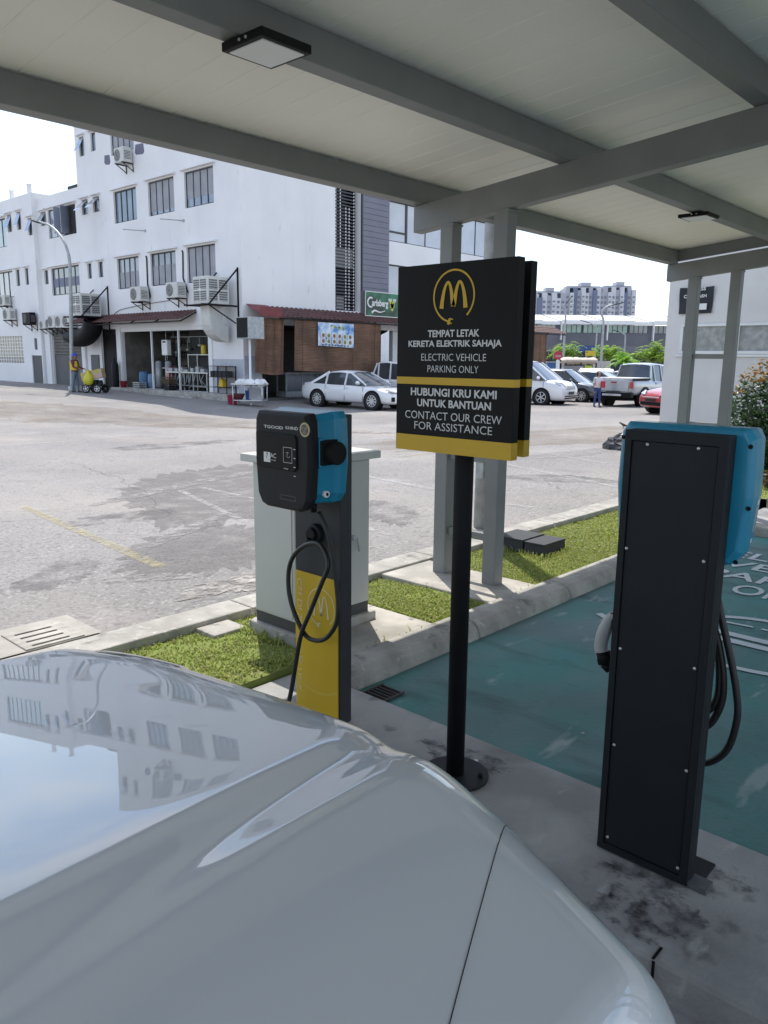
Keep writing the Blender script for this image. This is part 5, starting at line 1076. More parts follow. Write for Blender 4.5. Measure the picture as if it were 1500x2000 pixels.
b4 = ax(1046, 665); blind('pale bamboo blind at the far end of the awning, right of the black sign', ax(1030, 665).x, ax(1070, 665).x, ax(1060, 712).z, 3.13, AYF + .05)
c0 = ax(744, 657); c1 = ax(761, 650); t = thing('cloth', 'white cloth sheet hanging at the right end of the wide bamboo blind', 'cloth', (c0.x, AYF, 1.3)); mb = MB()
mb.grid([[(c0.x + (c1.x - c0.x) * k / 8 + .0, AYF + .03 * math.sin(k), 2.72 + .25 * k / 8 - (1.45 + .2 * k / 8) * j / 6) for k in range(9)] for j in range(7)]); mb.build('sheet', m_white, t)
# menu banner
q0 = ax(621, 629, AYF - .06); q1 = ax(691, 677, AYF - .06); bx0, bx1, bz1, bz0 = q0.x, q1.x, 3.13, 2.20
t = thing('menu_banner', 'blue and white menu banner with rows of dish pictures, on the bamboo blind', 'banner', ((bx0 + bx1) / 2, AYF - .06, bz0))
mb = MB(); mb.grid([[(bx0 + (bx1 - bx0) * k / 10, AYF - .06 + .012 * math.sin(k * 1.3), bz1 + (bz0 - bz1) * j / 4 - .06 * (k / 10) * j / 4) for k in range(11)] for j in range(5)])
mbl = mat('banner_sky_print', (.62, .72, .80), .6, c2=(.09, .24, .55), sc=2.2, lo=.38, hi=.56); mb.build('sheet', mbl, t)
rr = random.Random(5); dish_m = [mat('dish_print_%s' % n_, c_, .6, var=.5, sc=30) for n_, c_ in (('red', (.36, .16, .10)), ('green', (.24, .32, .10)), ('brown', (.30, .18, .08)))]
W_ = bx1 - bx0
for k in range(12):
    cx_ = bx0 + W_ * (.13 + .15 * (k % 6)); cz = bz0 + .42 - .23 * (k // 6) - .05 * ((k % 6) / 6)
    mb = MB(); mb.cyl((cx_, AYF - .078, cz), (cx_, AYF - .08, cz), .13, n=18); pr = mb.build('dish_picture', m_white_ink, t); mb = MB(); mb.cyl((cx_ + .01, AYF - .0802, cz), (cx_ + .01, AYF - .0815, cz - .0), .085, n=12); mb.build('food', dish_m[k % 3], pr)
mb = MB()
for k in range(4):
    x = bx0 + W_ * (.36 + .11 * k); z = bz1 - .16 - .01 * k
    for s_ in range(4): a = rr.uniform(-.07, .07); ribbon(mb, [(x - .06, AYF - .079, z + a), (x + .07, AYF - .079, z + a * .3 + rr.uniform(-.05, .05))], (0, -1, 0), .03)
mb.build('heading_strokes', mat('yellow_green_print', (.55, .62, .08), .6), t)
mb = MB()
for k in range(9): x = bx0 + W_ * (.1 + .088 * k); mb.box(x, x + .08, AYF - .08, AYF - .079, bz0 + .02 - .045 * k / 9, bz0 + .075 - .045 * k / 9)
mb.build('caption_strip', mat('dark_print', (.07, .07, .09), .6), t)
# beer light box
q0 = aty(713, 569, BY - .35); q1 = aty(716, 617, BY - .35); lx0 = q0.x; lz1, lz0 = q0.z + .03, q1.z; lx1 = lx0 + 2.9
t = thing('light_box', 'green lit beer sign box with white script lettering and a yellow hop, above the awning', 'light box', ((lx0 + lx1) / 2, BY - .35, lz0))
mb = MB(); mb.box(lx0, lx1, BY - .345, BY - .08, lz0, lz1); mb.build('box', mat('grey_box', (.16, .16, .17), .5), t, bevel=.01)
mb = MB(); e = .03; yF = BY - .365
for A_ in ((lx0, lx1, lz0, lz0 + e), (lx0, lx1, lz1 - e, lz1), (lx0, lx0 + e, lz0 + e, lz1 - e), (lx1 - e, lx1, lz0 + e, lz1 - e)): mb.box(A_[0], A_[1], yF - .005, BY - .346, A_[2], A_[3])
mb.build('frame', m_alu, t)
mb = MB(); mb.quad((lx0 + e, yF, lz0 + e), (lx1 - e, yF, lz0 + e), (lx1 - e, yF, lz1 - e), (lx0 + e, yF, lz1 - e)); mb.build('face', mat('beer_green', (.012, .20, .10), .3, c2=(.004, .025, .018), sc=1.1, lo=.42, hi=.6, det=1), t)
mb = MB(); bl = aty(731, 601, yF); brr = aty(765, 603, yF); tl_ = aty(731, 585, yF); hC = lz1 - lz0
x0_, x1_ = lx0 + .42, lx0 + 1.50; zb_, zt_ = lz0 + hC * .40, lz0 + hC * .62
text_on(mb, 'arlsberg', (x0_, yF - .002, zb_ - .07), (x1_, yF - .002, zb_ - .07), (x0_ + .02, yF - .002, zt_ + .08), .03)
ribbon(mb, arc((lx0 + .36, yF - .003, lz0 + hC * .56), (1, 0, 0), (0, 0, 1), .20, 60, 300, 24), (0, -1, 0), [.09] + [.075] * 23 + [.05])
ribbon(mb, spline([(lx0 + .42, yF - .003, lz0 + .16), (lx0 + .62, yF - .003, lz0 + .26), (lx0 + .95, yF - .003, lz0 + .20), (lx0 + 1.3, yF - .003, lz0 + .27)], 6), (0, -1, 0), [.10 - .004 * k for k in range(19)]); mb.build('lettering', m_white_ink, t)
mb = MB(); hx = lx0 + 1.78; hz_ = lz0 + hC * .52
for dx, dz, s_ in ((0, 0, 1), (-.10, .09, .7), (.10, .09, .7), (0, -.16, .8), (-.06, -.05, .8), (.06, -.05, .8)): mb.poly([(hx + dx + .11 * s_ * math.cos(a), yF - .003, hz_ + dz + .15 * s_ * math.sin(a)) for a in (-1.57, -.5, .4, 1.2, 1.57, 1.94, 2.74, 3.64)])
mb.build('hop_cone', mat('hop_yellow', (.62, .60, .08), .5), t)
mb = MB()
for s_ in (-1, 1): mb.poly([(hx + s_ * .03, yF - .004, hz_ + .18), (hx + s_ * .24, yF - .004, hz_ + .13), (hx + s_ * .28, yF - .004, hz_ + .27), (hx + s_ * .04, yF - .004, hz_ + .27)])
mb.build('hop_leaf', mat('hop_leaf_print', (.55, .62, .50), .5), t)
# ================================================================ air conditioners and coolers on the facades
m_ac = mat('ac_casing', (.60, .60, .57), .6, var=.1, sc=3); m_acd = mat('ac_grille', (.13, .13, .13), .6)
def condenser(label, c, w=.82, h=.56, d=.32, X=BX, dark=False, gap=.12):
    y, z = c; t = thing('air_conditioner', label, 'air conditioner', (X - gap - d / 2, y, z), 0, 'air conditioners on the white walls')
    x0, x1 = X - gap - d, X - gap
    mb = MB(); mb.box(x0, x1, y - w / 2, y + w / 2, z, z + h); mb.build('casing', m_black if dark else m_ac, t, bevel=.015)
    fc = (y + w * .16, z + h * .5); mb = MB(); mb.cyl((x0 - .002, fc[0], fc[1]), (x0 - .012, fc[0], fc[1]), h * .40, n=26); g_ = mb.build('fan_grille', m_acd, t)
    mb = MB()
    for q in (.15, .25, .35): mb.tube(arc((x0 - .014, fc[0], fc[1]), (0, 1, 0), (0, 0, 1), h * q, 0, 360, 22), .006, 4, False)
    mb.build('rings', m_ac if not dark else m_charcoal, g_)
    mb = MB()
    for k in range(6): mb.box(x0 + .05, x1 - .05, y - w / 2 - .003, y - w / 2 - .001, z + .12 + k * .06, z + .15 + k * .06)
    mb.build('side_vent', m_acd, t)
    mb = MB()
    for s_ in (-1, 1): yy = y + s_ * w * .36; mb.box(x0 - .03, X - .001, yy - .02, yy + .02, z - .045, z - .002); mb.bar((x0 + .04, yy, z - .04), (X - .01, yy, z - .32), .03); mb.box(X - .03, X - .001, yy - .019, yy + .019, z - .36, z - .046)
    mb.build('bracket', m_charcoal, t)
def yz(u, v, X=BX): p_ = atx(u, v, X); return p_.y, p_.z
def cu(u, v, lab, X=BX, **k): y, z = yz(u, v, X - .4); condenser(lab, (y, z), X=X, **k)
cu(270, 589, 'white air conditioner on the wall below the left lower window of the tall shophouse', w=.86, h=.62, d=.42)
cu(341, 582, 'white air conditioner on the wall below the middle lower window of the tall shophouse', w=.86, h=.62, d=.42)
cu(237, 318, 'white air conditioner under the topmost window, next to the grey paint patches', w=.78, h=.60, d=.40)
cu(5, 597, 'white air conditioner cut by the left edge of the photo, under the barred-off window', X=X2)
cu(14, 625, 'weathered white air conditioner low at the left edge, above the barred window', X=X2, w=.95, h=.62)
cu(53, 633, 'black air conditioner mounted low on the far left white house', X=X2, w=.95, h=.60, dark=True)
cu(84, 642, 'white air conditioner, leftmost and lowest of the row over the grey gate', w=.75, h=.42)
cu(102, 640, 'white air conditioner, second from the left in the row over the grey gate', w=.80, h=.62)
cu(117, 640, 'white air conditioner, third from the left in the row over the grey gate', w=.80, h=.62)
cu(131, 640, 'white air conditioner, rightmost in the row over the grey gate, behind the lamp post', w=.80, h=.62)
def cooler(label, u0, u1, v0, v1):
    a = atx((u0 + u1) / 2, v1, BX - .8); zb = a.z; y = a.y; s_ = .95; h = 1.02
    t = thing('air_cooler', label, 'air cooler', (BX - .8, y, zb), 0, 'boxy evaporative coolers on the white wall')
    x0, x1, y0, y1 = BX - 1.28, BX - .28, y - s_ / 2, y + s_ / 2
    mb = MB(); mb.box(x0, x1, y0, y1, zb, zb + h); mb.build('casing', m_ac, t, bevel=.02)
    mb = MB()
    for (ya, za) in ((y0 + .07, zb + .12), (y0 + .51, zb + .12), (y0 + .07, zb + .54), (y0 + .51, zb + .54)): mb.box(x0 - .006, x0 - .001, ya, ya + .38, za, za + .36)
    for (xa, za) in ((x0 + .08, zb + .12), (x0 + .54, zb + .12), (x0 + .08, zb + .54), (x0 + .54, zb + .54)): mb.box(xa, xa + .38, y0 - .006, y0 - .001, za, za + .36)
    g_ = mb.build('grille', m_acd, t)
    mb = MB()
    for k in range(9): z = zb + .14 + k * .085; mb.box(x0 - .010, x0 - .0065, y0 + .07, y1 - .06, z, z + .015); mb.box(x0 + .08, x1 - .06, y0 - .010, y0 - .0065, z, z + .015)
    mb.box(x0 - .013, x0 - .0105, y - .07, y + .09, zb + .48, zb + .58); mb.build('louvre', m_alu, g_)
    mb = MB(); mb.box(x0 - .35, BX - .002, y0 - .12, y0 - .06, zb - .07, zb - .01); mb.box(x0 - .35, BX - .002, y1 + .06, y1 + .12, zb - .07, zb - .01); mb.box(x0 - .1, x1 + .1, y0 - .119, y1 + .119, zb - .05, zb - .004)
    mb.bar((x0 - .1, y0 - .22, zb - .03), (BX - .03, y0 - .22, zb + 1.35), .05); mb.box(BX - .05, BX - .002, y0 - .25, y0 - .19, zb - .8, zb + 1.4); mb.bar((x0, y0 - .09, zb - .06), (BX - .03, y0 - .09, zb - .7), .04); mb.bar((BX - .4, y1 + .2, zb + .9), (BX - .01, y1 + .2, zb + 1.3), .04); mb.build('bracket', m_black, t)
    return x0, x1, y, zb
c1 = cooler('boxy evaporative cooler on the wall beside the lamp post', 140, 197, 586, 618)
c2_ = cooler('boxy evaporative cooler at the corner of the tall shophouse above the white duct', 379, 445, 555, 595)
t = thing('duct', 'white elbow duct under the corner cooler', 'duct', (c2_[0] + .5, c2_[2], c2_[3] - 1)); x0, x1, y, zb = c2_
mb = MB(); mb.box(x0 + .2, x0 + .8, y - .3, y + .3, zb - .55, zb - .055); a_ = [(x0 + .5 + .0, y, zb - .5)]
rows = []
for k in range(7):
    th = math.pi / 2 * k / 6; cx_ = x0 + .5 + .55 * (1 - math.cos(th)); cz = zb - .55 - .55 * math.sin(th); n_ = Vector((math.cos(th), 0, math.sin(th))); c = Vector((cx_, y, cz)); rows.append([c + n_ * .3 + Vector((0, .3, 0)), c + n_ * .3 - Vector((0, .3, 0)), c - n_ * .3 - Vector((0, .3, 0)), c - n_ * .3 + Vector((0, .3, 0))])
mb.grid(rows, True, smooth=False); mb.build('elbow', m_ac, t)
t = thing('duct', 'black elbow duct hanging at the left end of the kitchen awning', 'duct', (BX - .5, 36.3, 2.6)); mb = MB(); rows = []
p_ = [(BX - .75, 37.3, 2.55), (BX - .75, 36.7, 2.55), (BX - .72, 36.2, 2.62), (BX - .7, 35.7, 2.9), (BX - .7, 35.5, 3.3)]
mb.tube(spline(p_, 5), .44, 14); mb.build('pipe', m_black, t)
mb = MB(); mb.cyl((BX - .72, 37.32, 2.55), (BX - .72, 38.2, 2.62), .24, n=14); mb.build('spigot', m_black, t)
q_ = atx(473, 640, BX - .8); t = thing('exhaust_box', 'square black exhaust box sticking out at the building corner', 'exhaust box', tuple(q_))
mb = MB(); mb.box(q_.x, q_.x + .75, q_.y - .36, q_.y + .36, q_.z - .40, q_.z + .40); mb.build('housing', m_galv, t, bevel=.01)
mb = MB(); mb.box(q_.x - .012, q_.x - .001, q_.y - .32, q_.y + .32, q_.z - .36, q_.z + .36); mb.build('opening', m_black, t)
mb = MB(); mb.box(q_.x + .3, q_.x + .36, q_.y - .03, q_.y + .03, -.1, q_.z - .401); mb.build('post', m_white, t)
# ================================================================ kitchen things
def put(u, v, X): return atx(u, v, X)
FZ = kit[2]
def shelf(label, X, y0, y1, z0, h, n, depth=.5, mt=m_alu, cluttered=True, seed=1):
    t = thing('shelf_rack', label, 'shelf rack', (X, (y0 + y1) / 2, z0)); mb = MB()
    for yy in (y0, y1 - .04):
        for xx in (X, X + depth - .04): mb.box(xx, xx + .04, yy, yy + .04, z0, z0 + h)
    mb.build('frame', mt, t); rr = random.Random(seed)
    for k in range(n):
        z = z0 + .15 + (h - .2) * k / max(1, n - 1); mb = MB(); mb.box(X + .002, X + depth - .002, y0 + .041, y1 - .041, z, z + .03); mb.build('shelf', mt, t)
        if cluttered:
            mb = MB(); yy = y0 + .1
            while yy < y1 - .25:
                w = rr.uniform(.1, .24); hh = rr.uniform(.08, .26)
                if rr.random() < .5: mb.cyl((X + depth / 2, yy + w / 2, z + .031), (X + depth / 2, yy + w / 2, z + .031 + hh), w / 2, n=10)
                else: mb.box(X + .08, X + depth - .08, yy, yy + w, z + .031, z + .031 + hh)
                mb.cur = rr.randrange(4); yy += w + rr.uniform(.03, .15)
            mb.build('crockery', [m_dark, m_brown, m_kit, m_galv], t)
    return t
shelf('tall metal shelf rack of crockery at the back left of the kitchen', BX + 2.2, 31.2, 33.9, FZ, 2.1, 4, .5, m_charcoal, True, 2)
shelf('steel rack with two open shelves at the kitchen front right', BX + .35, 27.7, 29.4, FZ, 1.55, 3, .5, m_alu, False)
shelf('low steel rack behind the blue barrels', BX + .75, 31.0, 32.3, FZ, .95, 2, .4, m_alu, True, 7)
y, z = yz(375, 682, BX + .55); t = thing('canister', 'bright yellow canister on top of the kitchen rack', 'canister', (BX + .6, 28.55, FZ + 1.53)); mb = MB(); mb.cyl((BX + .6, 28.55, FZ + 1.535), (BX + .6, 28.55, FZ + 1.90), .12, n=18); mb.build('body', mat('canister_yellow', (.62, .48, .03), .45), t, bevel=.01); mb = MB(); mb.cyl((BX + .6, 28.55, FZ + 1.901), (BX + .6, 28.55, FZ + 1.93), .125, n=18); mb.build('lid', mat('canister_yellow', (.62, .48, .03)), t)
t = thing('work_table', 'stainless work table with pots under the kitchen rack', 'work table', (BX + .2, 28.5, FZ)); mb = MB(); mb.box(BX - .02 + .04, BX + .33, 27.5, 30.6, FZ + .74, FZ + .79); mb.build('table_top', m_alu, t)
mb = MB()
for yy in (27.6, 28.6, 29.6, 30.5): mb.box(BX + .05, BX + .09, yy, yy + .04, FZ, FZ + .739); mb.box(BX + .27, BX + .31, yy, yy + .04, FZ, FZ + .739)
mb.build('leg', m_alu, t); mb = MB(); mb.box(BX + .045, BX + .315, 27.62, 30.5, FZ + .2, FZ + .23); mb.build('low_shelf', m_galv, t)
rr = random.Random(9)
mb = MB()
for k in range(7): yy = 27.8 + k * .4; mb.box(BX + .06, BX + .30, yy, yy + rr.uniform(.2, .34), FZ + .791, FZ + .82 + rr.uniform(.05, .22)); 
mb.build('cooker_box', m_galv, t); mb = MB()
for k in range(9): yy = 27.8 + k * .3; mb.tube([(BX + .03, yy, FZ + .7), (BX + .0, yy + rr.uniform(-.2, .3), FZ + .45), (BX + .03, yy + rr.uniform(-.3, .4), FZ + .2)], .015, 6)
mb.build('gas_pipe', m_galv, t)
t = thing('water_heater', 'white water heater box hanging high in the kitchen opening', 'water heater', (BX + .25, 30.95, 2.0)); mb = MB(); hy, hz0 = yz(316, 680, BX + .25); mb.box(BX + .2, BX + .42, 30.75, 31.2, 1.75, 2.42); mb.build('case', m_white, t, bevel=.03); mb = MB(); mb.box(BX + .193, BX + .199, 30.85, 31.1, 2.30, 2.36); mb.build('dark_slot', m_black, t); mb = MB(); mb.cyl((BX + .3, 30.97, 2.42), (BX + .3, 30.97, 2.8), .015, n=8); mb.cyl((BX + .3, 30.9, 1.4), (BX + .3, 30.9, 1.75), .02, n=8); mb.cyl((BX + .3, 31.05, 1.4), (BX + .3, 31.05, 1.75), .02, n=8); mb.build('pipe', m_galv, t)
for k, (yy, lab) in enumerate(((31.65, 'grey filter tank, left of the pair below the water heater'), (30.85, 'grey filter tank, right of the pair below the water heater'))):
    t = thing('filter_tank', lab, 'filter tank', (BX + .3, yy, FZ), 0, 'grey filter tanks'); mb = MB(); mb.cyl((BX + .3, yy, FZ + .05), (BX + .3, yy, FZ + 1.15), .15, n=18); mb.ball((BX + .3, yy, FZ + 1.15), .15, .15, .1, 18, 8); mb.build('vessel', m_galv, t); mb = MB(); mb.cyl((BX + .3, yy, FZ + .001), (BX + .3, yy, FZ + .049), .17, n=18); mb.build('base', m_charcoal, t); mb = MB(); mb.cyl((BX + .3, yy, FZ + 1.24), (BX + .3, yy, FZ + 1.36), .04, n=10); mb.build('valve', m_charcoal, t)
for k, (u, lab) in enumerate(((283, 'blue plastic barrel, left of the two on the kitchen floor'), (300, 'pale blue plastic barrel, right of the two on the kitchen floor'))):
    yy = atx(u, 740, BX + .35).y; t = thing('barrel', lab, 'barrel', (BX + .35, yy, FZ), 0, 'blue barrels'); mb = MB(); m_ = mat('barrel_blue_%s' % ('deep', 'pale')[k], ((.06, .17, .32), (.16, .24, .36))[k], .45)
    prof = [(.22, 0), (.25, .05), (.26, .3), (.26, .55), (.24, .66), (.20, .68)]; hh = (1.05, .92)[k]
    mb.grid([[(BX + .35 + r * math.cos(a), yy + r * math.sin(a), FZ + .002 + z * hh) for a in [2 * math.pi * q / 20 for q in range(20)]] for r, z in prof], True); mb.build('drum', m_, t); mb = MB(); mb.cyl((BX + .35, yy, FZ + .66 * hh), (BX + .35, yy, FZ + .70 * hh), .235, n=20); mb.build('lid', m_, t)
def cylinder(label, p_, m_, h=.95, r=.16):
    t = thing('gas_cylinder', label, 'gas cylinder', tuple(p_), 0, 'gas cylinders'); x, y, z = p_; mb = MB()
    mb.grid([[(x + q * math.cos(a), y + q * math.sin(a), z + w * h) for a in [2 * math.pi * k / 18 for k in range(18)]] for q, w in ((r * .9, .0), (r, .04), (r, .72), (r * .8, .84), (r * .4, .90), (.04, .92))], True); mb.build('tank', m_, t)
    mb = MB(); mb.cyl((x, y, z + h * .9), (x, y, z + h), .03, n=8); mb.tube(arc((x, y, z + h * .97), (1, 0, 0), (0, 1, 0), r * .55, 0, 360, 14), .012, 6, False); mb.build('valve_collar', m_, t)
cylinder('red gas cylinder on the kitchen floor beside the filter tanks', (BX + .25, atx(333, 740, BX + .25).y, FZ), mat('cylinder_red', (.40, .03, .03), .45), 1.0)
gp = gnd(214, 765); cylinder('tall black gas cylinder at the dark side door', (BX - .25, 34.55, .265), m_blackmat, 1.35, .17)
def bucket(label, p_, m_, r=.16, h=.3, grp='buckets by the food shop'):
    t = thing('bucket', label, 'bucket', tuple(p_), 0, grp); x, y, z = p_; mb = MB(); mb.grid([[(x + q * math.cos(a), y + q * math.sin(a), z + w) for a in [2 * math.pi * k / 18 for k in range(18)]] for q, w in ((.001, .004), (r * .8, .004), (r, h), (r * 1.06, h), (r * .97, h - .01), (r * .78, .012), (.001, .012))], True); mb.build('pail', m_, t, fix=False)
    mb = MB(); mb.tube(arc((x, y, z + h - .01), (.4, .9, 0), (.25, -.1, -.55), r * 1.05, 0, 180, 12), .006, 6); mb.build('handle', m_white, t)
b_ = gnd(450, 790); bucket('bright pink bucket standing on the road beside the washing table', (b_.x + .1, b_.y, b_.z), mat('pink_plastic', (.55, .05, .12), .4), .20, .36)
bucket('dark red bucket on the step below the side door', (BX - .3, 33.75, .268), m_redp, .17, .3)
def crate(label, x, y, z, m_, w=.5, d=.36, h=.28):
    t = thing('crate', label, 'crate', (x, y, z), 0, 'plastic crates at the kitchen'); mb = MB(); mb.box(x - d / 2, x + d / 2, y - w / 2, y + w / 2, z, z + .02)
    for zz in (.05, .14, .23): mb.box(x - d / 2, x - d / 2 + .02, y - w / 2, y + w / 2, z + zz, z + zz + .05); mb.box(x + d / 2 - .02, x + d / 2, y - w / 2, y + w / 2, z + zz, z + zz + .05); mb.box(x - d / 2 + .021, x + d / 2 - .021, y - w / 2, y - w / 2 + .02, z + zz, z + zz + .05); mb.box(x - d / 2 + .021, x + d / 2 - .021, y + w / 2 - .02, y + w / 2, z + zz, z + zz + .05)
    for a, b_ in ((-1, -1), (-1, 1), (1, -1), (1, 1)): mb.box(x + a * d / 2 - .012, x + a * d / 2 + .012, y + b_ * w / 2 - .012, y + b_ * w / 2 + .012, z + .021, z + h)
    mb.build('basket', m_, t); mb = MB(); mb.box(x - d / 2 + .04, x + d / 2 - .04, y - w / 2 + .04, y + w / 2 - .04, z + .022, z + h * .7); mb.build('contents', m_dark, t)
crate('dark crate at the bottom of the stack of two on the kitchen step', BX - .28, 29.9, .268, m_charcoal)
crate('brown crate on top of the dark crate on the kitchen step', BX - .28, 29.92, .552, m_brown)
crate('grey crate alone on the kitchen step, below the blue barrels', BX - .26, 32.4, .268, m_galv)
t = thing('utensil_rail', 'rail of hanging pots and ladles high in the kitchen opening', 'utensil rail', (BX + .7, 29.0, 2.5)); mb = MB(); mb.cyl((BX + .7, 27.6, 2.55), (BX + .7, 31.2, 2.55), .02, n=8); mb.cyl((BX + .7, 27.8, 2.55), (BX + .7, 27.8, 2.8), .012, n=6); mb.cyl((BX + .7, 31.0, 2.55), (BX + .7, 31.0, 2.8), .012, n=6); mb.build('rail', m_galv, t); rr = random.Random(14)
for k in range(11):
    y = 27.8 + k * .3; l = rr.uniform(.25, .6); mb = MB(); mb.cyl((BX + .7, y, 2.53), (BX + .7, y, 2.53 - l), .012, n=6); mb.cyl((BX + .7, y, 2.53 - l), (BX + .72, y, 2.45 - l), rr.uniform(.06, .14), rr.uniform(.04, .1), n=12); mb.build('utensil', (m_charcoal, m_galv, m_dark)[k % 3], t)
t = thing('cardboard_stack', 'pile of cardboard and sacks at the back right of the kitchen', 'pile', (BX + 1.9, 28.4, FZ)); mb = MB()
for k in range(8): y = 27.6 + (k % 4) * .42; mb.box(BX + 1.8, BX + 2.3, y, y + .38, FZ + (k // 4) * .42 + .001, FZ + (k // 4) * .42 + rr.uniform(.3, .41))
mb.build('boxes', mat('cardboard', (.20, .14, .085), .85, var=.25), t)
# washing table and wire cage by the corner
tb = gnd(500, 790); TX, TY, TZ = 18.05, 23.6, G(23.6)
tl_ = gnd(462, 790); tr_ = gnd(516, 795); ang = math.atan2(tr_.y - tl_.y, tr_.x - tl_.x); L_ = (tr_ - tl_).length * 1.15
t = thing('washing_table', 'steel washing table crowded with dishes and pots outside the tiled corner', 'table', ((tl_.x + tr_.x) / 2, (tl_.y + tr_.y) / 2, tl_.z), ang)
mb = MB(); mb.box(-L_ / 2, L_ / 2, -.35, .35, .76, .80); mb.build('table_top', m_alu, t, local=True); mb = MB(); mb.box(-L_ / 2 + .05, L_ / 2 - .05, -.30, .30, .16, .19); mb.build('low_shelf', m_alu, t, local=True)
for sx in (-1, 1):
    for sy in (-1, 1): mb = MB(); mb.cyl((sx * (L_ / 2 - .06), sy * .3, 0), (sx * (L_ / 2 - .06), sy * .3, .759), .022, n=10); mb.build('leg', m_alu, t, local=True)
mb = MB(); rr = random.Random(21)
for k in range(9): x = -L_ / 2 + .2 + k * L_ / 10; mb.cyl((x, rr.uniform(-.2, .2), .801), (x + .03, rr.uniform(-.2, .2), .83 + rr.uniform(.0, .05)), rr.uniform(.09, .15), n=14)
mb.build('dishes', m_white, t, local=True)
mb = MB(); mb.grid([[(L_ * .18 + q * math.cos(a), q * math.sin(a) * .9, w) for a in [2 * math.pi * k / 20 for k in range(20)]] for q, w in ((.25, .192), (.30, .25), (.31, .62), (.33, .63), (.30, .62), (.28, .25))], True); mb.build('stock_pot', m_alu, t, local=True)
def rel(dx, dy, z): c, s = math.cos(ang), math.sin(ang); p_ = Vector(t.location); return (p_.x + dx * c - dy * s, p_.y + dx * s + dy * c, p_.z + z)
q1 = rel(.0, -.05, .192); q2 = rel(-.45, -.05, .192)
bucket('blue bucket under the washing table', q1, mat('bucket_blue', (.04, .12, .34), .4), .17, .34)
tag(MB().grid([[(q2[0] + q_ * math.cos(a), q2[1] + q_ * math.sin(a), q2[2] + w) for a in [2 * math.pi * k / 20 for k in range(20)]] for q_, w in ((.001, .005), (.16, .005), (.25, .2), (.26, .22), (.24, .21), (.15, .03), (.001, .03))], True).build('basin', mat('maroon_plastic', (.13, .03, .035), .45)), 'dark maroon basin stacked under the washing table, left of the blue bucket', 'basin')
t = thing('wire_cage', 'tall wire cage shelf against the tiled wall beside the kitchen', 'cage', (BX - .3, 26.0, .27)); mb = MB()
for yy in (25.5, 26.7):
    for xx in (BX - .5, BX - .06): mb.box(xx, xx + .03, yy, yy + .03, .268, 1.35)
for zz in (.5, .9, 1.33): mb.box(BX - .499, BX - .031, 25.501, 26.729, zz, zz + .02)
mb.build('frame', m_charcoal, t); mb = MB()
for k in range(12): yy = 25.55 + k * .1; mb.box(BX - .505, BX - .497, yy, yy + .008, .92, 1.33)
mb.build('mesh', m_charcoal, t); mb = MB()
for k in range(4): mb.box(BX - .45, BX - .12, 25.62 + k * .27, 25.82 + k * .27, .925, 1.15)
mb.build('stored_goods', m_dark, t)
t = thing('jerrycan', 'yellow jerrycan on the low shelf of the wire cage', 'jerrycan', (BX - .3, 26.05, .52)); mb = MB(); mb.hexa([(BX - .4, 25.9, .521), (BX - .16, 25.9, .521), (BX - .16, 26.2, .521), (BX - .4, 26.2, .521), (BX - .38, 25.95, .83), (BX - .2, 25.95, .83), (BX - .2, 26.15, .83), (BX - .38, 26.15, .83)]); mb.build('body', m_yellow, t, bevel=.02); mb = MB(); mb.cyl((BX - .3, 26.05, .83), (BX - .3, 26.05, .88), .035, n=10); mb.build('cap', m_redp, t)
q_ = aty(640, 760, BY + .6); t = thing('display_counter', 'glass fronted steel food counter behind the white sedan', 'counter', (22.8, BY + .6, .08)); mb = MB(); mb.box(21.5, 24.2, BY + .3, BY + .95, .081, .30); mb.box(21.5, 24.2, BY + .3, BY + .95, 1.02, 1.10); mb.build('cabinet', m_galv, t); mb = MB()
for x in (21.5, 22.38, 23.26, 24.14): mb.box(x, x + .06, BY + .3, BY + .36, .301, 1.019); mb.box(x, x + .06, BY + .89, BY + .95, .301, 1.019)
mb.build('post', m_galv, t); mb = MB(); mb.box(21.56, 24.14, BY + .32, BY + .335, .301, 1.019); mb.build('glass', m_glass, t)
# ================================================================ street lamps
def street_lamp(label, base, h, top_pts, r=.07, lean=(0, 0), grp='street lamps', head=.55):
    t = thing('street_lamp', label, 'street lamp', tuple(base), 0, grp); b = Vector(base); m_ = Vector((b.x + lean[0], b.y + lean[1], b.z + h))
    pts = [b, b + (m_ - b) * .5, m_] + [Vector(p_) for p_ in top_pts]; sp = spline(pts, 6); n = len(sp)
    mb = MB(); mb.tube(sp, [r * (1 - .55 * k / n) for k in range(n)], 10); mb.build('pole', m_galv, t)
    d = (sp[-1] - sp[-2]).normalized(); e = sp[-1]; mb = MB(); s_ = Vector((-d.y, d.x, 0)).normalized() * .09
    mb.prism([e - d * .1 - s_ * .5, e - d * .1 + s_ * .5, e + d * head * .3 + s_, e + d * head + s_ * .8, e + d * head - s_ * .8, e + d * head * .3 - s_], (0, 0, -.07)); mb.build('lamp_head', m_charcoal, t, bevel=.01)
    mb = MB(); mb.cyl(b - Vector((0, 0, .05)), b + Vector((0, 0, .22)), r * 1.7, n=12); mb.build('base', m_galv, t)
lb = gnd(141, 765); lX = lb.x
def lp(u, v, dx=0): return atx(u, v, lX + dx)
street_lamp('grey street lamp curving left in front of the white terrace houses', lb, lp(137, 530).z - lb.z, [lp(132, 490), lp(119, 462, -.05), lp(98, 441, -.1), lp(76, 433, -.15)], .085, (0, lp(137, 530).y - lb.y))
def far_lamp(label, u, vb, vt, f, arm, h2=None):
    def W_(u_, v_, ff=f): r = ray(u_, v_); k = ff / (r.x * .7373 + r.y * .6756); return EYE + r * k
    b = W_(u, 720); b.z = -.1; tp = W_(u, vt)
    street_lamp(label, b, tp.z - b.z, [W_(*a) for a in arm], .10, (0, 0), head=.9)
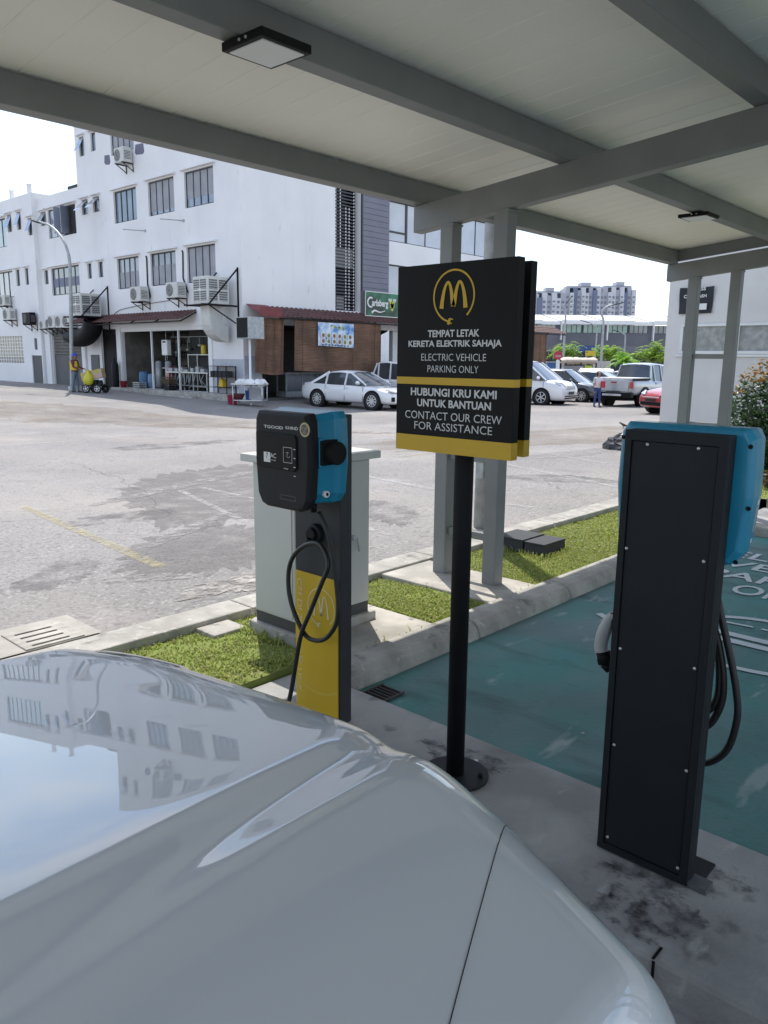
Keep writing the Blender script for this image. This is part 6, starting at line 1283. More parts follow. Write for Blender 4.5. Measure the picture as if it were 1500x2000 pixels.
far_lamp('grey street lamp standing before the left roadside tree, its top bending right', 1099, 720, 612, 66, [(1100, 600), (1104, 594)])
far_lamp('tall grey street lamp between the roadside trees, its arm curving right', 1173, 720, 630, 62, [(1175, 613), (1181, 602), (1189, 597), (1197, 595)])
far_lamp('small far street lamp in front of the middle shop unit, arm curving left', 1161, 700, 642, 92, [(1159, 635), (1154, 631), (1148, 629)])
far_lamp('small far street lamp in front of the right shop units, arm curving left', 1217, 700, 658, 92, [(1217, 652), (1214, 649), (1211, 648)])
# ================================================================ people
m_skin = mat('skin', (.26, .14, .09), .6); m_hair = mat('black_hair', (.015, .012, .012), .6)
def person(label, p_, rotz, H, joints, colour, mats_, extra=()):
    """joints: list of chains [(x, y, z, r), ...] in fractions of the height; colour(x, y, z) -> slot"""
    t = thing('person', label, 'person', tuple(p_), rotz); verts, edges, rad = [], [], []; idx = {}
    def vid(q_):
        k = tuple(round(c, 4) for c in q_[:3])
        if k not in idx: idx[k] = len(verts); verts.append(tuple(c * H for c in q_[:3])); rad.append(q_[3] * H)
        return idx[k]
    for ch_ in joints:
        ids = [vid(q_) for q_ in ch_]; edges += list(zip(ids, ids[1:]))
    me = bpy.data.meshes.new('body'); me.from_pydata(verts, edges, []); o_ = bpy.data.objects.new('tmp_body', me); SC.collection.objects.link(o_)
    sk = o_.modifiers.new('skin', 'SKIN'); sv_ = me.skin_vertices[0].data if me.skin_vertices else None
    if sv_ is None:
        bm_ = bmesh.new(); bm_.from_mesh(me); bm_.verts.layers.skin.verify(); bm_.to_mesh(me); bm_.free(); sv_ = me.skin_vertices[0].data
    for k, r in enumerate(rad): sv_[k].radius = (r, r)
    sv_[0].use_root = True
    ss = o_.modifiers.new('sub', 'SUBSURF'); ss.levels = 2; ss.render_levels = 2
    m2 = bpy.data.meshes.new_from_object(o_.evaluated_get(bpy.context.evaluated_depsgraph_get())); bpy.data.objects.remove(o_)
    m2.materials.clear()
    for m_ in mats_: m2.materials.append(m_)
    for pl_ in m2.polygons: c = pl_.center / H; pl_.material_index = colour(c.x, c.y, c.z); pl_.use_smooth = True
    m2.name = 'body'; b_ = bpy.data.objects.new('body', m2); SC.collection.objects.link(b_); b_.parent = t
    for nm, m_, fn in extra: mb = MB(); fn(mb, H); mb.build(nm, m_, t, local=True)
    return t
def figure(arms, lean=0.0, step=.05):
    """standing adult; local +x is the way the person faces"""
    L_ = lean; hips = (0, 0, .52, .075)
    torso = [hips, (.01 + L_ * .3, 0, .60, .078), (.015 + L_ * .6, 0, .70, .088), (.01 + L_, 0, .79, .085), (.01 + L_, 0, .835, .038), (.02 + L_ * 1.1, 0, .87, .036), (.03 + L_ * 1.15, 0, .915, .055), (.03 + L_ * 1.15, 0, .955, .056), (.025 + L_ * 1.15, 0, .985, .035)]
    ch_ = [torso]
    for s, st in ((1, step), (-1, -step)):
        ch_.append([hips, (.0, s * .052, .49, .060), (st * .5 + .01, s * .055, .28, .040), (st, s * .058, .06, .026), (st - .01, s * .058, .024, .025), (st + .06, s * .062, .016, .020), (st + .10, s * .064, .014, .014)])
    for s, a in ((1, arms[0]), (-1, arms[1])):
        sh_ = (.01 + L_, s * .105, .800, .040); ch_.append([torso[3], sh_] + [(x, y * s, z, r) for x, y, z, r in a])
    return ch_
down = [(.0, .135, .66, .028), (.02, .145, .63, .026), (.05, .14, .50, .018), (.07, .135, .455, .017), (.08, .13, .42, .010)]
fwd = [(.05, .13, .665, .028), (.08, .13, .65, .026), (.19, .11, .61, .019), (.225, .10, .61, .017), (.255, .09, .60, .010)]
m_mar = mat('maroon_shirt', (.13, .025, .05), .8); m_jean = mat('grey_jeans', (.15, .20, .26), .85); m_vest = mat('yellow_vest', (.62, .48, .02), .6); m_cap = mat('blue_cap', (.02, .05, .42), .5); m_shoe = mat('dark_shoe', (.03, .03, .03), .6)
mp_ = gnd(148, 766)
def head_extra(capm, z0=.93, brim=True):
    def f(mb, H):
        mb.grid([[(.033 * H + .064 * H * math.cos(a) * q, .058 * H * math.sin(a) * q, (z0 + w) * H) for a in [2 * math.pi * k / 16 for k in range(16)]] for q, w in ((1.03, 0), (1.05, .02), (.95, .05), (.7, .073), (.3, .083), (.02, .085))], True)
        if brim: mb.box(.085 * H, .135 * H, -.045 * H, .045 * H, (z0 + .004) * H, (z0 + .012) * H)
    return f
def face(mb, H):
    for s in (-1, 1): mb.ball((.082 * H, s * .020 * H, .935 * H), .006 * H, n_ if False else .007 * H, .004 * H, 8, 5)
def nose(mb, H): mb.hexa([(.082 * H, -.010 * H, .908 * H), (.100 * H, -.006 * H, .910 * H), (.100 * H, .006 * H, .910 * H), (.082 * H, .010 * H, .908 * H), (.080 * H, -.004 * H, .935 * H), (.086 * H, -.003 * H, .932 * H), (.086 * H, .003 * H, .932 * H), (.080 * H, .004 * H, .935 * H)]); 
def ears(mb, H):
    for s in (-1, 1): mb.ball((.028 * H, s * .056 * H, .922 * H), .010 * H, .006 * H, .016 * H, 8, 6)
def mouth(mb, H): mb.box(.078 * H, .0855 * H, -.014 * H, .014 * H, .892 * H, .897 * H)
def fingers(lists):
    def f(mb, H):
        for (x, y, z), d in lists:
            base = Vector((x, y, z)) * H; d = Vector(d).normalized(); s = Vector((0, 0, 1)).cross(d).normalized()
            if s.length < .1: s = Vector((1, 0, 0))
            for k, l in enumerate((.040, .046, .043, .034)): q0 = base + s * ((k - 1.5) * .0095 * H); mb.tube([q0, q0 + d * l * H * .55, q0 + (d + Vector((0, 0, -.5))).normalized() * l * H], [.0052 * H, .0048 * H, .0035 * H], 6)
            mb.tube([base + s * .022 * H - d * .03 * H, base + s * .034 * H - d * .008 * H, base + s * .034 * H + d * .012 * H], [.006 * H, .0052 * H, .004 * H], 6)
    return f
def col_man(x, y, z):
    if z < .035: return 3
    if z < .53: return 1
    if z > .84: return 2
    if x > .20: return 2
    return 0
man = person('man in a maroon shirt with yellow vest and blue cap pushing a loaded trolley', mp_, math.radians(-58), 1.66, figure([fwd, fwd], .02, .05), col_man, [m_mar, m_jean, m_skin, m_shoe],
    [('cap', m_cap, head_extra(m_cap)), ('vest', m_vest, lambda mb, H: [mb.grid([[(x * H, s * y * H, z * H) for x, y, z in r] for r in (((.105, .03, .80), (.118, .03, .70), (.105, .03, .58)), ((.09, .085, .80), (.098, .088, .70), (.088, .082, .57)), ((.02, .118, .79), (.01, .112, .70), (.01, .098, .57)), ((-.08, .07, .79), (-.082, .07, .70), (-.072, .06, .57)))]) for s in (-1, 1)]),
     ('eyes', m_hair, face), ('nose', m_skin, nose), ('ears', m_skin, ears), ('mouth', mat('lips', (.20, .07, .06), .5), mouth), ('fingers', m_skin, fingers([((.25, .09, .60), (1, 0, -.2)), ((.25, -.09, .60), (1, 0, -.2))]))])
# trolley, box and bag in front of him
dirm = Vector((math.cos(math.radians(-58)), math.sin(math.radians(-58)), 0)); tp = mp_ + dirm * .95; tp.z = G(tp.y)
tr = thing('trolley', 'low two-wheeled trolley pushed by the man in the blue cap', 'trolley', tuple(tp), math.radians(-58))
mb = MB(); mb.box(-.45, .45, -.28, .28, .30, .34); mb.build('deck', m_charcoal, tr, local=True); mb = MB(); mb.tube([(-.42, -.22, .34), (-.50, -.22, .95), (-.50, .22, .95), (-.42, .22, .34)], .018, 8); mb.build('handle', m_galv, tr, local=True)
for s in (-1, 1):
    for x in (-.25, .28): wheel(tr, (x, s * .33, .19), (0, s, 0), .19, .05, 5)
mb = MB(); rr = random.Random(2)
for k in range(7): mb.box(-.4 + k * .11, -.32 + k * .11, rr.uniform(-.25, 0), rr.uniform(.02, .25), .341, .40 + rr.uniform(.05, .22))
mb.build('scrap_load', m_dark, tr, local=True)
bx_ = thing('carton', 'flattened pink and yellow printed carton leaning on the trolley', 'carton', tuple(tp + Vector((0, 0, .62))), math.radians(-50)); mb = MB(); mb.hexa([(-.48, -.2, -.12), (.42, -.2, .06), (.42, .2, .06), (-.48, .2, -.12), (-.55, -.2, .22), (.36, -.2, .44), (.36, .2, .44), (-.55, .2, .22)])
mb.build('box', mat('printed_carton', (.50, .36, .30), .7, c2=(.45, .40, .08), sc=5, lo=.45, hi=.55), bx_, local=True)
bgp = tp + dirm * -.28 + Vector((-.2, -.22, .42)); bgp = Vector((tp.x - .32, tp.y - .05, tp.z + .34)); yb = thing('carrier_bag', 'bulging bright yellow carrier bag hanging on the trolley', 'bag', tuple(bgp)); mb = MB(); rows = []
for z, r in ((0, .06), (.05, .18), (.2, .22), (.36, .20), (.48, .10), (.58, .05), (.66, .07)): rows.append([(r * math.cos(a) * rr.uniform(.85, 1.1), r * math.sin(a) * rr.uniform(.85, 1.1), z) for a in [2 * math.pi * k / 14 for k in range(14)]])
mb.grid(rows, True); mb.build('bag', mat('yellow_bag', (.62, .58, .03), .4), yb, local=True)
m_wshirt = mat('white_blouse', (.68, .66, .66), .8); m_bluet = mat('blue_trousers', (.045, .065, .22), .85); m_lskin = mat('light_skin', (.42, .25, .18), .6)
def col_wo(x, y, z):
    if z < .035: return 3
    if z < .545: return 1
    if z > .84 or x > .13 or (abs(y) > .112 and z < .68): return 2
    return 0
wp = gnd(1165, 795)
bent = [(.0, .135, .665, .026), (.02, .14, .64, .024), (.12, .10, .62, .018), (.15, .07, .63, .016), (.175, .055, .635, .010)]
wo_ = person('woman in white blouse and blue trousers holding red folders beside the silver pickup', wp, math.radians(-120), 1.46, figure([bent, down], .0, .04), col_wo, [m_wshirt, m_bluet, m_lskin, m_shoe],
    [('hair', m_hair, lambda mb, H: mb.grid([[(.018 * H + .066 * H * math.cos(a) * q, .062 * H * math.sin(a) * q, (.90 + w) * H) for a in [math.pi * .28 + 2 * math.pi * .72 * k / 16 for k in range(17)]] for q, w in ((.95, -.03), (1.06, 0), (1.08, .04), (.98, .075), (.62, .095), (.02, .10))])),
     ('ponytail', m_hair, lambda mb, H: mb.tube([(-.045 * H, 0, .955 * H), (-.075 * H, 0, .92 * H), (-.07 * H, 0, .86 * H), (-.075 * H, 0, .82 * H)], [.02 * H, .022 * H, .018 * H, .006 * H], 8)), ('eyes', m_hair, face), ('nose', m_lskin, nose), ('ears', m_lskin, ears), ('mouth', mat('lips', (.2, .07, .06)), mouth), ('fingers', m_lskin, fingers([((.17, .055, .635), (.6, -.8, 0)), ((.075, -.13, .43), (.15, 0, -1))]))])
c, s = math.cos(math.radians(-120)), math.sin(math.radians(-120)); fp = wp + Vector((c * .30 - s * .05, s * .30 + c * .05, .80))
fo = thing('folder', 'red folder held by the woman in blue trousers', 'folder', tuple(fp), math.radians(-120)); mb = MB(); mb.box(-.02, .02, -.11, .10, .0, .27); mb.build('cover', m_redp, fo, local=True, bevel=.004); mb = MB(); mb.box(-.016, .016, -.105, .095, .271, .277); mb.build('papers', m_white, fo, local=True)
# ================================================================ car wash building at the right, bush
WX, WY = 13.5, 5.777
cw = thing('building', 'pale grey single-storey car wash building with a strip of old windows', 'building', (WX, WY, -.1))
wz0, wz1 = 1.80, 2.31; wy0, wy1 = .4, 5.53
m_cw_wall = mat('pale_plaster', (.66, .64, .62), .9, sc=1.4, var=.08, bump=.06); add_layer(m_cw_wall, (.45, .42, .40), 2.5, .62, .8, amount=.35)
mb = MB(); facade(mb, 'x', WX, -9, WY, -.2, 4.4, [(wy0, wy1, wz0, wz1)], depth=.10); mb.quad((WX, WY, -.2), (WX + 9, WY, -.2), (WX + 9, WY, 4.4), (WX, WY, 4.4)); mb.quad((WX, -9, 4.4), (WX + 9, -9, 4.4), (WX + 9, WY, 4.4), (WX, WY, 4.4)); mb.quad((WX + 9, -9, -.2), (WX + 9, WY, -.2), (WX + 9, WY, 4.4), (WX + 9, -9, 4.4)); mb.quad((WX, -9, -.2), (WX + 9, -9, -.2), (WX + 9, -9, 4.4), (WX, -9, 4.4)); mb.build('wall', m_cw_wall, cw)
m_old = mat('dusty_window_film', (.34, .35, .34), .45, var=.35, sc=9, coat=.3)
yy = wy1
k = 0
while yy > wy0 + .1:
    w = .93; a, b_ = yy - w, yy; a = max(a, wy0); mb = MB(); e = .055
    for A_ in ((a + .002, b_ - .002, wz0 + .002, wz0 + e), (a + .002, b_ - .002, wz1 - e, wz1 - .002), (a + .002, a + e, wz0 + e, wz1 - e), (b_ - e, b_ - .002, wz0 + e, wz1 - e)): mb.box(WX - .01, WX + .05, *A_)
    f = mb.build('window', m_alu, cw, bevel=.004); mb = MB(); mb.box(WX + .02, WX + .03, a + e, b_ - e, wz0 + e, wz1 - e); mb.build('pane', m_old, f)
    if k in (1, 3, 4): mb = MB(); mb.quad((WX + .014, a + .12, wz0 + .06), (WX + .014, a + .42, wz0 + .06), (WX + .014, a + .38, wz0 + .34), (WX + .014, a + .10, wz0 + .36)); mb.build('paper_notice', m_white, f)
    yy -= w; k += 1
mb = MB(); mb.box(WX - .025, WX - .001, wy0 - .1, wy1 + .05, wz0 - .04, wz0 - .002); mb.build('sill', m_alu, cw)
bs = thing('banner', 'black fabric banner with white car wash lettering on the pale wall behind the right posts', 'banner', (WX - .02, 5.3, 2.47))
def bw(u, v): return atx(1270 + u / 4.761, 480 + v / 4.762, WX - .03)
c = [bw(278, 393), bw(600, 372), bw(568, 625), bw(262, 636)]
mb = MB(); rows = []
for j in range(7):
    f = j / 6; A_ = c[0].lerp(c[3], f); B_ = c[1].lerp(c[2], f); rows.append([A_.lerp(B_, i / 8) + Vector((-.012 * math.sin(i * 1.7 + j), 0, -.012 * math.sin(i / 8 * math.pi) * (1 if j == 0 else 0))) for i in range(9)])
mb.grid(rows); mb.build('fabric', mat('black_banner', (.012, .013, .022), .6, bump=.05), bs, fix=False)
lt = MB()
for s_, u0, u1, vb, vt in (('EXPRESS', 360, 522, 424, 393), ('CAR WASH', 318, 528, 490, 460)): a, b_, t_ = bw(u0, vb), bw(u1, vb), bw(u0, vt); q = Vector((-.03, 0, 0)); text_on(lt, s_, a + q, Vector((a.x, b_.y, a.z)) + q, Vector((a.x, a.y, t_.z)) + q, .025)
lt.build('lettering', m_white_ink, bs); mb = MB(); a, b_, c_, d_ = bw(437, 597), bw(527, 594), bw(533, 536), bw(440, 540); mb.poly([p_ + Vector((-.028, 0, 0)) for p_ in (a, b_, c_, d_)]); mb.build('white_panel', m_white_ink, bs)
m_leaf_b = leafmat('bush_leaf', [(.012, .035, .010), (.03, .07, .018), (.05, .10, .03), (.025, .055, .015), (.10, .16, .06)], .3, .35); m_leaf_o = leafmat('orange_leaf', [(.30, .11, .02), (.36, .17, .03), (.14, .12, .03), (.38, .22, .06)], .35)
def leaves(mb, c, R_, n, size, rng_, shape=None, mat2=None, inner=.45):
    c = Vector(c)
    for _ in range(n):
        while True:
            d = Vector((rng_.uniform(-1, 1), rng_.uniform(-1, 1), rng_.uniform(-1, 1)))
            if .05 < d.length < 1: break
        r = d.normalized() * (inner + (1 - inner) * rng_.random() ** .6); p_ = c + Vector((r.x * R_[0], r.y * R_[1], r.z * R_[2]))
        u = Vector((rng_.gauss(0, 1), rng_.gauss(0, 1), rng_.gauss(0, .6))).normalized(); n_ = (d.normalized() + Vector((rng_.gauss(0, .5), rng_.gauss(0, .5), rng_.gauss(.3, .5)))).normalized(); v = n_.cross(u).normalized(); s_ = size * rng_.uniform(.6, 1.3)
        if mat2: mb.cur = mat2(p_)
        mb.poly([p_ - u * s_, p_ - u * s_ * .2 + v * s_ * .36, p_ + u * s_, p_ - u * s_ * .2 - v * s_ * .36])
rr = random.Random(17); bu = atx(1508, 800, 11.2); bush = thing('bush', 'clipped round shrub with orange tipped leaves in front of the car wash wall', 'bush', (11.2, bu.y, .1))
mb = MB(); by = bu.y
for dx, dy, dz, R_, n in ((0, 0, .95, (.55, .60, .80), 3600), (.05, -.25, .95, (.5, .55, .85), 2600), (0, .12, .55, (.5, .52, .5), 1600), (0, -.6, 1.0, (.5, .5, .85), 1500)):
    leaves(mb, (11.2 + dx, by + dy, dz), R_, n, .045, rr, mat2=lambda p_: 1 if (p_.z > 1.42 and p_.y > by + .05 and rr.random() < .85) or (p_.z > 1.25 and p_.y > by + .32 and rr.random() < .6) else 0)
mb.build('foliage', [m_leaf_b, m_leaf_o], bush, fix=False)
mb = MB()
for k in range(5): a = k * 1.25; mb.tube([(11.2, by, .08), (11.2 + .12 * math.cos(a), by + .12 * math.sin(a), .5), (11.2 + .35 * math.cos(a), by + .35 * math.sin(a), 1.1)], [.03, .022, .01], 6)
mb.build('stem', m_brown, bush)
rr2 = random.Random(23); ho = atx(1499, 990, 10.4); sm_ = thing('plant', 'small reddish shrub at the kerb edge below the clipped bush', 'plant', (10.4, ho.y, .1)); mb = MB(); leaves(mb, (10.4, ho.y - .02, .24), (.12, .12, .14), 160, .035, rr2); mb.build('foliage', leafmat('reddish_leaf', [(.10, .05, .02), (.14, .09, .03), (.06, .05, .02)]), sm_, fix=False); mb = MB(); mb.tube([(10.4, ho.y, .08), (10.4, ho.y - .02, .3)], .008, 6); mb.build('stem', m_brown, sm_)
# ================================================================ far street: shop row, apartments, trees, stalls
def far(u, v, f): r = ray(u, v); return EYE + r * (f / (r.x * .7373 + r.y * .6756))
FD = 104.0; m_shop = mat('shop_grey', (.15, .15, .175), .8, var=.12, sc=.5); m_roofw = mat('pale_metal_roof', (.62, .62, .62), .5, var=.06, sc=.3)
base = far(1140, 700, FD)
pitch_u = 6.0
labs = ['grey shop unit with green glazing, leftmost visible in the far row', 'grey shop unit with teal and pale glazing, second in the far row', 'grey shop unit with dark glazing behind the tall street lamp', 'grey shop unit with pale curtained glazing, right of the tall lamp', 'grey shop unit at the right end of the far row, above the pickup', 'grey shop unit hidden partly by the car wash building corner']
glz = [m_glass_gr, m_glass_gr, m_glass_gr, m_glass, m_glass_lt, m_glass]
def shop_unit(i):
    ux = -6.2 + i * pitch_u; c = far(1140, 700, FD); rgt = Vector((.6756, -.7373, 0)); p_ = c + rgt * ux; p_.z = -.15
    t = thing('shop_unit', labs[i], 'shop', tuple(p_), CAMROT, 'row of grey shop units'); hwid = pitch_u / 2
    mb = MB(); mb.box(-hwid + .004, hwid - .004, .4, 12, 0, 5.55); mb.build('wall', m_shop, t, local=True)
    mb = MB(); mb.box(-hwid + .05, hwid - .05 if i % 2 else .6, -.25, .395, 6.62, 7.12); mb.box(.6 if i % 2 == 0 else -hwid + .05, hwid - .06, .1, .392, 6.55, 6.95) if i % 2 == 0 else None; mb.build('parapet', m_white, t, local=True)
    mb = MB(); mb.box(-hwid + .003, hwid - .003, .405, 12, 5.551, 6.54); mb.build('upper_wall', m_shop, t, local=True)
    for k, (a, b_) in enumerate(((-hwid + .15, -.25), (.0, hwid - .6))):
        mb = MB(); mb.box(a, b_, .30, .399, 5.56, 6.52); pn = mb.build('window', glz[(i + k) % 6], t, local=True); mb = MB(); n = 4
        for q in range(n + 1): x = a + (b_ - a) * q / n; mb.box(x - .03, x + .03, .24, .299, 5.56, 6.52)
        mb.build('mullion', m_frame, pn, local=True)
    mb = MB(); mb.box(-hwid + .02, -hwid + .14, -.2, .39, 4.6, 6.6); mb.build('fin', m_white, t, local=True)
    mb = MB(); mb.prism([(-hwid, .38, 7.0), (-hwid, 13, 8.5), (-hwid, 13, 8.3), (-hwid, .38, 6.8)], (pitch_u - .12, 0, 0)); mb.build('roof', m_roofw, t, local=True)
    mb = MB(); mb.prism([(hwid - .119, .3, 7.02), (hwid - .119, 13, 8.56), (hwid - .119, 13, 8.3), (hwid - .119, .3, 6.7)], (.117, 0, 0)); mb.build('party_wall', m_charcoal, t, local=True)
    mb = MB(); mb.box(-hwid + .3, hwid - .3, .34, .398, .1, 3.0); mb.build('shopfront', m_dark, t, local=True); mb = MB(); mb.box(-hwid + .3, hwid - .4, .25, .397, 3.05, 3.9); mb.build('fascia', mat('fascia_%d' % (i % 3), ((.16, .16, .18), (.05, .09, .25), (.18, .18, .20))[i % 3], .7), t, local=True)
for i in range(6): shop_unit(i)
AP = 480.0
m_apt = [mat('apartment_pale', (.60, .61, .65), .9, var=.06, sc=.02), mat('apartment_grey', (.42, .43, .48), .9, var=.06, sc=.02), mat('apartment_blue', (.17, .20, .29), .9, var=.06, sc=.02), mat('apartment_glass', (.20, .21, .25), .4), mat('apartment_white', (.62, .63, .65), .9, var=.05, sc=.02)]  # wall tones lightened so the colour itself carries the distance haze
def apt(label, u0, u1, vtop, bays, blue, seed):
    c = far((u0 + u1) / 2, 700, AP); c.z = 0; w = (u1 - u0) / FPX * AP; top = far((u0 + u1) / 2, vtop, AP).z; rr = random.Random(seed)
    t = thing('apartment_block', label, 'apartment block', tuple(c), CAMROT, 'far apartment blocks')
    mb = MB(); bw_ = w / bays; fl = 2.95; nf = int(top / fl)
    for k in range(bays): x0 = -w / 2 + k * bw_; d = (0, -1.6, -.6)[k % 3]; hh = top - (0, 3, 0, 1.5)[k % 4]; mb.cur = 2 if k in blue else (1, 0, 0)[k % 3]; mb.box(x0 + .02, x0 + bw_ - .02, d, 16, 0, hh)
    mb.cur = 4
    for k in range(bays):
        x0 = -w / 2 + k * bw_; d = (0, -1.6, -.6)[k % 3]
        if k % 3 == 1 and k not in blue:
            for q in range(3, nf - 1): mb.box(x0 + .1, x0 + bw_ - .1, d - 1.0, d - .25, q * fl - .1, q * fl + .8)
    mb.build('wall', m_apt, t, local=True)
    made = 0
    for k in range(bays):
        if k in blue: continue
        x0 = -w / 2 + k * bw_; d = (0, -1.6, -.6)[k % 3]
        for q in range(3, nf - 1):
            if made >= 100 or q * fl + 1.6 > top - 3.2: continue
            mb = MB(); a = x0 + bw_ * rr.uniform(.12, .2); mb.box(a, a + bw_ * .55, d - .12, d - .02, q * fl + .5, q * fl + 1.9); mb.build('window', m_apt[3], t, local=True); made += 1
    mb = MB(); mb.box(-w / 2 + 1, w / 2 - 2, 2, 12, top + .0, top + 1.2); mb.box(-w * .1, w * .15, 1, 10, top + 1.21, top + 3.2); mb.build('roof_canopy', m_apt[1], t, local=True)
apt('nearer grey and blue apartment tower with a flat roof canopy, left of the twin pair', 1099, 1172, 562, 10, (2, 7), 1)
apt('grey and blue apartment tower with a tall blue slab, right of the twin pair', 1172, 1232, 561, 8, (5,), 2)
apt('low pale apartment block at the left, half hidden by the black sign', 1036, 1098, 572, 7, (1,), 3)
# a low wooded hill on the skyline
mb = MB(); rows = []
for j in range(5): rows.append([(far(1180 + 14 * k, 700, 900 + 60 * j).x, far(1180 + 14 * k, 700, 900 + 60 * j).y, -2 + (1.65 + (706 - 622) / FPX * 900) * math.sin(math.pi * min(1, .5 + .0 * k)) * (0, .6, .95, 1, .6)[j] * (1 + .04 * math.sin(k * .8))) for k in range(32)])
mb.grid(rows); struct(mb.build('hill', mat('wooded_hill', (.20, .24, .22), .95, sc=.02, var=.3)))
# trees beyond the car park
m_tree = leafmat('bright_tree_leaf', [(.20, .36, .03), (.32, .50, .05), (.42, .58, .08), (.26, .42, .04), (.14, .26, .03)], .55); m_bark = mat('bark', (.16, .12, .085), .9, var=.3)
def tree(label, u, v0, v1, ru, f, seed, lopside=0):
    rr = random.Random(seed); b = far(u, 700, f); b.z = G(b.y); k = f / FPX; R_ = ru * k; zt = far(u, v0, f).z; zb = far(u, v1, f).z; zc_ = (zt + zb) / 2
    t = thing('tree', label, 'tree', tuple(b), 0, 'young roadside trees'); mb = MB(); mb.tube([b, b + Vector((.05, .03, (zb - b.z) * .6)), Vector((b.x, b.y, zb + .3))], [.09, .075, .06], 8); br_ = []
    for q in range(24):
        a = rr.uniform(0, 6.28); el = rr.uniform(.15, 1.3); l = R_ * rr.uniform(.65, 1.05); s0 = Vector((b.x, b.y, zb + rr.uniform(-.1, .5))); d = Vector((math.cos(a) * math.cos(el), math.sin(a) * math.cos(el), math.sin(el) * (zt - zb) / (2 * R_) * 1.05)); e = s0 + d * l * 1.0; m_ = s0 + d * l * .5 + Vector((0, 0, .12)); mb.tube([s0, m_, e], [.035, .024, .010], 5); br_.append((s0, m_, e))
    mb.build('trunk', m_bark, t); mb = MB()
    for s0, m_, e in br_:
        for w in range(9):
            f_ = rr.uniform(.3, 1.08); c = s0.lerp(m_, f_ * 2) if f_ < .5 else m_.lerp(e, f_ * 2 - 1); c = c + Vector((rr.gauss(0, .12), rr.gauss(0, .12), rr.gauss(0, .10))) * R_
            n_ = 26; hd = Vector((rr.gauss(0, 1), rr.gauss(0, 1), rr.gauss(.1, .4))).normalized()
            for z in range(n_):   # a feathery spray: leaflets along a drooping stalk
                q_ = z / n_; p_ = c + hd * (R_ * .42 * q_) - Vector((0, 0, .18 * R_ * q_ * q_)); sd = hd.cross(Vector((0, 0, 1))).normalized() * (1 if z % 2 else -1); l = R_ * .12 * (1 - .5 * q_); u_ = (sd + hd * .5 + Vector((0, 0, rr.uniform(-.4, .3)))).normalized(); v_ = u_.cross(Vector((rr.gauss(0, .3), rr.gauss(0, .3), 1))).normalized(); mb.poly([p_, p_ + u_ * l * .5 + v_ * l * .22, p_ + u_ * l, p_ + u_ * l * .5 - v_ * l * .22])
    mb.build('crown', m_tree, t, fix=False)
tree('young bright green tree behind the red octagonal sign', 1104, 650, 704, 34, 86, 1); tree('young yellow-green tree beside the tall street lamp, behind the palm', 1186, 650, 706, 36, 84, 2); tree('young bright green tree beside the pale car wash building', 1276, 648, 708, 38, 80, 3)
pb = far(1217, 715, 58); pb.z = G(pb.y); pt = thing('palm', 'low palm with arching fronds behind the silver pickup', 'palm', tuple(pb)); mb = MB(); ptop = far(1217, 708, 58); mb.tube([pb, pb.lerp(ptop, .5), ptop], [.16, .13, .12], 8); mb.build('trunk', m_bark, pt); rr = random.Random(6); mb = MB()
for k in range(22):
    a = k * 2.4; el = rr.uniform(.25, 1.35); l = rr.uniform(1.1, 1.6); d = Vector((math.cos(a), math.sin(a), 0)); pts = []
    for q in range(10): f_ = q / 9; pts.append(ptop + d * (l * f_ * math.cos(el)) + Vector((0, 0, l * (f_ * math.sin(el) - .62 * f_ * f_ * math.cos(el * .7)))))
    for q in range(1, 10):
        for z in range(3):
            p_ = pts[q - 1].lerp(pts[q], z / 3); hd = (pts[q] - pts[q - 1]).normalized(); sd = hd.cross(Vector((0, 0, 1))).normalized()
            for s_ in (-1, 1): e_ = p_ + sd * s_ * .34 * (1 - .55 * q / 10) + hd * .22 - Vector((0, 0, .14)); mb.poly([p_ - hd * .03, e_, p_ + hd * .03])
mb.build('fronds', leafmat('palm_leaf', [(.10, .26, .02), (.20, .40, .04), (.30, .50, .07)], .4), pt, fix=False)
# stall with rolled canvas, octagonal sign, board, fence, hoarding
sp_ = far(1128, 715, 52); sp_.z = G(sp_.y); st = thing('stall', 'roadside stall with a thick rolled beige canvas on posts', 'stall', tuple(sp_), CAMROT)
def fl(u, v, f=52): p_ = far(u, v, f) - sp_; return (p_.x * .6756 - p_.y * .7373, p_.x * .7373 + p_.y * .6756, far(u, v, f).z - sp_.z)
xa, _, za = fl(1094, 711); xb, _, zb = fl(1164, 711); zt = fl(1130, 698)[2]; mb = MB(); rows = []; rr = random.Random(8)
for k in range(15):
    x = xa + (xb - xa) * k / 14; q = (.35 if k in (0, 14) else 1); rows.append([(x, 1.1 * math.cos(a) * q, (za + zt) / 2 + (zt - za) / 2 * math.sin(a) * q * rr.uniform(.85, 1.12)) for a in [2 * math.pi * w / 12 for w in range(12)]])
mb.grid(rows, True); mb.build('canvas', mat('beige_canvas', (.58, .50, .42), .9, var=.15, sc=2), st, local=True); mb = MB()
for x in (xa + .2, (xa + xb) / 2, xb - .2):
    for y in (-.8, .8): mb.box(x - .04, x + .04, y - .04, y + .04, 0, za + .15)
mb.build('post', m_charcoal, st, local=True); mb = MB(); mb.box(xa + .05, fl(1134, 711)[0], -.86, -.78, fl(1100, 728)[2], za - .1); mb.build('grey_screen', mat('screen_grey', (.27, .26, .27), .8), st, local=True); mb = MB(); mb.box(fl(1136, 711)[0], fl(1150, 711)[0], -.84, -.8, fl(1140, 720)[2], za - .08); mb.build('green_notice', mat('lime_print', (.45, .55, .05), .7), st, local=True)
op = far(1090, 694, 47); og = Vector((op.x, op.y, G(op.y))); os_ = thing('octagonal_sign', 'red octagonal sign on a pole in front of the green tree', 'sign', tuple(og), CAMROT); oz = op.z - og.z; R_ = 8.6 * 47 / FPX
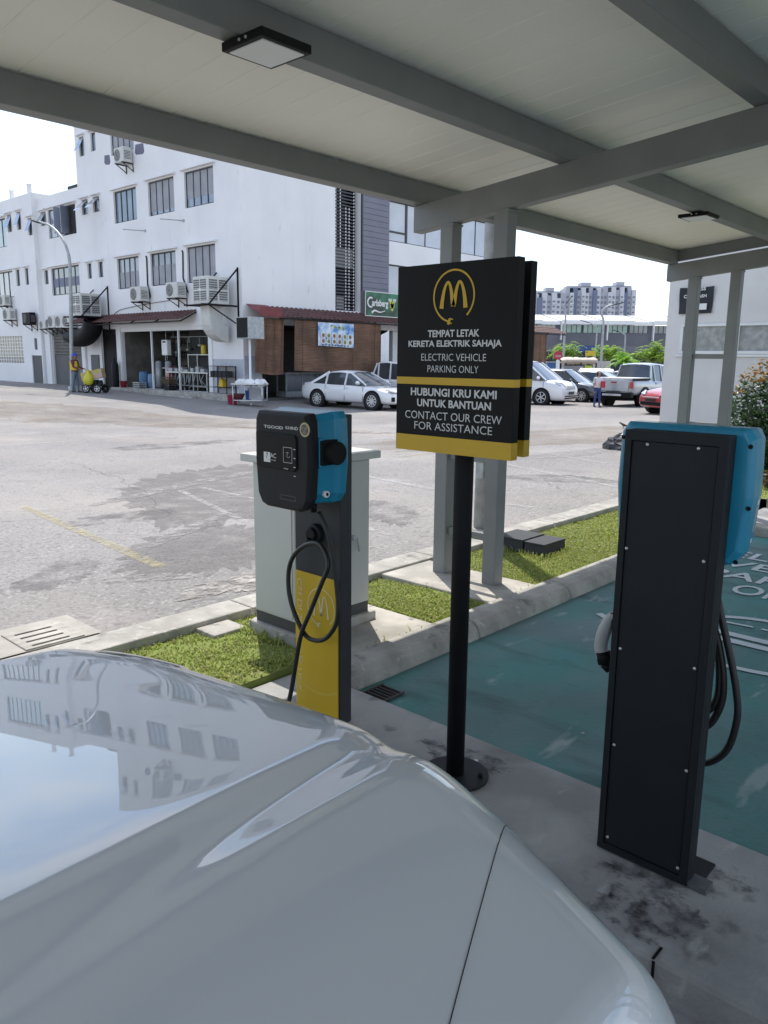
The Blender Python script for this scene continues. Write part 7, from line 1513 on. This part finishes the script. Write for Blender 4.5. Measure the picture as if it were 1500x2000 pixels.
mb = MB(); mb.prism([(R_ * math.cos(math.pi / 8 + k * math.pi / 4), -.05, oz + R_ * math.sin(math.pi / 8 + k * math.pi / 4)) for k in range(8)], (0, .05, 0)); mb.build('plate', mat('sign_red', (.48, .035, .06), .5), os_, local=True); mb = MB(); mb.cyl((0, 0, 0), (0, 0, oz), .05, n=10); mb.build('pole', m_white, os_, local=True); mb = MB()
for dz in (.07, -.0): mb.box(-R_ * .62, R_ * .62, -.056, -.051, oz + dz - .10, oz + dz - .055)
mb.build('lettering_band', mat('pink_print', (.60, .35, .38), .6), os_, local=True); mb = MB(); mb.box(-.11, .11, -.06, -.0505, oz - R_ - .55, oz - R_ - .02); mb.build('yellow_plate', m_white, os_, local=True)
hp = far(1153, 690, 70); hg = Vector((hp.x, hp.y, G(hp.y))); hb = thing('hoarding', 'yellow roadside banner board with a red dot behind the stall', 'board', tuple(hg), CAMROT); w = 9.0 * 70 / FPX; mb = MB(); mb.box(-w, w, -.04, .04, hp.z - hg.z - .22, hp.z - hg.z + .22); mb.build('board', mat('board_yellow', (.60, .46, .03), .6), hb, local=True); mb = MB(); mb.cyl((-w * .75, -.041, hp.z - hg.z + .1), (-w * .75, -.05, hp.z - hg.z + .1), .07, n=12); mb.build('dot', m_redp, hb, local=True); mb = MB()
for x in (-w * .8, w * .8): mb.cyl((x, .05, 0), (x, .05, hp.z - hg.z), .04, n=8)
mb.build('leg', m_galv, hb, local=True)
f0 = far(1160, 706, 66); f1 = far(1192, 706, 66); f0.z = G(f0.y); f1.z = G(f1.y); fe = thing('fence', 'white paling fence between the stall and the palm', 'fence', tuple(f0)); mb = MB(); n = 30
for k in range(n): p_ = f0.lerp(f1, k / (n - 1)); mb.box(p_.x - .03, p_.x + .03, p_.y - .03, p_.y + .03, 0, 1.75)
mb.bar((f0.x, f0.y, 1.45), (f1.x, f1.y, 1.45), .04); mb.bar((f0.x, f0.y, .5), (f1.x, f1.y, .5), .04); mb.build('palings', mat('fence_white', (.55, .53, .48), .8), fe)
tp_ = far(1165, 727, 44); tg = Vector((tp_.x, tp_.y, G(tp_.y))); tc_ = thing('canvas_cover', 'low white tarpaulin over a cart behind the woman', 'tarpaulin', tuple(tg), CAMROT); mb = MB(); rows = []; rr = random.Random(3); zt = far(1165, 716, 44).z - tg.z
for j in range(6): rows.append([((k / 12 - .5) * 1.9, (j / 5 - .5) * 1.4, zt * (.93 if 0 < j < 5 and 0 < k < 12 else .78) + rr.uniform(-.03, .03)) for k in range(13)])
mb.grid(rows); mb.build('tarpaulin', m_white, tc_, local=True, fix=False); mb = MB(); mb.box(-.85, .85, -.6, .6, .3, zt * .74); mb.build('cart_box', m_dark, tc_, local=True)
bsn = far(1078, 720, 50); bsn.z = G(bsn.y); bb_ = thing('blue_stall', 'blue painted kiosk cabinet behind the white van, under the octagonal sign', 'kiosk', tuple(bsn), CAMROT); zz = far(1078, 708, 50).z - bsn.z; mb = MB(); mb.box(-.35, .35, -.3, .5, 0, zz); mb.build('cabinet', mat('kiosk_blue', (.05, .14, .38), .6, var=.2), bb_, local=True, bevel=.02); mb = MB(); mb.box(-.42, .42, -.45, .6, zz + .001, zz + .06); mb.build('lid', m_galv, bb_, local=True)
fc_ = dict(sedan); fc_['paint'] = m_cw; cp = far(1272, 706, 72); cp.z = G(cp.y); car('far_sedan', 'small far white car beyond the palm, beside the right hand tree', cp, CAMROT + math.pi, fc_)
